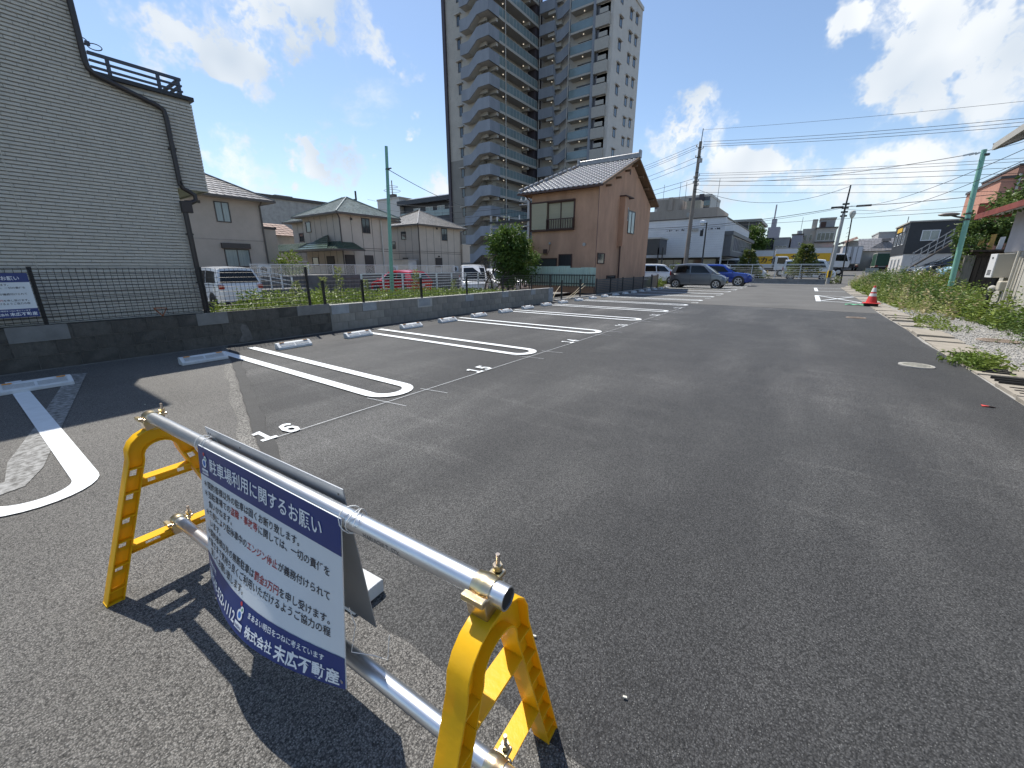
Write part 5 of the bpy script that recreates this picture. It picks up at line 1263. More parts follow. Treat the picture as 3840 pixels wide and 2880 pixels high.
    for (ya, dz) in ((67.3,0.55),(71.2,0.15),(73.7,0.55)):
        if z+dz+1.3 < ZT:
            window(tw, 'X+', -28.45, ya, ya+1.0, z+dz, z+dz+1.25, mull=0, fw=0.1); MB().box(-28.45,-28.15,ya-0.2,ya+1.2,z+dz+1.27,z+dz+1.4).build('window_hood', m_twhite, tw)
MB().box(-31.5,-31.1,64.8,66.4,0,ZT+2).build('blue_column', m_tblue, tw)
for (x, y) in ((-40.93,56.0),(-40.75,65.0),(-35.4,64.9)): MB().cyl((x,y,3),(x,y,ZT+3),0.07,n=8).build('drain_pipe', m_tslab, tw, smooth=True)
MB().box(-46.4,-44.0,52.0,52.3,0.0,1.9).build('stair_foot', m_tblue, tw)

# ------------------------------------------------------------------ brown stucco house
m_brn = M('brown_stucco', (0.52,0.305,0.20), 0.9, var=0.12, scale=1.6, bump=0.7, bscale=35, stain=0.45, stcol=(0.34,0.195,0.125), stscale=1.8, stretch=(1,1,0.35))
m_brnd = M('brown_trim', (0.085,0.045,0.035), 0.7, var=0.15)
m_timber = M('eave_timber', (0.20,0.13,0.08), 0.85, var=0.2, scale=4)
m_tile = M('grey_kawara_tile', (0.24,0.24,0.245), 0.30, var=0.25, scale=6, spec=0.8)
m_oshut = M('olive_shutter', (0.40,0.355,0.24), 0.6, var=0.06, bump=0.8, bscale=22, stretch=(0.05,0.05,1.6))
BX, BY0, BY1 = -9.3, 20.75, 29.2; BXL = -13.35
YR, ZRg = 25.2, 7.30
bh_ = T('brown_house', 'old two-storey brown stucco house with grey tiled gable roof', 'house', (-11.3,25,0))
w_ = MB(); w_.prism([(BY0,0),(BY1,0),(BY1,5.30),(YR,ZRg-0.08),(BY0,5.30)], lambda y, z: (BXL,y,z), lambda y, z: (BX,y,z)); w_.build('wall', m_brn, bh_)
ez, ey0, ey1, ex = 5.36, 20.33, 29.72, -8.92
sa = math.atan2(ZRg+0.12-ez, YR-ey0); sl_ = math.hypot(ZRg+0.12-ez, YR-ey0)
dv = Vector((0,math.cos(sa),math.sin(sa))); nv_ = Vector((0,-math.sin(sa),math.cos(sa)))
# one pantile
tl_ = MB(); TWd, TL = 0.285, 0.345; k = 6
prof_ = [(TWd*(i/k), 0.028*math.sin(2*PI*(i/k))*1.0+0.012) for i in range(k+1)]
top0 = [Vector((x,0,0)) + nv_*(h+0.022) for x, h in prof_]; top1 = [Vector((x,0,0)) + dv*TL*1.08 + nv_*h for x, h in prof_]; lip = [Vector((x,0,0)) + nv_*(h-0.006) for x, h in prof_]
tl_.add(top0+top1+lip, [(i,i+1,k+2+i,k+1+i) for i in range(k)] + [(2*(k+1)+i,2*(k+1)+i+1,i+1,i) for i in range(k)])
tme = tl_.mesh('roof_tile', smooth=True); tme.materials.append(m_tile)
rows = int(sl_/TL)
hipx0, hipx1 = -14.05, -12.65
roofobj = MB(); A_, B_ = Vector((hipx0,ey0,ez)), Vector((ex,ey0,ez)); C_, D_ = Vector((ex,YR,ZRg+0.12)), Vector((hipx1,YR,ZRg+0.12))
E_, F_ = Vector((hipx0,ey1,ez)), Vector((ex,ey1,ez))
roofobj.add([A_,B_,C_,D_,E_,F_], [(0,1,2,3),(5,4,3,2),(4,0,3)]); roofobj.add([p-Vector((0,0,.07)) for p in (A_,B_,C_,D_,E_,F_)], [(3,2,1,0),(2,3,4,5),(3,0,4)])
roof_ = roofobj.build('roof_deck', m_timber, bh_)
for r in range(rows):
    base = A_ + dv*(r*TL); xl = hipx0 + (hipx1-hipx0)*(r/rows)
    x = ex-TWd
    while x > xl-0.05:
        inst('roof_tile', tme, roof_, (x+random.uniform(-.004,.004), base.y, base.z), scale=None); x -= TWd
slope(bh_, E_, F_, C_, D_, 16, 16, m_tile, 'rear_slope'); slope(bh_, A_, E_, D_, D_, 14, 18, m_tile, 'hip_slope')
rc = MB(); 
rc.box(hipx1-0.1,ex+0.02,YR-0.11,YR+0.11,ZRg+0.13,ZRg+0.30)
nn = 16
for i in range(nn):
    x0 = hipx1-0.1+(ex-hipx1+0.12)*i/nn; rc.cyl((x0,YR,ZRg+0.32),(x0+0.23,YR,ZRg+0.325),0.105,0.098,n=10)
rc.build('ridge', m_tile, bh_, smooth=True)
MB().box(ex-0.02,ex+0.09,YR-0.16,YR+0.16,ZRg+0.1,ZRg+0.52).build('ridge_end_tile', m_tile, bh_, bevel=0.03)
MB().box(hipx1-0.16,hipx1-0.04,YR-0.16,YR+0.16,ZRg+0.1,ZRg+0.50).build('ridge_end_tile', m_tile, bh_, bevel=0.03)
hp = MB()
for i in range(13): 
    p = A_.lerp(D_, 0.02+i/13.2); q = A_.lerp(D_, (i+0.92)/13.2); hp.cyl(p+Vector((0,0,.10)), q+Vector((0,0,.12)), 0.085, 0.075, n=8)
hp.build('hip_cap', m_tile, bh_, smooth=True)
vg = MB(); vg.bar((ex,ey0,ez-0.02),(ex,YR,ZRg+0.10),0.05,0.11); vg.bar((ex,ey1,ez-0.02),(ex,YR,ZRg+0.10),0.05,0.11); vg.build('bargeboard', m_timber, bh_)
MB().box(hipx0,ex,ey0-0.06,ey0,ez-0.11,ez-0.02).build('gutter', m_brnd, bh_)
for (y, z) in ((21.6,5.45),(22.9,6.02),(24.2,6.58),(25.2,7.0),(26.4,6.6),(27.6,6.1),(28.8,5.6)):
    MB().box(BX,ex-0.08,y-0.05,y+0.05,z-0.02,z+0.08).build('purlin_end', m_timber, bh_)
cv_ = MB(); cv_.box(BX+0.0,BX+0.008,YR-0.35,YR-0.15,ZRg-0.75,ZRg-0.55); cv_.build('gable_vent', m_brnd, bh_)
# upstairs shutters and railing on the Y- face
def yb(a0, a1, z0, z1, d0, d1, nm, mt): q = MB(); fbox(q, FP('Y-', BY0), a0, a1, z0, z1, d0, d1); return q.build(nm, mt, bh_)
yb(-13.28,-12.30,3.42,4.78,0.0,0.14,'shutter_box',m_oshut)
sw = window(bh_, 'Y-', BY0, -12.29, -10.62, 3.38, 4.80, fr=m_brnd, pane=m_oshut, mull=1, fw=0.06, proud=0.07)
fr_ = MB(); 
for (a0,a1,z0,z1) in ((-13.34,-10.62,4.80,4.86),(-13.34,-10.62,3.32,3.38),(-13.34,-13.28,3.38,4.80)): fbox(fr_, FP('Y-',BY0), a0,a1,z0,z1,-0.01,0.16)
fr_.build('shutter_frame', m_brnd, bh_)
rg = MB(); 
for i in range(12): x = -12.25+1.6*i/11; fbox(rg, FP('Y-',BY0), x-0.014,x+0.014,3.40,3.88,0.17,0.20)
fbox(rg, FP('Y-',BY0), -12.27,-10.62,3.88,3.93,0.165,0.205); fbox(rg, FP('Y-',BY0), -12.27,-10.62,3.38,3.42,0.165,0.205)
for x in (-12.26,-10.64): fbox(rg, FP('Y-',BY0), x-.02,x+.02,3.38,3.93,0.0,0.2)
rg.build('window_railing', m_brnd, bh_)
# ground floor openings
window(bh_, 'Y-', BY0, -13.25, -11.62, 0.6, 1.88, fr=m_brnd, pane=M('corrugated_dark', (0.05,0.055,0.055), 0.4, var=0.3, scale=8, stretch=(9,1,0.1)), mull=0)
window(bh_, 'Y-', BY0, -11.52, -10.68, 0.5, 2.08, fr=m_brnd, pane=M('slatted_dark', (0.025,0.022,0.022), 0.6, var=0.5, scale=6, stretch=(12,1,0.1)), mull=0)
yb(-12.52,-12.28,2.12,2.36,0.0,0.06,'vent',m_brnd); yb(-12.15,-12.06,2.62,2.72,0.0,0.08,'junction_box',m_soff)
q = MB(); q.tube([(-12.1,BY0-0.03,2.62),(-12.13,BY0-0.03,2.3),(-12.28,BY0-0.03,2.05),(-12.5,BY0-0.03,2.1)], 0.012, 5); q.build('cable', m_brnd, bh_)
MB().lathe([(0.0,0.0),(0.09,0.0),(0.085,0.05),(0.0,0.06)], (-9.98,BY0-0.06,2.55), 14, 'y').build('round_vent', m_soff, bh_)
MB().box(BX-0.0,BX+0.012,BY0-0.002,BY0+0.03,0,5.3).build('corner_bead', m_brnd, bh_)
# gable face: boxed flue, sliding windows, small window
fx = MB(); fx.prism([(23.65,2.55),(24.15,2.70),(24.15,5.2),(23.65,5.2)], lambda y, z: (BX,y,z), lambda y, z: (BX+0.32,y,z)); fx.build('boxed_flue', m_brn, bh_)
MB().box(BX,BX+0.40,23.58,24.85,5.2,5.26).build('flue_cap', m_brnd, bh_)
MB().tube([(BX+0.1,23.9,2.6),(BX+0.1,23.95,0.0)], 0.05, 8).build('drain_pipe', m_brnd, bh_, smooth=True)
window(bh_, 'X+', BX, 24.22, 25.05, 4.06, 4.78, fr=m_alu2, pane=m_glass); window(bh_, 'X+', BX, 25.12, 26.28, 3.36, 4.66, fr=m_frame, pane=m_curtain)
window(bh_, 'X+', BX, 20.95, 21.9, 1.55, 2.12, fr=m_brnd, pane=m_glass, mull=0)
window(bh_, 'X+', BX, 22.35, 23.7, 0.72, 0.93, fr=m_brnd, pane=m_glass, mull=0)
MB().tube([(-13.6,20.4,5.25),(-13.42,20.66,4.95),(-13.42,20.66,0)], 0.04, 8).build('rain_pipe', m_brnd, bh_, smooth=True)
# corrugated sheets and dark picket fence in front of it
m_corr = M('pale_green_corrugated', (0.46,0.58,0.50), 0.6, var=0.12, scale=2, stain=0.55, stcol=(0.30,0.17,0.11), stscale=2.2, stretch=(1,1,0.4))
cg = T('corrugated_fence', 'rust-streaked pale green corrugated sheet fence before the brown house', 'fence', (-10.8,19.8,0))
def corr(x0, x1, z0, z1, y): 
    mb = MB(); n = int((x1-x0)/0.03); pts = [(x0+(x1-x0)*i/n, y+0.016*math.sin(2*PI*i/3.6)) for i in range(n+1)]
    mb.add([(x,yy,z0) for x, yy in pts]+[(x,yy,z1) for x, yy in pts], [(i,i+1,n+2+i,n+1+i) for i in range(n)]); return mb
xx = -12.95
while xx < -8.85:
    w = min(0.68, -8.8-xx); zt_ = 1.44 if xx < -10.4 else 1.36
    corr(xx, xx+w, 0.42, zt_+random.uniform(-.02,.02), 19.8+random.uniform(-.01,.01)).build('corrugated_sheet', m_corr, cg, fix=False); xx += 0.66
pk = T('picket_fence', 'dark weathered picket fence along the back of the tiled house garden', 'fence', (-11.5,19.55,0))
m_pick = M('weathered_green_picket', (0.07,0.085,0.07), 0.8, var=0.3, scale=5)
for i in range(38):
    x = -14.3+(0.14*i if i < 11 else 1.54+0.15*(i-11)); MB().box(x-(0.035 if i < 11 else 0.018),x+(0.035 if i < 11 else 0.018),19.58,19.60,0.36,1.12 if i < 11 else 1.02).build('picket', m_pick, pk)
for z in (0.55,0.98): MB().box(-14.4,-8.75,19.60,19.64,z-0.03,z+0.03).build('rail', m_pick, pk)
# grey slatted fence in front of the brown house gable
m_gf = M('grey_fence_panel', (0.10,0.092,0.085), 0.6, var=0.12)
gf = T('slat_fence', 'low brown-grey horizontal slat fence beside the bays below the brown house', 'fence', (-8.45,23,0))
yy = 15.6
while yy < 28.4:
    MB().box(-8.50,-8.44,yy-0.025,yy+0.025,0.0,0.84).build('post', m_blackmetal, gf)
    if yy > 18.2:
        for z in [0.10+0.088*k for k in range(8)]: MB().box(-8.49,-8.47,yy+0.03,min(yy+1.77,28.4),z,z+0.074).build('slat', m_gf, gf)
    yy += 1.8
MB().box(-8.52,-8.42,15.0,28.6,0.0,0.06).build('kerb', m_conc, gf)
bp = T('board_fence', 'single tan board fence section at the end of the slat fence', 'fence', (-8.6,29.2,0)); MB().box(-8.64,-8.60,28.7,30.0,0.05,0.84).build('board', M('tan_board', (0.26,0.21,0.16), 0.8, var=0.15), bp); MB().box(-8.66,-8.58,28.62,28.7,0,0.9).box(-8.66,-8.58,30.0,30.08,0,0.9).build('post', m_brnd, bp)
wt = weed_patch('weed_tuft', 'tuft of yellow-green weeds by the rear of the grey kei hatchback', lambda: (random.uniform(-9.6,-8.5),random.uniform(30.2,32),0,1), 130, m_weed, 0.3, 0.8, 0.13)
# driftwood, bamboo canes by the wall end
m_cane = M('bleached_cane', (0.48,0.40,0.27), 0.8, var=0.2)
for pts, lb in (([(-8.7,15.2,0.02),(-8.9,15.9,0.35),(-9.0,16.4,0.55)],'bleached branch propped against the end of the grey wall'), ([(-8.5,16.0,0.02),(-8.65,17.2,0.25),(-8.7,18.2,0.62)],'long bent bamboo cane leaning near the slat fence'), ([(-8.6,16.8,0.05),(-8.75,17.6,0.22),(-8.8,18.6,0.50)],'thin bamboo cane arching beside the long bent cane'), ([(-8.2,15.1,0.03),(-8.25,15.9,0.05),(-8.3,16.5,0.13)],'pale stick lying at the foot of the wall end')):
    tag(MB().tube(pts, 0.014, 6).build('cane', m_cane, smooth=True, loc=pts[0]), lb, 'stick')

# ------------------------------------------------------------------ dark building with solar roof, behind the beige houses
m_black = M('dark_metal_cladding', (0.028,0.031,0.042), 0.5, var=0.15, scale=0.4)
db = T('solar_building', 'dark low building with raised solar panels beside the tower', 'building', (-64,63,0))
MB().box(-71,-52,60,72,0,11.0).build('lower_floors', m_black, db); MB().box(-71,-52,60.8,72,11.0,13.6).build('upper_floor', m_black, db); MB().box(-71.2,-52,59.2,72,13.6,14.4).build('roof_slab', m_black, db)
for x in (-68,-64.4,-61.2,-58): window(db, 'Y-', 60.8, x, x+2.0, 11.4, 13.0, fr=m_wfence, pane=m_curtain, mull=1, fw=0.1)
for k in range(9): MB().box(-71+k*2.0,-69.06+k*2.0,59.95,59.98,11.05,12.1).build('balcony_glass', m_bglass, db)
for i in range(7):
    for j in range(2):
        x0 = -71.5+2.25*i; q = MB(); q.add([(x0,60+3*j,14.5+0.05*j),(x0+2.1,60+3*j,14.45),(x0+2.1,62.8+3*j,15.3+0.1*j),(x0,62.8+3*j,15.35+0.1*j)], [(0,1,2,3)]); q.add([(x0,60+3*j,14.42),(x0+2.1,60+3*j,14.37),(x0+2.1,62.8+3*j,15.2),(x0,62.8+3*j,15.25)], [(3,2,1,0)]); q.build('solar_panel', M('solar_cell', (0.20,0.19,0.17), 0.25, var=0.2, scale=3), db, fix=False)
wb_ = T('white_stair_block', 'plain white block adjoining the dark solar-roofed building', 'building', (-75,63,0)); MB().box(-78.5,-71.3,60,70,0,15.2).build('wall', M('off_white_wall', (0.56,0.55,0.53), 0.8, var=0.05), wb_); MB().box(-78.6,-71.2,59.9,70,15.2,15.5).build('coping', m_tslab, wb_)
# ------------------------------------------------------------------ grey tile showroom behind the lot
m_stile = M('grey_white_tile', (0.62,0.635,0.66), 0.6, var=0.05, scale=1.0, bump=0.25, bscale=18, fine=0.35, fscale=9, fcol=(0.54,0.55,0.57))
cm = T('showroom', 'grey-white tiled low commercial building with boxed corner window', 'building', (-12,55,0))
MB().box(-19,-7.15,45.0,64.8,2.35,5.98).build('upper_wall', m_stile, cm); MB().box(-18.5,-7.6,46.2,64.5,0,2.35).build('ground_floor', M('shop_dark', (0.07,0.06,0.05), 0.5, var=0.2), cm)
MB().box(-19.1,-7.05,44.9,64.9,5.98,6.06).build('coping', m_frame, cm)
MB().box(-7.15,-7.05,45.0,45.4,0.5,5.95).build('corner_pier', m_stile, cm)
MB().box(-7.15,-6.3,45.2,64.0,4.38,4.72).build('window_hood', M('slate_grey_metal', (0.10,0.105,0.115), 0.5), cm); MB().box(-7.15,-6.35,45.3,63.8,2.45,2.92).build('window_base', M('slate_grey_metal', (0.1,0.1,0.1)), cm)
MB().box(-7.15,-6.4,45.3,46.6,2.92,4.38).build('window_cheek', M('slate_grey_metal', (0.1,0.1,0.1)), cm)
window(cm, 'X+', -6.55, 46.65, 63.0, 2.93, 4.37, fr=m_alu2, pane=m_glass, mull=13, fw=0.09)
for x in (-12.4,-12.15,-11.95,-11.5,-11.35,-10.95,-10.8,-10.4,-9.0,-8.5,-8.35,-8.2,-7.9,-7.7,-7.55):
    MB().lathe([(0.0,-0.02),(random.choice((0.04,0.06,0.075)),-0.02),(0.03,0.01)], (x,44.99,4.98+random.uniform(-.02,.02)), 10, 'y').build('letter_stub', m_black, cm)
for x in (-10.0,-9.68): 
    MB().box(x,x+0.26,44.9,45.0,4.82,5.06).build('wall_vent', m_tslab, cm)
for k in range(16): MB().box(-19,-7.15,44.992,45.0,2.45+k*0.22,2.456+k*0.22).build('tile_joint', M('tile_joint', (0.31,0.32,0.34), 0.8), cm)
window(cm, 'Y-', 46.2, -13.5, -10.9, 0.5, 2.2, mull=2); window(cm, 'Y-', 46.2, -10.6, -9.0, 0.3, 2.2, mull=1); MB().box(-8.9,-7.7,46.1,46.2,1.3,2.2).build('notice_panel', M('cream_panel', (0.6,0.56,0.45), 0.7), cm)
gy = T('gateway_shelter', 'black-framed shelter beside the brown house and white minivan', 'shelter', (-12.5,42,0))
MB().box(-14.6,-11.9,41.0,43.5,2.6,4.0).build('canopy', M('smoked_panel', (0.03,0.03,0.035), 0.3), gy); MB().box(-14.7,-11.8,40.9,43.6,4.0,4.12).build('roof', m_tslab, gy); MB().box(-14.4,-12.3,42.2,43.4,0,1.5).build('dark_store', m_black, gy)
for x in (-11.95,-11.55): MB().box(x-.05,x+.05,41.0,41.1,0,3.2).build('post', m_blackmetal, gy)
# concrete relic and flats behind the showroom
m_oldc = M('old_concrete', (0.42,0.355,0.295), 0.9, var=0.12, scale=0.5, stain=0.6, stcol=(0.17,0.14,0.115), stscale=0.5, stretch=(1,1,0.4), bump=0.4, bscale=8)
oc = T('concrete_building', 'old tan stained concrete building with blank stepped walls behind the showroom', 'building', (-17,73,0))
MB().box(-23.5,-12.3,70,80,0,10.0).build('wall', m_oldc, oc); MB().box(-21.3,-18.0,70.3,78,10.0,11.7).build('stair_tower', m_oldc, oc); MB().box(-19.5,-18.9,69.9,71,10,11.9).build('pier', m_oldc, oc)
MB().box(-17,-15,71,73,10,11.3).build('water_tank', M('tan_tank', (0.42,0.36,0.27), 0.6), oc); MB().box(-16.6,-16.2,69.9,70,8.9,9.5).build('wall_box', m_tslab, oc)
for x in (-21.0,-18.5,-17.6,-12.9): MB().cyl((x,72,10),(x,72,14.2),0.03,n=5).build('aerial_rod', m_frame, oc)
ap = T('flats', 'distant white block of flats with zigzag stair and dark column behind the tan building', 'building', (-25,112,0))
MB().box(-34,-21.1,110,122,0,17.4).build('wall', m_twhite, ap); MB().box(-23.6,-22.6,109.4,110,3,18).build('dark_column', m_tdark, ap); MB().box(-34.2,-21,109.9,122,17.4,17.9).build('parapet', m_twhite, ap)
for fl in range(5):
    z = 5.0+2.6*fl
    MB().box(-26,-23.7,109.5,110,z,z+1.1).build('balcony', m_bglass, ap); MB().box(-22.5,-21.2,109.5,110,z,z+1.1).build('balcony', m_bglass, ap); MB().box(-26,-21.3,109.95,110.0,z+1.2,z+2.4).build('recess_shade', m_door_and_shade, ap)  # shade behind the balconies painted as a flat dark sheet
    q = MB(); xz(q, [(-30.5,z),(-28.5,z),(-27,z+1.3),(-26.4,z+1.3),(-26.4,z+2.4),(-27.2,z+2.4),(-28.8,z+1.1),(-30.5,z+1.1)], 109.2, 109.4); q.build('stair_parapet', m_tslab, ap)
    MB().box(-34,-30.8,109.95,110,z+0.2,z+1.8).build('recess_shade', m_door_and_shade, ap); MB().box(-30.4,-26.6,109.9,110,z-0.4,z+1.0).build('recess_shade', m_door_and_shade, ap)  # flat dark sheets painted for the shaded openings beside the stair
dh = T('tiled_pavilion', 'flat-roofed dark glass building behind the showroom corner', 'building', (-9.5,78,0)); MB().box(-13,-7.3,76,88,0,8.2).build('wall', M('smoked_panel',(0.03,0.03,0.03)), dh); MB().box(-13.3,-7.0,75.7,88.3,8.2,8.6).build('roof', m_tslab, dh)
for x in (-12,-10.2,-8.6): MB().box(x-.06,x+.06,75.9,76,6,8.2).build('mullion', m_tslab, dh)
# row of low buildings along the far street
def block(name, label, x0, x1, y0, y1, z1, mt, cap=None, wins=(), cat='building', z0=0.0):
    t = T(name, label, cat, ((x0+x1)/2,(y0+y1)/2,z0)); MB().box(x0,x1,y0,y1,z0,z1).build('wall', mt, t)
    MB().box(x0-.08,x1+.08,y0-.08,y1+.08,z1,z1+0.18).build('coping', cap or mt, t)
    for (face, a0, a1, b0, b1, ml) in wins: window(t, face, y0 if face == 'Y-' else (x1 if face == 'X+' else x0), a0, a1, b0, b1, mull=ml, fr=m_alu2, fw=0.08)
    return t
m_lgrey = M('light_grey_wall', (0.36,0.36,0.36), 0.85, var=0.1, scale=0.7, stain=0.3, stcol=(0.22,0.22,0.22)); m_lilac = M('lilac_grey_wall', (0.36,0.35,0.385), 0.8, var=0.06)
block('black_shed', 'small black box building with white slanting canopy beyond the delivery vans', -7.4,-5.2,80,86,5.8,m_black)
block('grey_building', 'low grey ribbed building beyond the removal trucks', -5.1,-3.05,79.5,88,5.78,m_lgrey,wins=(('Y-',-4.9,-3.3,4.4,4.7,2),))
block('lilac_building', 'plain lilac-grey block with roof tank behind the removal trucks', -2.85,-1.45,80,88,6.25,m_lilac,cap=m_frame,wins=(('Y-',-1.9,-1.55,4.6,5.2,0),))
MB().cyl((-2.0,82,6.4),(-2.0,82,7.0),0.35,n=12).build('roof_tank', m_lgrey, bpy.data.objects['lilac_building'])
MB().cyl((-1.9,82,7.0),(-1.9,82,9.0),0.03,n=5).build('aerial_rod', m_frame, bpy.data.objects['lilac_building'])
m_oldw = M('old_cream_concrete', (0.44,0.415,0.37), 0.88, var=0.1, scale=0.8, stain=0.5, stcol=(0.25,0.235,0.21), stscale=0.8, stretch=(1,1,0.4))
ob = T('old_office', 'old cream three-storey concrete office with ribbon windows and roof hut', 'building', (0.8,90,0.8))
MB().box(0.15,2.75,85,95,0.8,7.5).build('wall', m_oldw, ob); MB().box(-1.7,0.15,86,94,0.8,7.55).build('side_wing', m_oldw, ob); MB().box(0.0,2.9,84.85,95,7.45,7.6).build('cornice', m_frame, ob)
MB().box(0.4,2.4,86,92,7.6,8.9).build('roof_hut', m_lgrey, ob); MB().box(0.3,2.5,85.8,92,8.9,9.1).build('hut_roof', m_tslab, ob); MB().box(-0.6,0.1,86.5,90,7.55,9.0).build('chimney', m_oldw, ob); MB().box(0.55,1.25,85.95,86.0,7.65,8.5).build('hut_opening', m_brnd, ob)
for z in (5.55,3.3): window(ob, 'Y-', 85, 0.3, 2.55, z, z+1.25, fr=m_alu2, pane=m_glass, mull=3, fw=0.09); 
for z in (5.4,3.2): MB().box(0.1,2.8,84.75,85,z-0.15,z).build('sill_band', m_frame, ob)
for z in (5.6,4.0): 
    for x in (-1.4,-0.7): window(ob, 'Y-', 86, x, x+0.45, z, z+1.0, mull=0, fr=m_alu2)
block('house_row', 'pale low shop with curved cornice beyond the lorry', 4.6,8.8,92,100,5.6,M('cream_wall', (0.5,0.47,0.42), 0.85),z0=0.9)
block('house_row', 'grey rooftop block with red signboard beyond the green lorry', 8.9,12.5,95,105,7.0,m_lgrey,z0=0.9)
oh = T('tiled_shop', 'old low Japanese shop with dark tiled gable behind the green lorry', 'shop', (8.2,82,1.0))
MB().box(6.2,10.5,80,88,1,3.9).build('wall', m_oldw, oh); slope(oh, (5.6,79.6,3.7), (10.8,79.6,3.7), (10.8,84,5.6), (5.6,84,5.6), 8, 14, m_slate1, 'roof'); slope(oh, (6.8,79.3,4.0),(9.9,79.3,4.0),(8.6,79.6,5.0),(8.1,79.6,5.0),6,8,m_slate1,'gable'); MB().box(7.9,8.9,79.4,79.9,5.0,5.35).build('ridge_end', m_slate1, oh)
MB().box(5.9,6.2,79.8,80.2,1,4.0).build('post', m_oldw, oh)
wr_ = T('brown_roof_house', 'house with long sloping brown roof behind the white lorry', 'house', (4.5,90,1)); MB().box(2.9,5.6,89,96,1,4.8).build('wall', m_lgrey, wr_); slope(wr_, (2.6,88.7,4.6),(5.9,88.7,5.9),(5.9,92,6.4),(2.6,92,5.0),4,8,M('rust_metal',(0.2,0.11,0.08)),'roof')
tg = T('mast_building', 'faint pale stepped mast block far behind the street trees', 'building', (-9,130,0)); MB().box(-10.2,-7.6,130,134,0,11.5).build('base', m_lilac, tg); MB().box(-9.6,-8.6,130,133,11.5,13.5).build('tier', m_lilac, tg); MB().cyl((-9.2,131,13.5),(-9.2,131,17),0.18,n=6).build('mast', m_lilac, tg)
# ------------------------------------------------------------------ far end of the lot: low wall, fence, trees, vans and trucks
m_lowblk = [M('low_wall_block_%d' % i, c, 0.9, var=0.15, scale=3, stain=0.4, stcol=(0.12,0.12,0.115), stscale=3) for i, c in enumerate(((0.20,0.205,0.205),(0.23,0.232,0.23)))]
lw_ = T('low_wall', 'low grey block wall under the white rail fence at the far end of the lot', 'wall', (-5,43.2,0))
MB().box(-11.4,1.35,43.12,43.24,0,0.40).build('core', m_mort2, lw_)
for r in range(2):
    x = -11.4 - (0.2 if r else 0)
    while x < 1.33:
        a, b = max(x,-11.4), min(x+0.4,1.34); o = MB().box(a+0.006,b-0.006,43.10,43.2,r*0.2+0.005,r*0.2+0.195).build('block', random.choice(m_lowblk), lw_); x += 0.4
MB().box(-11.42,1.37,43.08,43.26,0.40,0.43).build('coping', m_conc, lw_)
MB().box(-12,1.4,42.9,43.05,0.0,0.012).build('edge_line', m_paint, lw_)
rf_ = T('rail_fence', 'white horizontal rail fence at the far end of the lot in front of the vans', 'fence', (-5,43.2,0.43))
for k in range(8): MB().box(-11.3+1.8*k-.025,-11.3+1.8*k+.025,43.15,43.2,0.43,1.62).build('post', m_wfence, rf_)
for z in [0.58+0.16*k for k in range(7)]: MB().cyl((-11.3,43.17,z),(1.3,43.17,z),0.008,n=5).build('rail', m_wfence, rf_)
MB().box(-11.3,1.35,43.14,43.2,1.60,1.66).build('top_rail', m_wfence, rf_)
def conifer(name, label, base, h, r, n, s):
    t = T(name, label, 'tree', base, 'young trees behind the rail fence'); mb = MB(); mb.cyl(base, (base[0],base[1],base[2]+h*0.9), 0.06, 0.015, 7)
    tiers = 7
    for i in range(tiers):
        z = 0.22+0.72*i/tiers; rr = r*(1.0-0.85*i/tiers)
        for k in range(6):
            a = k*PI/3+i*0.7; mb.cyl((base[0],base[1],base[2]+z*h), (base[0]+math.cos(a)*rr,base[1]+math.sin(a)*rr,base[2]+z*h+0.08), 0.018, 0.006, 4)
    mb.build('trunk', m_bark, t)
    mb = MB()
    for i in range(n):
        ti = random.randint(0,tiers-1); z = 0.20+0.74*ti/tiers; rr = r*(1.0-0.85*ti/tiers)*random.uniform(0.75,1.2); a = random.uniform(0,2*PI); q = random.random()**0.6
        p = (base[0]+math.cos(a)*rr*q, base[1]+math.sin(a)*rr*q, base[2]+z*h+random.gauss(0.04,0.10)+0.10*q)
        leaf(mb, p, s*random.uniform(.6,1.3), Vector((math.cos(a),math.sin(a),random.uniform(-.3,.5))), 0.5)
    mb.build('crown', m_conif, t, fix=False); return t
conifer('young_tree', 'young layered tree in front of the striped passenger van', (-4.75,45.6,0.05), 3.15, 1.15, 2600, 0.22)
conifer('young_tree', 'young layered tree in front of the white delivery van', (-0.35,45.9,0.05), 3.6, 1.25, 3000, 0.22)
for x, lb in ((-3.2,'low clipped bush under the striped passenger van nose'),(1.9,'low bush at the foot of the leaning utility pole')):
    tree('bush', lb, (x,45.0,0.05), [(0,0,0.35,0.5,0.4,0.35)], 350, 0.16, m_conif, [([(0,0,0),(0,0,.3)],0.03,0.02)], cat='bush')
hd = tree('hedge', 'low yellow-green hedge in front of the showroom entrance', (-9.6,43.9,0.02), [(-1.2,0,1.0,1.0,0.4,0.6),(0,0,1.0,1.0,0.4,0.6),(1.2,0,1.0,1.0,0.4,0.6)], 1500, 0.16, m_weed, [([(0,0,0),(0,0,.8)],0.04,0.02)], cat='hedge')
tree('street_tree', 'large round dark green tree behind the showroom', (-7.3,74,0.9), [(0,0,4.7,1.25,1.2,1.9),(0.5,0,3.8,1.3,1.2,1.3),(-0.5,0,4.0,1.2,1.2,1.4),(0.1,0,6.0,0.8,0.8,0.9)], 3600, 0.34, m_leafdk, [([(0,0,0),(0,0,2),(0.1,0,4.5)],0.2,0.06)])
m_yband = M('yellow_livery', (0.80,0.46,0.02), 0.4, var=0.03); m_trkbox = M('white_box_body', (0.66,0.68,0.70), 0.4, var=0.03)
vn2 = dict(vn); 
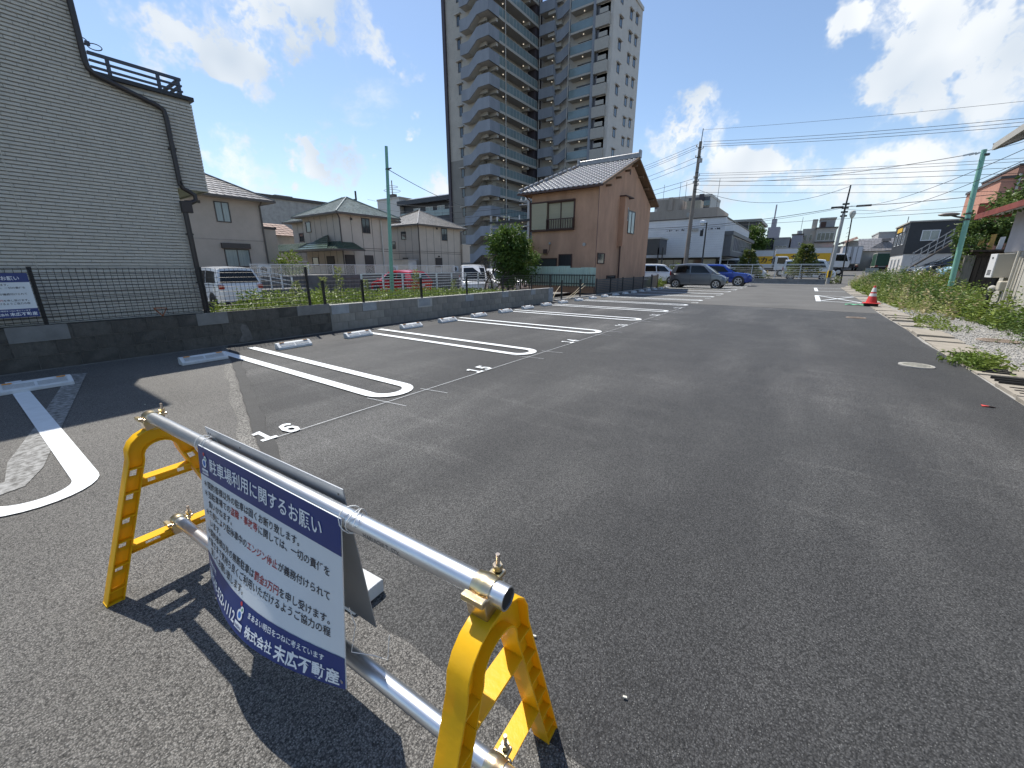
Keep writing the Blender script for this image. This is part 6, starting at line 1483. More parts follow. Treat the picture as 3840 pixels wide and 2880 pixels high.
car('passenger_van', 'white long passenger van with yellow stripe behind the rail fence', (-5.6,48.0,zr(48)), 0, p_white, cat='van', stripe=(m_yband,0.72,0.95), L=4.8, W=1.75, H=2.1, wb=2.6, fo=1.0, wr=0.32, zb=0.22, top=[(0,0.95),(0.04,1.15),(4.2,1.12),(4.55,0.95),(4.75,0.75),(4.8,0.5)],
    belt=[(0.05,1.15,0.84),(2.0,1.15,0.86),(3.5,1.13,0.85),(4.45,1.08,0.78)], roof=[(0.14,2.02,0.72),(1.2,2.08,0.76),(2.8,2.08,0.76),(3.7,1.98,0.72)], wins=[(0.25,1.25,0.30,1.25),(1.33,2.3,1.3,2.25),(2.4,3.1,2.35,3.05),(3.2,4.1,3.15,3.6)], lamp_z=0.72)
car('delivery_van', 'white delivery van with yellow stripe between the rail fence and removal trucks', (0.1,50.0,zr(50)), 0, p_white, cat='van', stripe=(m_yband,0.62,0.80), **{**vn, 'L':4.3, 'top':[(0,0.9),(0.04,1.05),(3.65,1.02),(4.08,0.92),(4.25,0.75),(4.3,0.5)], 'belt':[(0.05,1.06,0.83),(2.0,1.05,0.85),(3.3,1.03,0.84),(4.0,1.0,0.76)], 'roof':[(0.14,1.84,0.72),(1.2,1.90,0.76),(2.7,1.90,0.76),(3.3,1.82,0.72)], 'wins':[(0.25,1.35,0.30,1.3),(1.45,2.4,1.4,2.3),(2.5,3.55,2.4,3.1)]})
def truck(label, loc, yaw, boxL, boxH, W, boxcol, band=None, cabcol=None, z0=0.85, word=None, rear=False, name='box_truck'):
    t = T(name, label, 'truck', (0,0,0), 'trucks beyond the far fence'); hw = W/2
    bx = MB(); bx.box(0,boxL,-hw,hw,z0,z0+boxH); bx.build('box_body', boxcol, t, bevel=0.03)
    fr = MB(); 
    for zz in (z0+0.02,z0+boxH-0.02): fr.box(-0.015,boxL+0.015,-hw-0.012,hw+0.012,zz-0.05,zz+0.05)
    for xx in (0.03,boxL-0.03):
        for yy in (-hw,hw): fr.box(xx-0.05,xx+0.05,yy-0.014,yy+0.014,z0,z0+boxH)
    fr.build('box_edging', m_tslab, t)
    if band:
        for sg in (1,-1): 
            MB().box(0.12,boxL-0.12,sg*(hw+0.008)-0.004,sg*(hw+0.008)+0.004,z0+boxH*band[0],z0+boxH*band[1]).build('livery_band', m_yband, t)
    if word:
        lettering('livery_lettering', word, 0.62*boxH*(band[1]-band[0])*1.25, lambda x, y: (boxL*0.56+x, -hw-0.016, z0+boxH*(band[0]+0.10)+y), m_ink, t, bold=0.03, align='CENTER', sx=1.15)
    cx0 = boxL+0.12; cab = MB(); cz = z0-0.25
    cab.prism([(cx0,cz),(cx0+1.55,cz),(cx0+1.6,cz+0.55),(cx0+1.25,cz+1.42),(cx0+1.1,cz+1.52),(cx0,cz+1.52)], lambda x, z: (x,-hw*0.93,z), lambda x, z: (x,hw*0.93,z)); cab.build('cab', cabcol or p_white, t, bevel=0.05)
    for sg in (1,-1):
        q = MB(); y = sg*(hw*0.93+0.008); q.add([(cx0+0.28,y,cz+0.72),(cx0+1.42,y,cz+0.66),(cx0+1.15,y,cz+1.36),(cx0+0.28,y,cz+1.38)], [(0,1,2,3)]); q.build('side_window', m_cglass, t, fix=False)
        MB().box(cx0+1.5,cx0+1.6,sg*(hw*0.93+0.18)-.06,sg*(hw*0.93+0.18)+.06,cz+0.75,cz+1.15).build('mirror', m_trimblk, t)
        MB().obb((cx0+1.585,sg*hw*0.62,cz+0.28),(0.03,0,0),(0,0.16,0),(0,0,0.09)).build('headlight', m_lightglass, t)
    q = MB(); q.add([(cx0+1.61,-hw*0.82,cz+0.60),(cx0+1.61,hw*0.82,cz+0.60),(cx0+1.27,hw*0.80,cz+1.40),(cx0+1.27,-hw*0.80,cz+1.40)], [(0,1,2,3)]); q.build('windscreen', m_cglass, t, fix=False)
    MB().box(0.0,cx0+1.4,-hw*0.5,hw*0.5,z0-0.35,z0-0.02).build('chassis', m_trimblk, t)
    MB().box(-0.05,0.05,-hw*0.95,hw*0.95,0.42,0.58).build('rear_bumper', m_trimblk, t)
    for sg in (1,-1): MB().box(-0.06,0.0,sg*hw*0.75-.14,sg*hw*0.75+.14,0.62,0.74).build('tail_light', m_tail, t)
    if rear:
        dr = MB(); dr.box(-0.02,-0.012,-0.012,0.012,z0+0.08,z0+boxH-0.08)
        for yy in (-hw*0.5,hw*0.5,-0.1,0.1): dr.cyl((-0.03,yy,z0+0.05),(-0.03,yy,z0+boxH-0.1),0.018,n=6)
        dr.build('door_bar', m_frame, t)
    for xx in (boxL*0.28, cx0+0.75):
        for sg in (1,-1):
            w = MB(); w.lathe([(0.2,-0.1),(0.36,-0.11),(0.40,-0.07),(0.40,0.07),(0.36,0.11),(0.2,0.11)], (xx,sg*hw*0.82,0.40), 18, 'y'); wh = w.build('wheel', m_tyre, t, smooth=True)
            rm = MB(); rm.lathe([(0.22,0.10),(0.18,0.125),(0.06,0.125)], (xx,0,0.40), 14, 'y'); rm.v = [(v[0],sg*(hw*0.82+v[1]),v[2]) for v in rm.v]; rm.build('rim', m_rim, wh)
    t.location = loc; t.rotation_euler = (0,0,yaw); return t
truck('smaller white removal truck with yellow lettered band behind the passenger van', (-6.3,57.0,zr(56)), 0, 2.95, 1.95, 1.9, m_trkbox, (0.22,0.66), word='のサカイ', z0=0.95)
truck('longer white removal truck with yellow lettered band behind the delivery van', (-3.6,61.0,zr(60)), 0, 5.6, 1.95, 2.1, m_trkbox, (0.22,0.68), word='サ カ イ', z0=1.15)
truck('white lorry seen from behind with closed rear doors, past the leaning pole', (4.65,75.0,zr(75)), PI/2, 6.0, 2.35, 2.15, m_trkbox, rear=True, z0=0.95)
m_tarp = M('green_tarpaulin', (0.02,0.07,0.045), 0.6, var=0.15)
truck('lorry with dark green tarpaulin body in front of the tiled shop', (8.0,74.0,zr(74)), PI/2, 4.5, 1.75, 1.45, m_tarp, z0=0.6)

# ------------------------------------------------------------------ poles and lamps
m_cpole = M('concrete_pole', (0.20,0.175,0.15), 0.85, var=0.15, scale=2); m_cpole2 = M('pale_concrete_pole', (0.40,0.40,0.39), 0.85, var=0.1)
m_ins = M('insulator', (0.62,0.62,0.60), 0.35); m_cable = M('black_cable', (0.02,0.02,0.022), 0.6, var=0.05)
up = T('utility_pole', 'tall brown concrete utility pole between the brown house and the showroom', 'utility pole', (-9.12,40,0))
MB().cyl((-9.14,40,0),(-9.03,40,11.5),0.20,0.115,n=16).build('shaft', m_cpole, up, smooth=True); MB().cyl((-9.0,40,11.2),(-8.95,40,12.45),0.03,n=6).build('top_rod', m_blackmetal, up)
for z in (11.0,10.3,9.1,8.7,8.4,8.1,7.8,7.6):
    MB().lathe([(0.15,0),(0.15,0.06)], (-9.05,40,z), 12).build('band', m_blackmetal, up)
for (x, z) in ((-9.32,11.15),(-8.78,10.95),(-9.30,10.35),(-8.9,10.2),(-8.85,8.85),(-8.85,8.45),(-8.85,8.15),(-9.25,8.75),(-9.25,8.35)):
    MB().bar((-9.05,40,z-0.12),(x,40,z),0.03,0.03).build('arm', m_blackmetal, up); MB().lathe([(0.03,0),(0.06,0.03),(0.04,0.08),(0.06,0.12),(0.03,0.18)], (x,40,z), 8).build('insulator', m_ins, up)
MB().box(-9.0,-8.75,39.85,40.1,9.9,10.2).build('fuse_box', m_lgrey, up)
for k in range(9): MB().cyl((-9.3,39.98,2.0+0.5*k),(-8.85,39.98,2.0+0.5*k),0.012,n=5).build('step_bolt', m_blackmetal, up)
u2 = T('utility_pole', 'pale concrete utility pole with yellow and black guard at the lot exit', 'utility pole', (1.58,44.3,0))
MB().cyl((1.56,44.3,0),(1.66,44.3,5.6),0.15,0.115,n=14).build('shaft', m_cpole2, u2, smooth=True); MB().cyl((1.66,44.3,5.5),(1.72,44.3,7.7),0.07,0.05,n=10).build('top_section', m_blackmetal, u2)
gd = MB().lathe([(0.165,0.55),(0.165,1.12)], (1.57,44.3,0), 16); gd.build('guard_sleeve', M('guard_yellow', (0.75,0.5,0.05), 0.5), u2, smooth=True)
for k in range(3): 
    MB().obb((1.57+0.02*(k-1)*3, 44.13,0.85), (0.022,0,0), (0,0.012,0), (0,0,0.28)).build('guard_stripe', m_ink, u2)
for z in (5.4,5.7,6.0,6.3): MB().box(1.45,1.9,44.2,44.4,z-0.06,z+0.06).build('bracket', m_blackmetal, u2)
for (a, b) in ((0.75,1.55),(2.35,3.3)): MB().box(a,b,44.22,44.38,6.02,6.16).build('splice_closure', m_blackmetal, u2, bevel=0.03)
bl = T('street_lamp', 'slim black street lamp with clear globe by the lot exit', 'street lamp', (2.48,45,0))
MB().cyl((2.48,45,0.05),(2.28,45,5.3),0.055,0.045,n=10).build('post', m_blackmetal, bl, smooth=True); MB().lathe([(0.05,0),(0.13,0.08),(0.22,0.35),(0.17,0.55),(0.05,0.62)], (2.27,45,5.25), 12).build('globe', M('lamp_globe', (0.6,0.62,0.6), 0.15, var=0.05), bl, smooth=True); MB().lathe([(0.02,0),(0.06,0.05),(0.03,0.3)], (2.27,45,5.3), 8).build('lamp_core', m_blackmetal, bl)
for z in (4.2,4.6,3.9): MB().bar((2.33,45,z),(2.12,45,z-0.12),0.02,0.02).build('clip', m_blackmetal, bl)
l3 = T('street_lamp', 'dark street lamp with white bell shade beside the brown utility pole', 'street lamp', (-7.72,40,0))
MB().cyl((-7.72,40,0),(-7.76,40,5.1),0.075,0.055,n=10).build('post', m_blackmetal, l3, smooth=True); MB().bar((-7.76,40,5.0),(-8.05,40,5.02),0.05,0.05).build('arm', m_blackmetal, l3)
MB().lathe([(0.04,0.32),(0.20,0.27),(0.30,0.12),(0.30,0.05),(0.0,0.05)], (-8.1,40,5.0), 14).build('shade', m_wfence, l3, smooth=True); MB().lathe([(0.0,-0.15),(0.14,-0.1),(0.2,0.05)], (-8.1,40,5.0), 12).build('globe', M('lamp_globe', (0.6,0.6,0.6)), l3, smooth=True); MB().box(-8.2,-7.95,39.95,40.05,4.0,4.5).build('bracket_sign', m_blackmetal, l3)
ga = T('transformer_gantry', 'steel transformer gantry between two poles in front of the tower stairs', 'gantry', (-23.8,33,0))
for (x, h) in ((-25.95,6.2),(-21.6,7.6)): MB().cyl((x,33,0),(x,33,h),0.14,0.11,n=10).build('pole', m_cpole2, ga, smooth=True)
MB().box(-26.1,-21.4,32.75,32.9,5.45,5.62).box(-26.1,-21.4,33.1,33.25,5.45,5.62).build('beam', m_blackmetal, ga); MB().box(-26.0,-21.5,32.8,33.2,5.0,5.08).build('lower_beam', m_lgrey, ga)
for x in (-25.2,-23.8,-22.6): 
    MB().cyl((x,33,5.62),(x,33,6.05),0.06,n=8).build('insulator', m_ins, ga)
MB().lathe([(0.34,4.2),(0.36,4.3),(0.36,4.9),(0.3,5.0)], (-22.9,33,0), 14).build('transformer', m_lgrey, ga)
for z in (7.2,6.9): MB().box(-22.6,-20.8,32.95,33.05,z-0.04,z+0.04).build('cross_arm', m_lgrey, ga)
for x in (-22.4,-21.9,-21.2): MB().lathe([(0.05,7.25),(0.09,7.3),(0.05,7.4),(0.08,7.5)], (x,33,0), 8).build('insulator', m_ins, ga)
fp = T('utility_pole', 'short dark pole top with bracket rising behind the green-grey slate roof', 'utility pole', (-64.5,45,0)); MB().cyl((-64.5,45,0),(-64.5,45,13.8),0.18,0.15,n=8).build('shaft', m_blackmetal, fp); MB().box(-66.9,-64.5,44.9,45.1,12.4,12.6).build('arm', m_blackmetal, fp); MB().box(-66.9,-66.7,44.9,45.1,11.6,12.6).build('drop_arm', m_blackmetal, fp)
ms = T('aerial_mast', 'lattice aerial mast with ring on the white stair block', 'mast', (-74,61,15)); MB().cyl((-74.5,61,11),(-74.5,61,19),0.12,n=6).build('shaft', m_lgrey, ms)
for z, r in ((15.2,1.4),(17.0,1.7),(17.8,1.2)): MB().tube([(-74.5+r*math.cos(a*PI/8),61+r*math.sin(a*PI/8),z) for a in range(17)], 0.05, 5).build('ring', m_lgrey, ms)
MB().box(-75.4,-73.6,60.6,61.4,15.4,16.3).build('equipment', m_frame, ms)
def cable(label, p0, p1, sag=0.3, r=0.012, grp='overhead cables', n=16):
    p0, p1 = Vector(p0), Vector(p1)
    pts = [p0.lerp(p1, i/n) - Vector((0,0,sag*4*(i/n)*(1-i/n))) for i in range(n+1)]
    return tag(MB().tube(pts, r, 5).build('overhead_cable', m_cable, smooth=True, loc=tuple(p0)), label, 'cable', grp)
cable('single thin top cable from the rod of the brown utility pole towards the brick building', (-8.95,40,12.35), (24,40,10.2), 0.35, 0.010)
for z0, z1 in ((11.45,9.45),(11.25,9.25),(11.1,9.0)): cable('one of three close parallel power cables from the top insulators towards the brick building', (-8.8,40,z0), (24,40,z1), 0.45, 0.014)
for z0, z1 in ((9.05,7.9),(8.9,7.7)): cable('one of two parallel cables below the power cables on the brown utility pole', (-8.9,40,z0), (24,40,z1-.6), 0.35, 0.012)
for z0, z1 in ((8.68,6.6),(8.45,6.2),(8.15,5.6)): cable('one of three spaced service cables from the middle of the brown utility pole', (-8.85,40,z0), (24,40,z1), 0.30, 0.014)
cable('lowest straight cable from the brown utility pole past the green pole lamp', (-8.9,40,7.6), (24,40,4.9), 0.2, 0.013)
cable('slack cable sweeping from the brown utility pole to the exit pole', (-8.9,40,7.85), (1.7,44.3,7.6), 1.15, 0.015)
for z0, z1 in ((11.35,8.3),(11.15,8.1),(11.0,7.9)): cable('one of three parallel power cables running behind the brown house from the utility pole', (-9.2,40,z0), (-27,40,z1), 0.5, 0.013)
for z0, z1 in ((10.35,8.2),(9.95,7.9)): cable('one of two cables with splices dropping from the utility pole behind the brown house ridge', (-9.2,40,z0), (-26,42,z1-.6), 0.35, 0.014)
for z0, z1 in ((8.7,6.4),(8.35,5.9)): cable('one of two low cables from the utility pole behind the brown house eave', (-9.25,40,z0), (-26,40,z1), 0.2, 0.016)
cable('thick bundled cable from the exit pole past the showroom front', (1.6,44.2,6.1), (-14.6,44.0,5.25), 0.35, 0.022); cable('second bundled cable just under the thick one past the showroom front', (1.6,44.2,6.02), (-14.6,44.0,5.12), 0.42, 0.014)
cable('thick bundled cable from the exit pole towards the vine-covered house', (1.7,44.3,6.1), (16,42,6.6), 0.25, 0.022); cable('thin cable drooping below the thick bundle towards the brick building', (1.7,44.3,5.9), (14,42,6.4), 0.7, 0.012)
cable('straight low double cable crossing the far street at lamp height', (-30,70,7.2), (40,62,7.4), 0.2, 0.022)
cable('crossing cable slanting from the exit pole up to the roof of the vine-covered house', (2.0,44,6.1), (4.6,17.3,4.6), 0.5, 0.010); cable('second slanting cable from the exit pole to the vine-covered house', (2.0,44,5.6), (4.6,17.3,4.3), 0.6, 0.010)
cable('cable from the green pole top to the roof of the vine-covered house', (4.35,22.28,5.25), (4.4,17.3,4.6), 0.03, 0.008)
cable('service cable from the utility pole to the top of the right-hand green pole', (-8.9,40,8.6), (4.30,22.3,5.22), 0.45, 0.012)
cable('thin cable from the weed-bed green pole towards the tower', (-12.5,10.1,4.65), (-26,33,6.9), 0.5, 0.012)
for k in range(4): cable('one of the cables strung from the gantry past the beige houses', (-21.6,33,7.2-0.4*k), (-60,44,12.0-1.1*k), 0.8, 0.02)
for k in range(2): cable('one of the cables from the gantry towards the utility pole', (-21.6,33,6.6-0.5*k), (-13.6,31,6.0-0.5*k), 0.2, 0.012)

# ------------------------------------------------------------------ right-hand side: drain slabs, cone, weeds, green pole, houses
m_slab = M('drain_slab', (0.30,0.27,0.225), 0.9, var=0.2, scale=3, bump=0.5, bscale=40, stain=0.4, stcol=(0.17,0.15,0.125), stscale=2.5)
dc = T('drain_channel', 'line of cracked tan concrete drain slabs along the asphalt edge', 'drain', (2.3,15,0))
y = 4.6
slab_me = MB().box(-0.235,0.31,0.008,0.588,-0.07,0.0).mesh('slab'); slab_me.materials.append(m_slab)
while y < 40:
    L_ = 0.60; xo = 2.05 if y < 36 else 2.05+(y-36)*0.14
    big = random.random() < 0.35 and y < 17
    inst('slab', slab_me, dc, (xo+0.25+random.uniform(-.02,.02), y, random.uniform(-0.012,0.02) + (0.02 if big else 0)), rot=(random.uniform(-.03,.03),random.uniform(-.02,.03),random.uniform(-.03,.03)))
    if y < 9.0 and y > 6.3:
        for k in range(3): MB().box(2.12,2.42,y+0.12+k*0.14,y+0.14+k*0.14,0.0,0.0305).build('grate_slot', m_dark, dc)
    y += L_ + (0.06 if big else 0.004)
MB().box(2.03,2.58,4.5,17,-0.2,-0.08).build('channel_bed', m_dark, dc)
# gravel
m_grav = M('gravel_stone', (0.31,0.305,0.29), 0.9, col2=(0.44,0.43,0.41), scale=9)
mb = MB()
for i in range(9000):
    y = random.uniform(4.5,18); x = random.uniform(2.55,4.3); s = random.uniform(0.008,0.022)
    c = Vector((x,y,-0.008+s*0.4)); a = Vector((random.gauss(0,1),random.gauss(0,1),random.gauss(0,.5))).normalized()*s; b = a.cross(Vector((0,0,1))).normalized()*s*0.8; d = a.cross(b).normalized()*s*0.6
    mb.add([c+a,c-a,c+b,c-b,c+d,c-d], [(0,2,4),(2,1,4),(1,3,4),(3,0,4),(2,0,5),(1,2,5),(3,1,5),(0,3,5)])
o = mb.build('gravel', m_grav, fix=False); o['kind'] = 'stuff'; o['label'] = 'loose grey gravel between the drain slabs and the vine-covered house'; o['category'] = 'gravel'
struct(sheet('raised_yard', [(4.7,26),(40,26),(40,60),(4.7,60)], 0.60, m_rear)); 
bk = MB(); bk.add([(2.6,24,0),(4.7,24,0),(4.7,26,0.6),(4.7,60,0.6),(3.3,44,0.0),(2.6,30,0)], [(0,1,2,5),(5,2,3,4)]); struct(bk.build('bank', m_earth, fix=False))
random.seed(21)
def zbank(x, y): return 0.0 if y < 24 else max(0, min(0.6, (x-2.6)/2.1*0.6))
def f_r1():
    while True:
        y = random.uniform(13.5,43); xmin = 2.95 if y < 17 else (2.72 if y < 22 else 2.62+max(0,(y-36)*0.16)); x = random.uniform(xmin, 4.3+min(2.2,max(0,(y-17)*0.16)))
        if y < 19 and (x < 3.45+random.random()*0.5 or random.random() < 0.45): continue
        return (x, y, zbank(x,y)-0.02, 0.40+0.95*min(1,(x-xmin)/1.5)*(0.6+0.6*abs(math.sin(x*2.3+y*0.7)))+ (0.15 if y > 28 else 0)) if not (x > 4.1 and y > 26) else (x, y, zbank(x,y)-0.02, 0.5)
weed_patch('weeds', 'tall overgrown green weeds on the verge beside the drain slabs', f_r1, 3800, m_weed, 0.16, 0.68, 0.15)
def f_r4():
    c = random.choice(TALL); return (c[0]+random.gauss(0,0.28), c[1]+random.gauss(0,0.5), zbank(c[0],c[1])-0.02, c[2])
TALL = [(3.7,19.5,1.0),(3.3,21.5,0.8),(3.9,23.5,1.25),(3.4,25.5,1.0),(3.8,28,1.3),(3.2,31,1.0),(4.0,33,1.1),(3.5,36,1.2),(3.9,20.8,1.2),(4.0,18.2,0.9)]
weed_patch('tall_weeds', 'taller darker weed stalks standing out of the verge growth', f_r4, 520, m_vine, 0.35, 0.85, 0.15)
def f_r2():
    y = random.uniform(17,42); x = random.uniform(2.75,4.4); return (x,y,zbank(x,y)-0.02,1)
weed_patch('pale_weeds', 'pale yellow grassy weeds along the front of the verge', f_r2, 1300, m_weed2, 0.2, 0.55, 0.11)
def f_r3():
    y = random.uniform(9.5,17); x = 4.22-abs(random.gauss(0,0.25)); return (x,y,-0.01,1)
weed_patch('wall_weeds', 'leafy weeds at the foot of the vine-covered house wall', f_r3, 300, m_vine, 0.12, 0.42, 0.11)
m_straw = leafmat('dry_grass', (0.30,0.25,0.12), (0.45,0.40,0.22))
def f_r5():
    y = random.uniform(15,42); x = random.uniform(2.65,4.3+min(1.5,max(0,(y-17)*0.1))); return (x,y,zbank(x,y)-0.02,1)
weed_patch('dry_grass', 'straw-coloured dead grass stalks scattered through the verge weeds', f_r5, 190, m_straw, 0.25, 0.95, 0.16)
def clump(x, y, r, n, h, label, mt):
    weed_patch('weed_clump', label, lambda: (x+random.gauss(0,r*0.6), y+random.gauss(0,r), 0.0, 1), n, mt, h*0.5, h, 0.085)
clump(2.22,8.4,0.25,130,0.22,'bright green weed clump growing through the drain slabs', m_weed)
clump(2.75,14.6,0.3,70,0.22,'small weed clump in the gravel near the tilted slab', m_weed)
clump(2.7,13.2,0.3,50,0.15,'low weed clump at the edge of the gravel', m_weed)
clump(3.7,10.8,0.35,120,0.35,'bushy green weed in the gravel before the house wall', m_vine)
# cone
m_cone = M('cone_red', (0.62,0.055,0.05), 0.5, var=0.08); m_conew = M('cone_white', (0.75,0.74,0.72), 0.45, var=0.05)
cn = T('traffic_cone', 'red and white traffic cone on a black weight at the verge', 'traffic cone', (2.08,19.65,0))
cx_, cy_ = 2.08, 19.65
MB().lathe([(0.21,0.0),(0.215,0.02),(0.21,0.09),(0.17,0.10)], (cx_,cy_,0.004), 24).build('weight', m_tyre, cn, smooth=True); MB().box(cx_-0.24,cx_+0.24,cy_-0.24,cy_+0.24,0.105,0.13).build('base', m_cone, cn, bevel=0.01)
def cr_(z): return 0.165-0.135*(z-0.13)/0.60
for za, zb2, mt in ((0.13,0.36,m_cone),(0.36,0.46,m_conew),(0.46,0.51,m_cone),(0.51,0.66,m_conew),(0.66,0.73,m_cone)):
    MB().lathe([(cr_(za),za),(cr_(zb2),zb2)], (cx_,cy_,0), 20).build('cone_band', mt, cn, smooth=True)
gn = MB(); gn.grid(lambda u, v: (1.35+0.55*u, 19.55+0.22*v+0.05*math.sin(6*u), 0.02+0.035*abs(math.sin(7*u+3*v))), 12, 5)
tag(gn.build('green_net', M('green_net', (0.08,0.38,0.20), 0.6, var=0.2, scale=20), loc=(1.6,19.6,0)), 'crumpled green netting at the foot of the traffic cone', 'net', None)
# green pole with lamp
gp = T('green_pole', 'green steel pole with cobra street lamp in front of the wooden shed', 'pole', (4.5,22.26,0))
MB().cyl((4.52,22.26,-0.02),(4.34,22.28,5.3),0.085,0.07,n=14).build('shaft', m_mint, gp, smooth=True)
for z in (3.0,3.2,5.1): MB().lathe([(0.09,0),(0.09,0.06)], (4.42,22.27,z), 12).build('band', m_frame, gp)
MB().tube([(4.4,22.27,3.08),(4.15,22.3,3.14),(4.0,22.33,3.2)], 0.03, 8).build('lamp_arm', m_frame, gp); MB().sph((3.93,22.36,3.24), 0.3, 12, 8, (1.0,0.35,0.22)).build('lamp_head', M('lamp_shell', (0.16,0.14,0.13), 0.5), gp, smooth=True)
for dx in (-0.5,-0.35,-0.2): MB().bar((4.35+dx*0.5,22.28,5.22),(4.35+dx,22.3,5.18),0.03,0.05).build('insulator', m_ins, gp)
# vine-covered house
m_stuc = M('rough_grey_stucco', (0.47,0.45,0.40), 0.92, var=0.1, scale=3, bump=0.9, bscale=60, stain=0.3, stcol=(0.30,0.28,0.24), stscale=2); m_upw = M('lilac_upper_wall', (0.48,0.46,0.47), 0.8, var=0.06); m_redr = M('rust_red_fascia', (0.22,0.055,0.04), 0.6, var=0.2); m_roofg = M('grey_eave', (0.30,0.30,0.31), 0.7, var=0.1)
vh = T('old_house', 'old rough-stucco house with rust-red porch eave and climbing vines', 'house', (6,14,0))
MB().box(4.3,9,4,17.1,0.0,2.95).build('lower_wall', m_stuc, vh); MB().box(4.28,4.302,14.5,17.1,1.75,2.95).build('pale_upper_panel', m_upw, vh); MB().box(4.32,9,4,17.3,2.95,4.70).build('upper_wall', m_upw, vh); MB().box(4.15,9,4,17.12,-0.02,0.16).build('footing', m_conc, vh)
q = MB(); q.prism([(3.78,2.74),(3.78,2.82),(4.4,3.12),(4.4,2.82)], lambda x, z: (x,8,z), lambda x, z: (x,18.1,z)); q.build('porch_roof', m_upw, vh); MB().box(3.74,3.78,8,18.15,2.70,2.84).build('porch_fascia', m_redr, vh); MB().box(3.76,4.45,18.1,18.16,2.74,3.14).build('porch_fascia', m_redr, vh)
q = MB(); q.prism([(3.62,4.47),(3.62,4.58),(9,6.6),(9,6.45)], lambda x, z: (x,6,z), lambda x, z: (x,17.62,z)); q.build('roof', m_roofg, vh); MB().box(3.58,3.62,6,17.66,4.44,4.60).build('eave_fascia', m_tslab, vh); q = MB(); q.bar((3.6,17.64,4.52),(9,17.64,6.56),0.05,0.18); q.build('bargeboard', m_tslab, vh)
for y in (16.5,17.2): MB().box(4.26,4.32,y-0.06,y+0.06,2.95,4.72).build('wall_batten', m_frame, vh)
MB().cyl((4.24,16.9,2.9),(4.24,16.9,4.7),0.045,n=8).build('rain_pipe', m_frame, vh)
window(vh, 'X-', 4.3, 12.4, 14.3, 1.75, 2.6, fr=m_alu2, pane=m_curtain, mull=1, sill=True)
for (za, zb2) in ((1.95,2.6),): MB().box(4.2,4.26,12.4,14.3,1.95,1.99).build('window_bar', m_frame, vh)
vt = MB()
for k in range(7): vt.box(4.28,4.30,13.6,14.2,0.55+k*0.05,0.575+k*0.05)
vt.build('vent_louvre', m_dark, vh)
ht = T('water_heater', 'white gas water heater mounted on the rough stucco house corner', 'water heater', (4.1,16.3,1.1))
MB().box(3.97,4.29,16.15,16.62,1.10,1.70).build('casing', M('heater_beige', (0.52,0.48,0.40), 0.5, var=0.04), ht, bevel=0.012); MB().box(3.945,3.972,16.15,16.62,1.10,1.70).build('front_panel', M('heater_white', (0.70,0.70,0.69), 0.45, var=0.03), ht, bevel=0.008)
for k in range(4): MB().box(3.938,3.946,16.25,16.5,1.17+k*0.035,1.185+k*0.035).build('louvre', m_frame, ht)
MB().sph((3.94,16.38,1.60), 0.045, 10, 6, (0.3,1,0.55)).build('flue_port', m_dark, ht, smooth=True)
gm = T('gas_meter', 'round cream gas meter under the water heater', 'gas meter', (4.15,16.0,0.8)); MB().box(4.08,4.26,15.88,16.12,0.78,1.02).build('body', M('heater_beige', (0.5,0.5,0.4)), gm, bevel=0.03); MB().sph((4.05,16.15,0.82), 0.09, 12, 8).build('regulator', m_tslab, gm, smooth=True)
m_pvc = M('cream_pvc', (0.55,0.51,0.43), 0.5, var=0.06)
for (y, z0, z1, r, lb) in ((15.75,0.05,1.75,0.035,'tall cream pipe running up the rough stucco wall'),(15.92,0.05,0.8,0.025,'short cream pipe below the gas meter'),(16.08,0.05,0.75,0.022,'thin cream pipe beside the gas meter drop'),(15.55,0.2,1.6,0.022,'thin tan conduit next to the tall cream pipe')):
    tag(MB().cyl((4.2,y,z0),(4.2,y,z1),r,n=8).lathe([(r*1.5,0.45),(r*1.5,0.51)],(4.2,y,0),8).build('wall_pipe', m_pvc, smooth=True, loc=(4.2,y,z0)), lb, 'pipe', 'pipes on the stucco wall')
tag(MB().tube([(4.1,16.55,0.0),(4.12,16.55,0.5),(4.14,16.5,1.1)], 0.06, 10).build('drain_pipe', m_blackmetal, smooth=True, loc=(4.1,16.55,0)), 'thick black drain pipe below the white water heater', 'pipe')
# wooden shed
m_plank = M('weathered_dark_plank', (0.055,0.042,0.033), 0.9, var=0.35, scale=3, stretch=(6,6,0.4)); m_gpost = M('weathered_grey_post', (0.20,0.185,0.165), 0.9, var=0.2, scale=3, stretch=(6,6,0.4))
sd = T('wooden_shed', 'dark plank shed door with grey post between the green pole and stucco house', 'shed', (5.5,23,0))
MB().box(4.95,7.2,23.05,24.5,0,1.9).build('frame_wall', m_plank, sd)
for k in range(7): MB().box(5.12+0.14*k,5.25+0.14*k,23.0,23.05,0.20,1.72+0.01*(k % 2)).build('plank', m_plank, sd)
MB().box(4.80,5.08,22.96,23.1,0.15,1.80).build('post', m_gpost, sd); MB().box(4.9,7.4,22.7,24.7,1.92,1.99).build('roof_board', m_plank, sd)
m_ochre = M('ochre_board', (0.52,0.33,0.10), 0.75, var=0.12)
for (x, h, mt, lb) in ((5.15,0.42,m_ochre,'short ochre board standing on the shed roof'),(5.42,0.55,m_ochre,'tall ochre board standing on the shed roof'),(5.66,0.45,m_conew,'white board standing on the shed roof')):
    tag(MB().obb((x,23.2,1.99+h/2),(0.065,0,0.01),(0,0.02,0),(0.01,0,h/2)).build('board', mt, loc=(x,23.2,1.99)), lb, 'board')
def vines(label, blobs, n, s, mt=m_vine):
    mb = MB(); leafcloud(mb, blobs, n, s, 0.2); o = mb.build('vines', mt, fix=False, loc=blobs[0][:3]); o['label'] = label; o['category'] = 'vines'; o['kind'] = 'stuff'
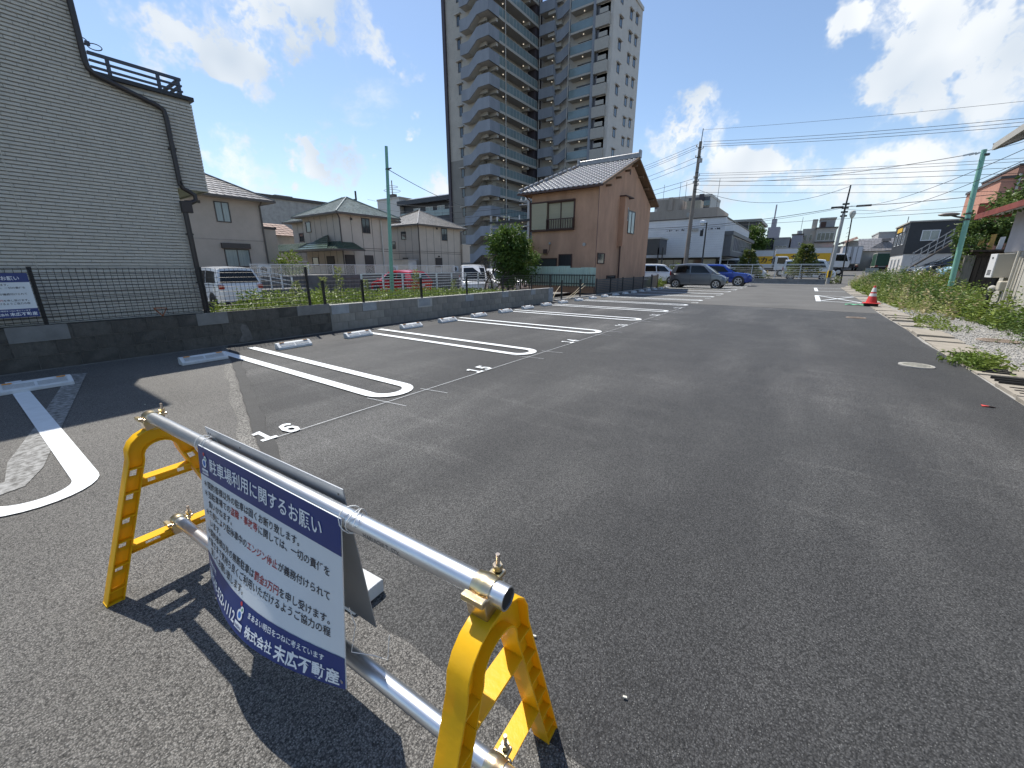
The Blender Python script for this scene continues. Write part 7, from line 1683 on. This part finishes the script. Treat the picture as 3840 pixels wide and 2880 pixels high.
vines('mass of creeper leaves above the wooden shed', [(6.0,24.0,2.75,1.0,0.6,0.6),(5.2,23.9,2.9,0.6,0.5,0.5),(6.8,24.0,2.7,0.8,0.5,0.6),(4.95,23.4,2.1,0.35,0.4,0.55),(4.9,23.2,1.3,0.25,0.3,0.6)], 4200, 0.16)
vines('creeper spilling over the rust-red porch eave', [(4.15,16.6,3.15,0.35,1.3,0.30),(4.2,15.2,3.3,0.35,1.2,0.45),(4.2,17.6,3.0,0.3,0.7,0.2)], 2600, 0.13)
vines('creeper sprigs around the green pole lamp', [(4.55,22.6,2.35,0.35,0.3,0.35)], 260, 0.14)
# brick building, black metal building with stair, parked dark cars
m_brick_lit = M('salmon_brick_sunlit', (0.46,0.23,0.165), 0.85, var=0.10, scale=2, bump=0.4, bscale=18, stain=0.2, stcol=(0.33,0.16,0.12)); m_brick_shade = M('salmon_brick_shaded', (0.27,0.145,0.105), 0.85, var=0.12, scale=2)  # same brick twice: salmon for the sunlit face, darkened for the shaded one
bb = T('brick_building', 'salmon brick building with its shaded wing coloured darker, behind the green pole', 'building', (16,55,0.3))
MB().box(11.4,12.2,51,60,0.3,8.1).build('front_wing', m_brick_lit, bb); MB().box(12.2,24,51.3,60,0.3,9.0).build('rear_wing', m_brick_shade, bb); MB().box(11.3,12.3,50.9,60.1,8.1,8.3).build('coping', m_frame, bb); MB().box(12.15,24.1,51.2,60.1,9.0,9.15).build('coping', m_frame, bb); MB().cyl((12.3,50.9,0.5),(12.3,50.9,8.4),0.08,n=8).build('rain_pipe', m_tslab, bb); MB().box(14.0,15.4,50.9,51.3,6.2,7.4).build('awning', m_tslab, bb)
m_navyc = M('charcoal_cladding', (0.032,0.036,0.042), 0.55, var=0.08, scale=0.6); m_whitep = M('white_panel_wall', (0.60,0.59,0.57), 0.7, var=0.05)
kb = T('black_building', 'charcoal metal-clad two-storey building with white ground floor and outside stair', 'building', (9.5,56,0.4))
MB().box(6.86,11.0,52,59.5,2.55,5.25).build('upper_cladding', m_navyc, kb); MB().box(6.92,10.9,52.06,59.4,0.2,2.55).build('ground_floor', m_whitep, kb); MB().box(6.78,11.1,51.9,59.6,5.25,5.36).build('roof_edge', m_tslab, kb)
window(kb, 'Y-', 52, 7.75, 8.92, 3.65, 4.55, fr=m_wfence, pane=m_curtain, mull=1, fw=0.07)
for y in (53.2,55.2,57.2): window(kb, 'X-', 6.86, y, y+0.9, 3.4, 4.5, fr=m_wfence, pane=m_glass, mull=0, fw=0.08); window(kb, 'X-', 6.92, y, y+0.7, 0.7, 2.2, fr=m_wfence, pane=m_glass, mull=0, fw=0.1)
MB().box(6.80,6.86,55.2,57.8,4.65,5.05).build('yellow_sign', m_yband, kb); MB().box(6.72,6.86,53.0,54.0,4.55,4.9).build('vent_hood', m_lgrey, kb)
sa_ = MB(); 
for dz in (0.0,-0.45,-0.85): sa_.bar((7.3,50.6,2.55+dz),(9.6,50.6,4.55+dz),0.05,0.06)
sa_.build('stair_rail', m_lgrey, kb); q = MB(); q.bar((7.4,50.9,1.35),(9.6,50.9,3.3),0.5,0.12); q.build('stair_flight', m_frame, kb)
for k in range(6): x = 7.4+0.42*k; z = 1.45+0.365*k; MB().box(x-.025,x+.025,50.57,50.62,z,z+1.15).build('baluster', m_lgrey, kb)
MB().cyl((7.0,55,5.3),(7.0,55,6.0),0.03,n=5).build('aerial', m_frame, kb)
for (x, y, pt, lb, sp2) in ((7.6,39.6,p_black,'black car farthest along the raised yard, next to the charcoal building',hb_),(7.55,36.9,p_silver,'silver car between two black cars in the raised yard',hb_),(7.6,34.2,p_black,'black car beside the silver car in the raised yard',mv),(7.75,31.6,p_lblue,'pale blue car nearest the green lamp pole in the raised yard',hb_)):
    car('parked_car', lb, (x,y,0.6), PI, pt, grp='cars in the raised yard', **sp2)
sg = T('small_sign', 'small blank sign board on two legs in the weeds by the exit', 'sign', (3.9,41.5,0)); MB().box(3.6,4.35,41.48,41.52,1.0,1.32).build('board', m_lgrey, sg)
for x in (3.7,4.25): MB().box(x-.02,x+.02,41.5,41.54,0.1,1.0).build('leg', m_lgrey, sg)
rs = T('road_sign', 'small red round light far down the street', 'signal', (1.7,84,0)); MB().cyl((2.0,84.3,1),(2.0,84.3,4.2),0.06,n=6).build('post', m_lgrey, rs); MB().lathe([(0.0,-0.06),(0.2,-0.05),(0.2,0.05)], (2.0,84.2,4.15), 12, 'y').build('lens', M('red_signal', (0.6,0.02,0.03), 0.4, emit=(1,0.03,0.05,2.0)), rs)
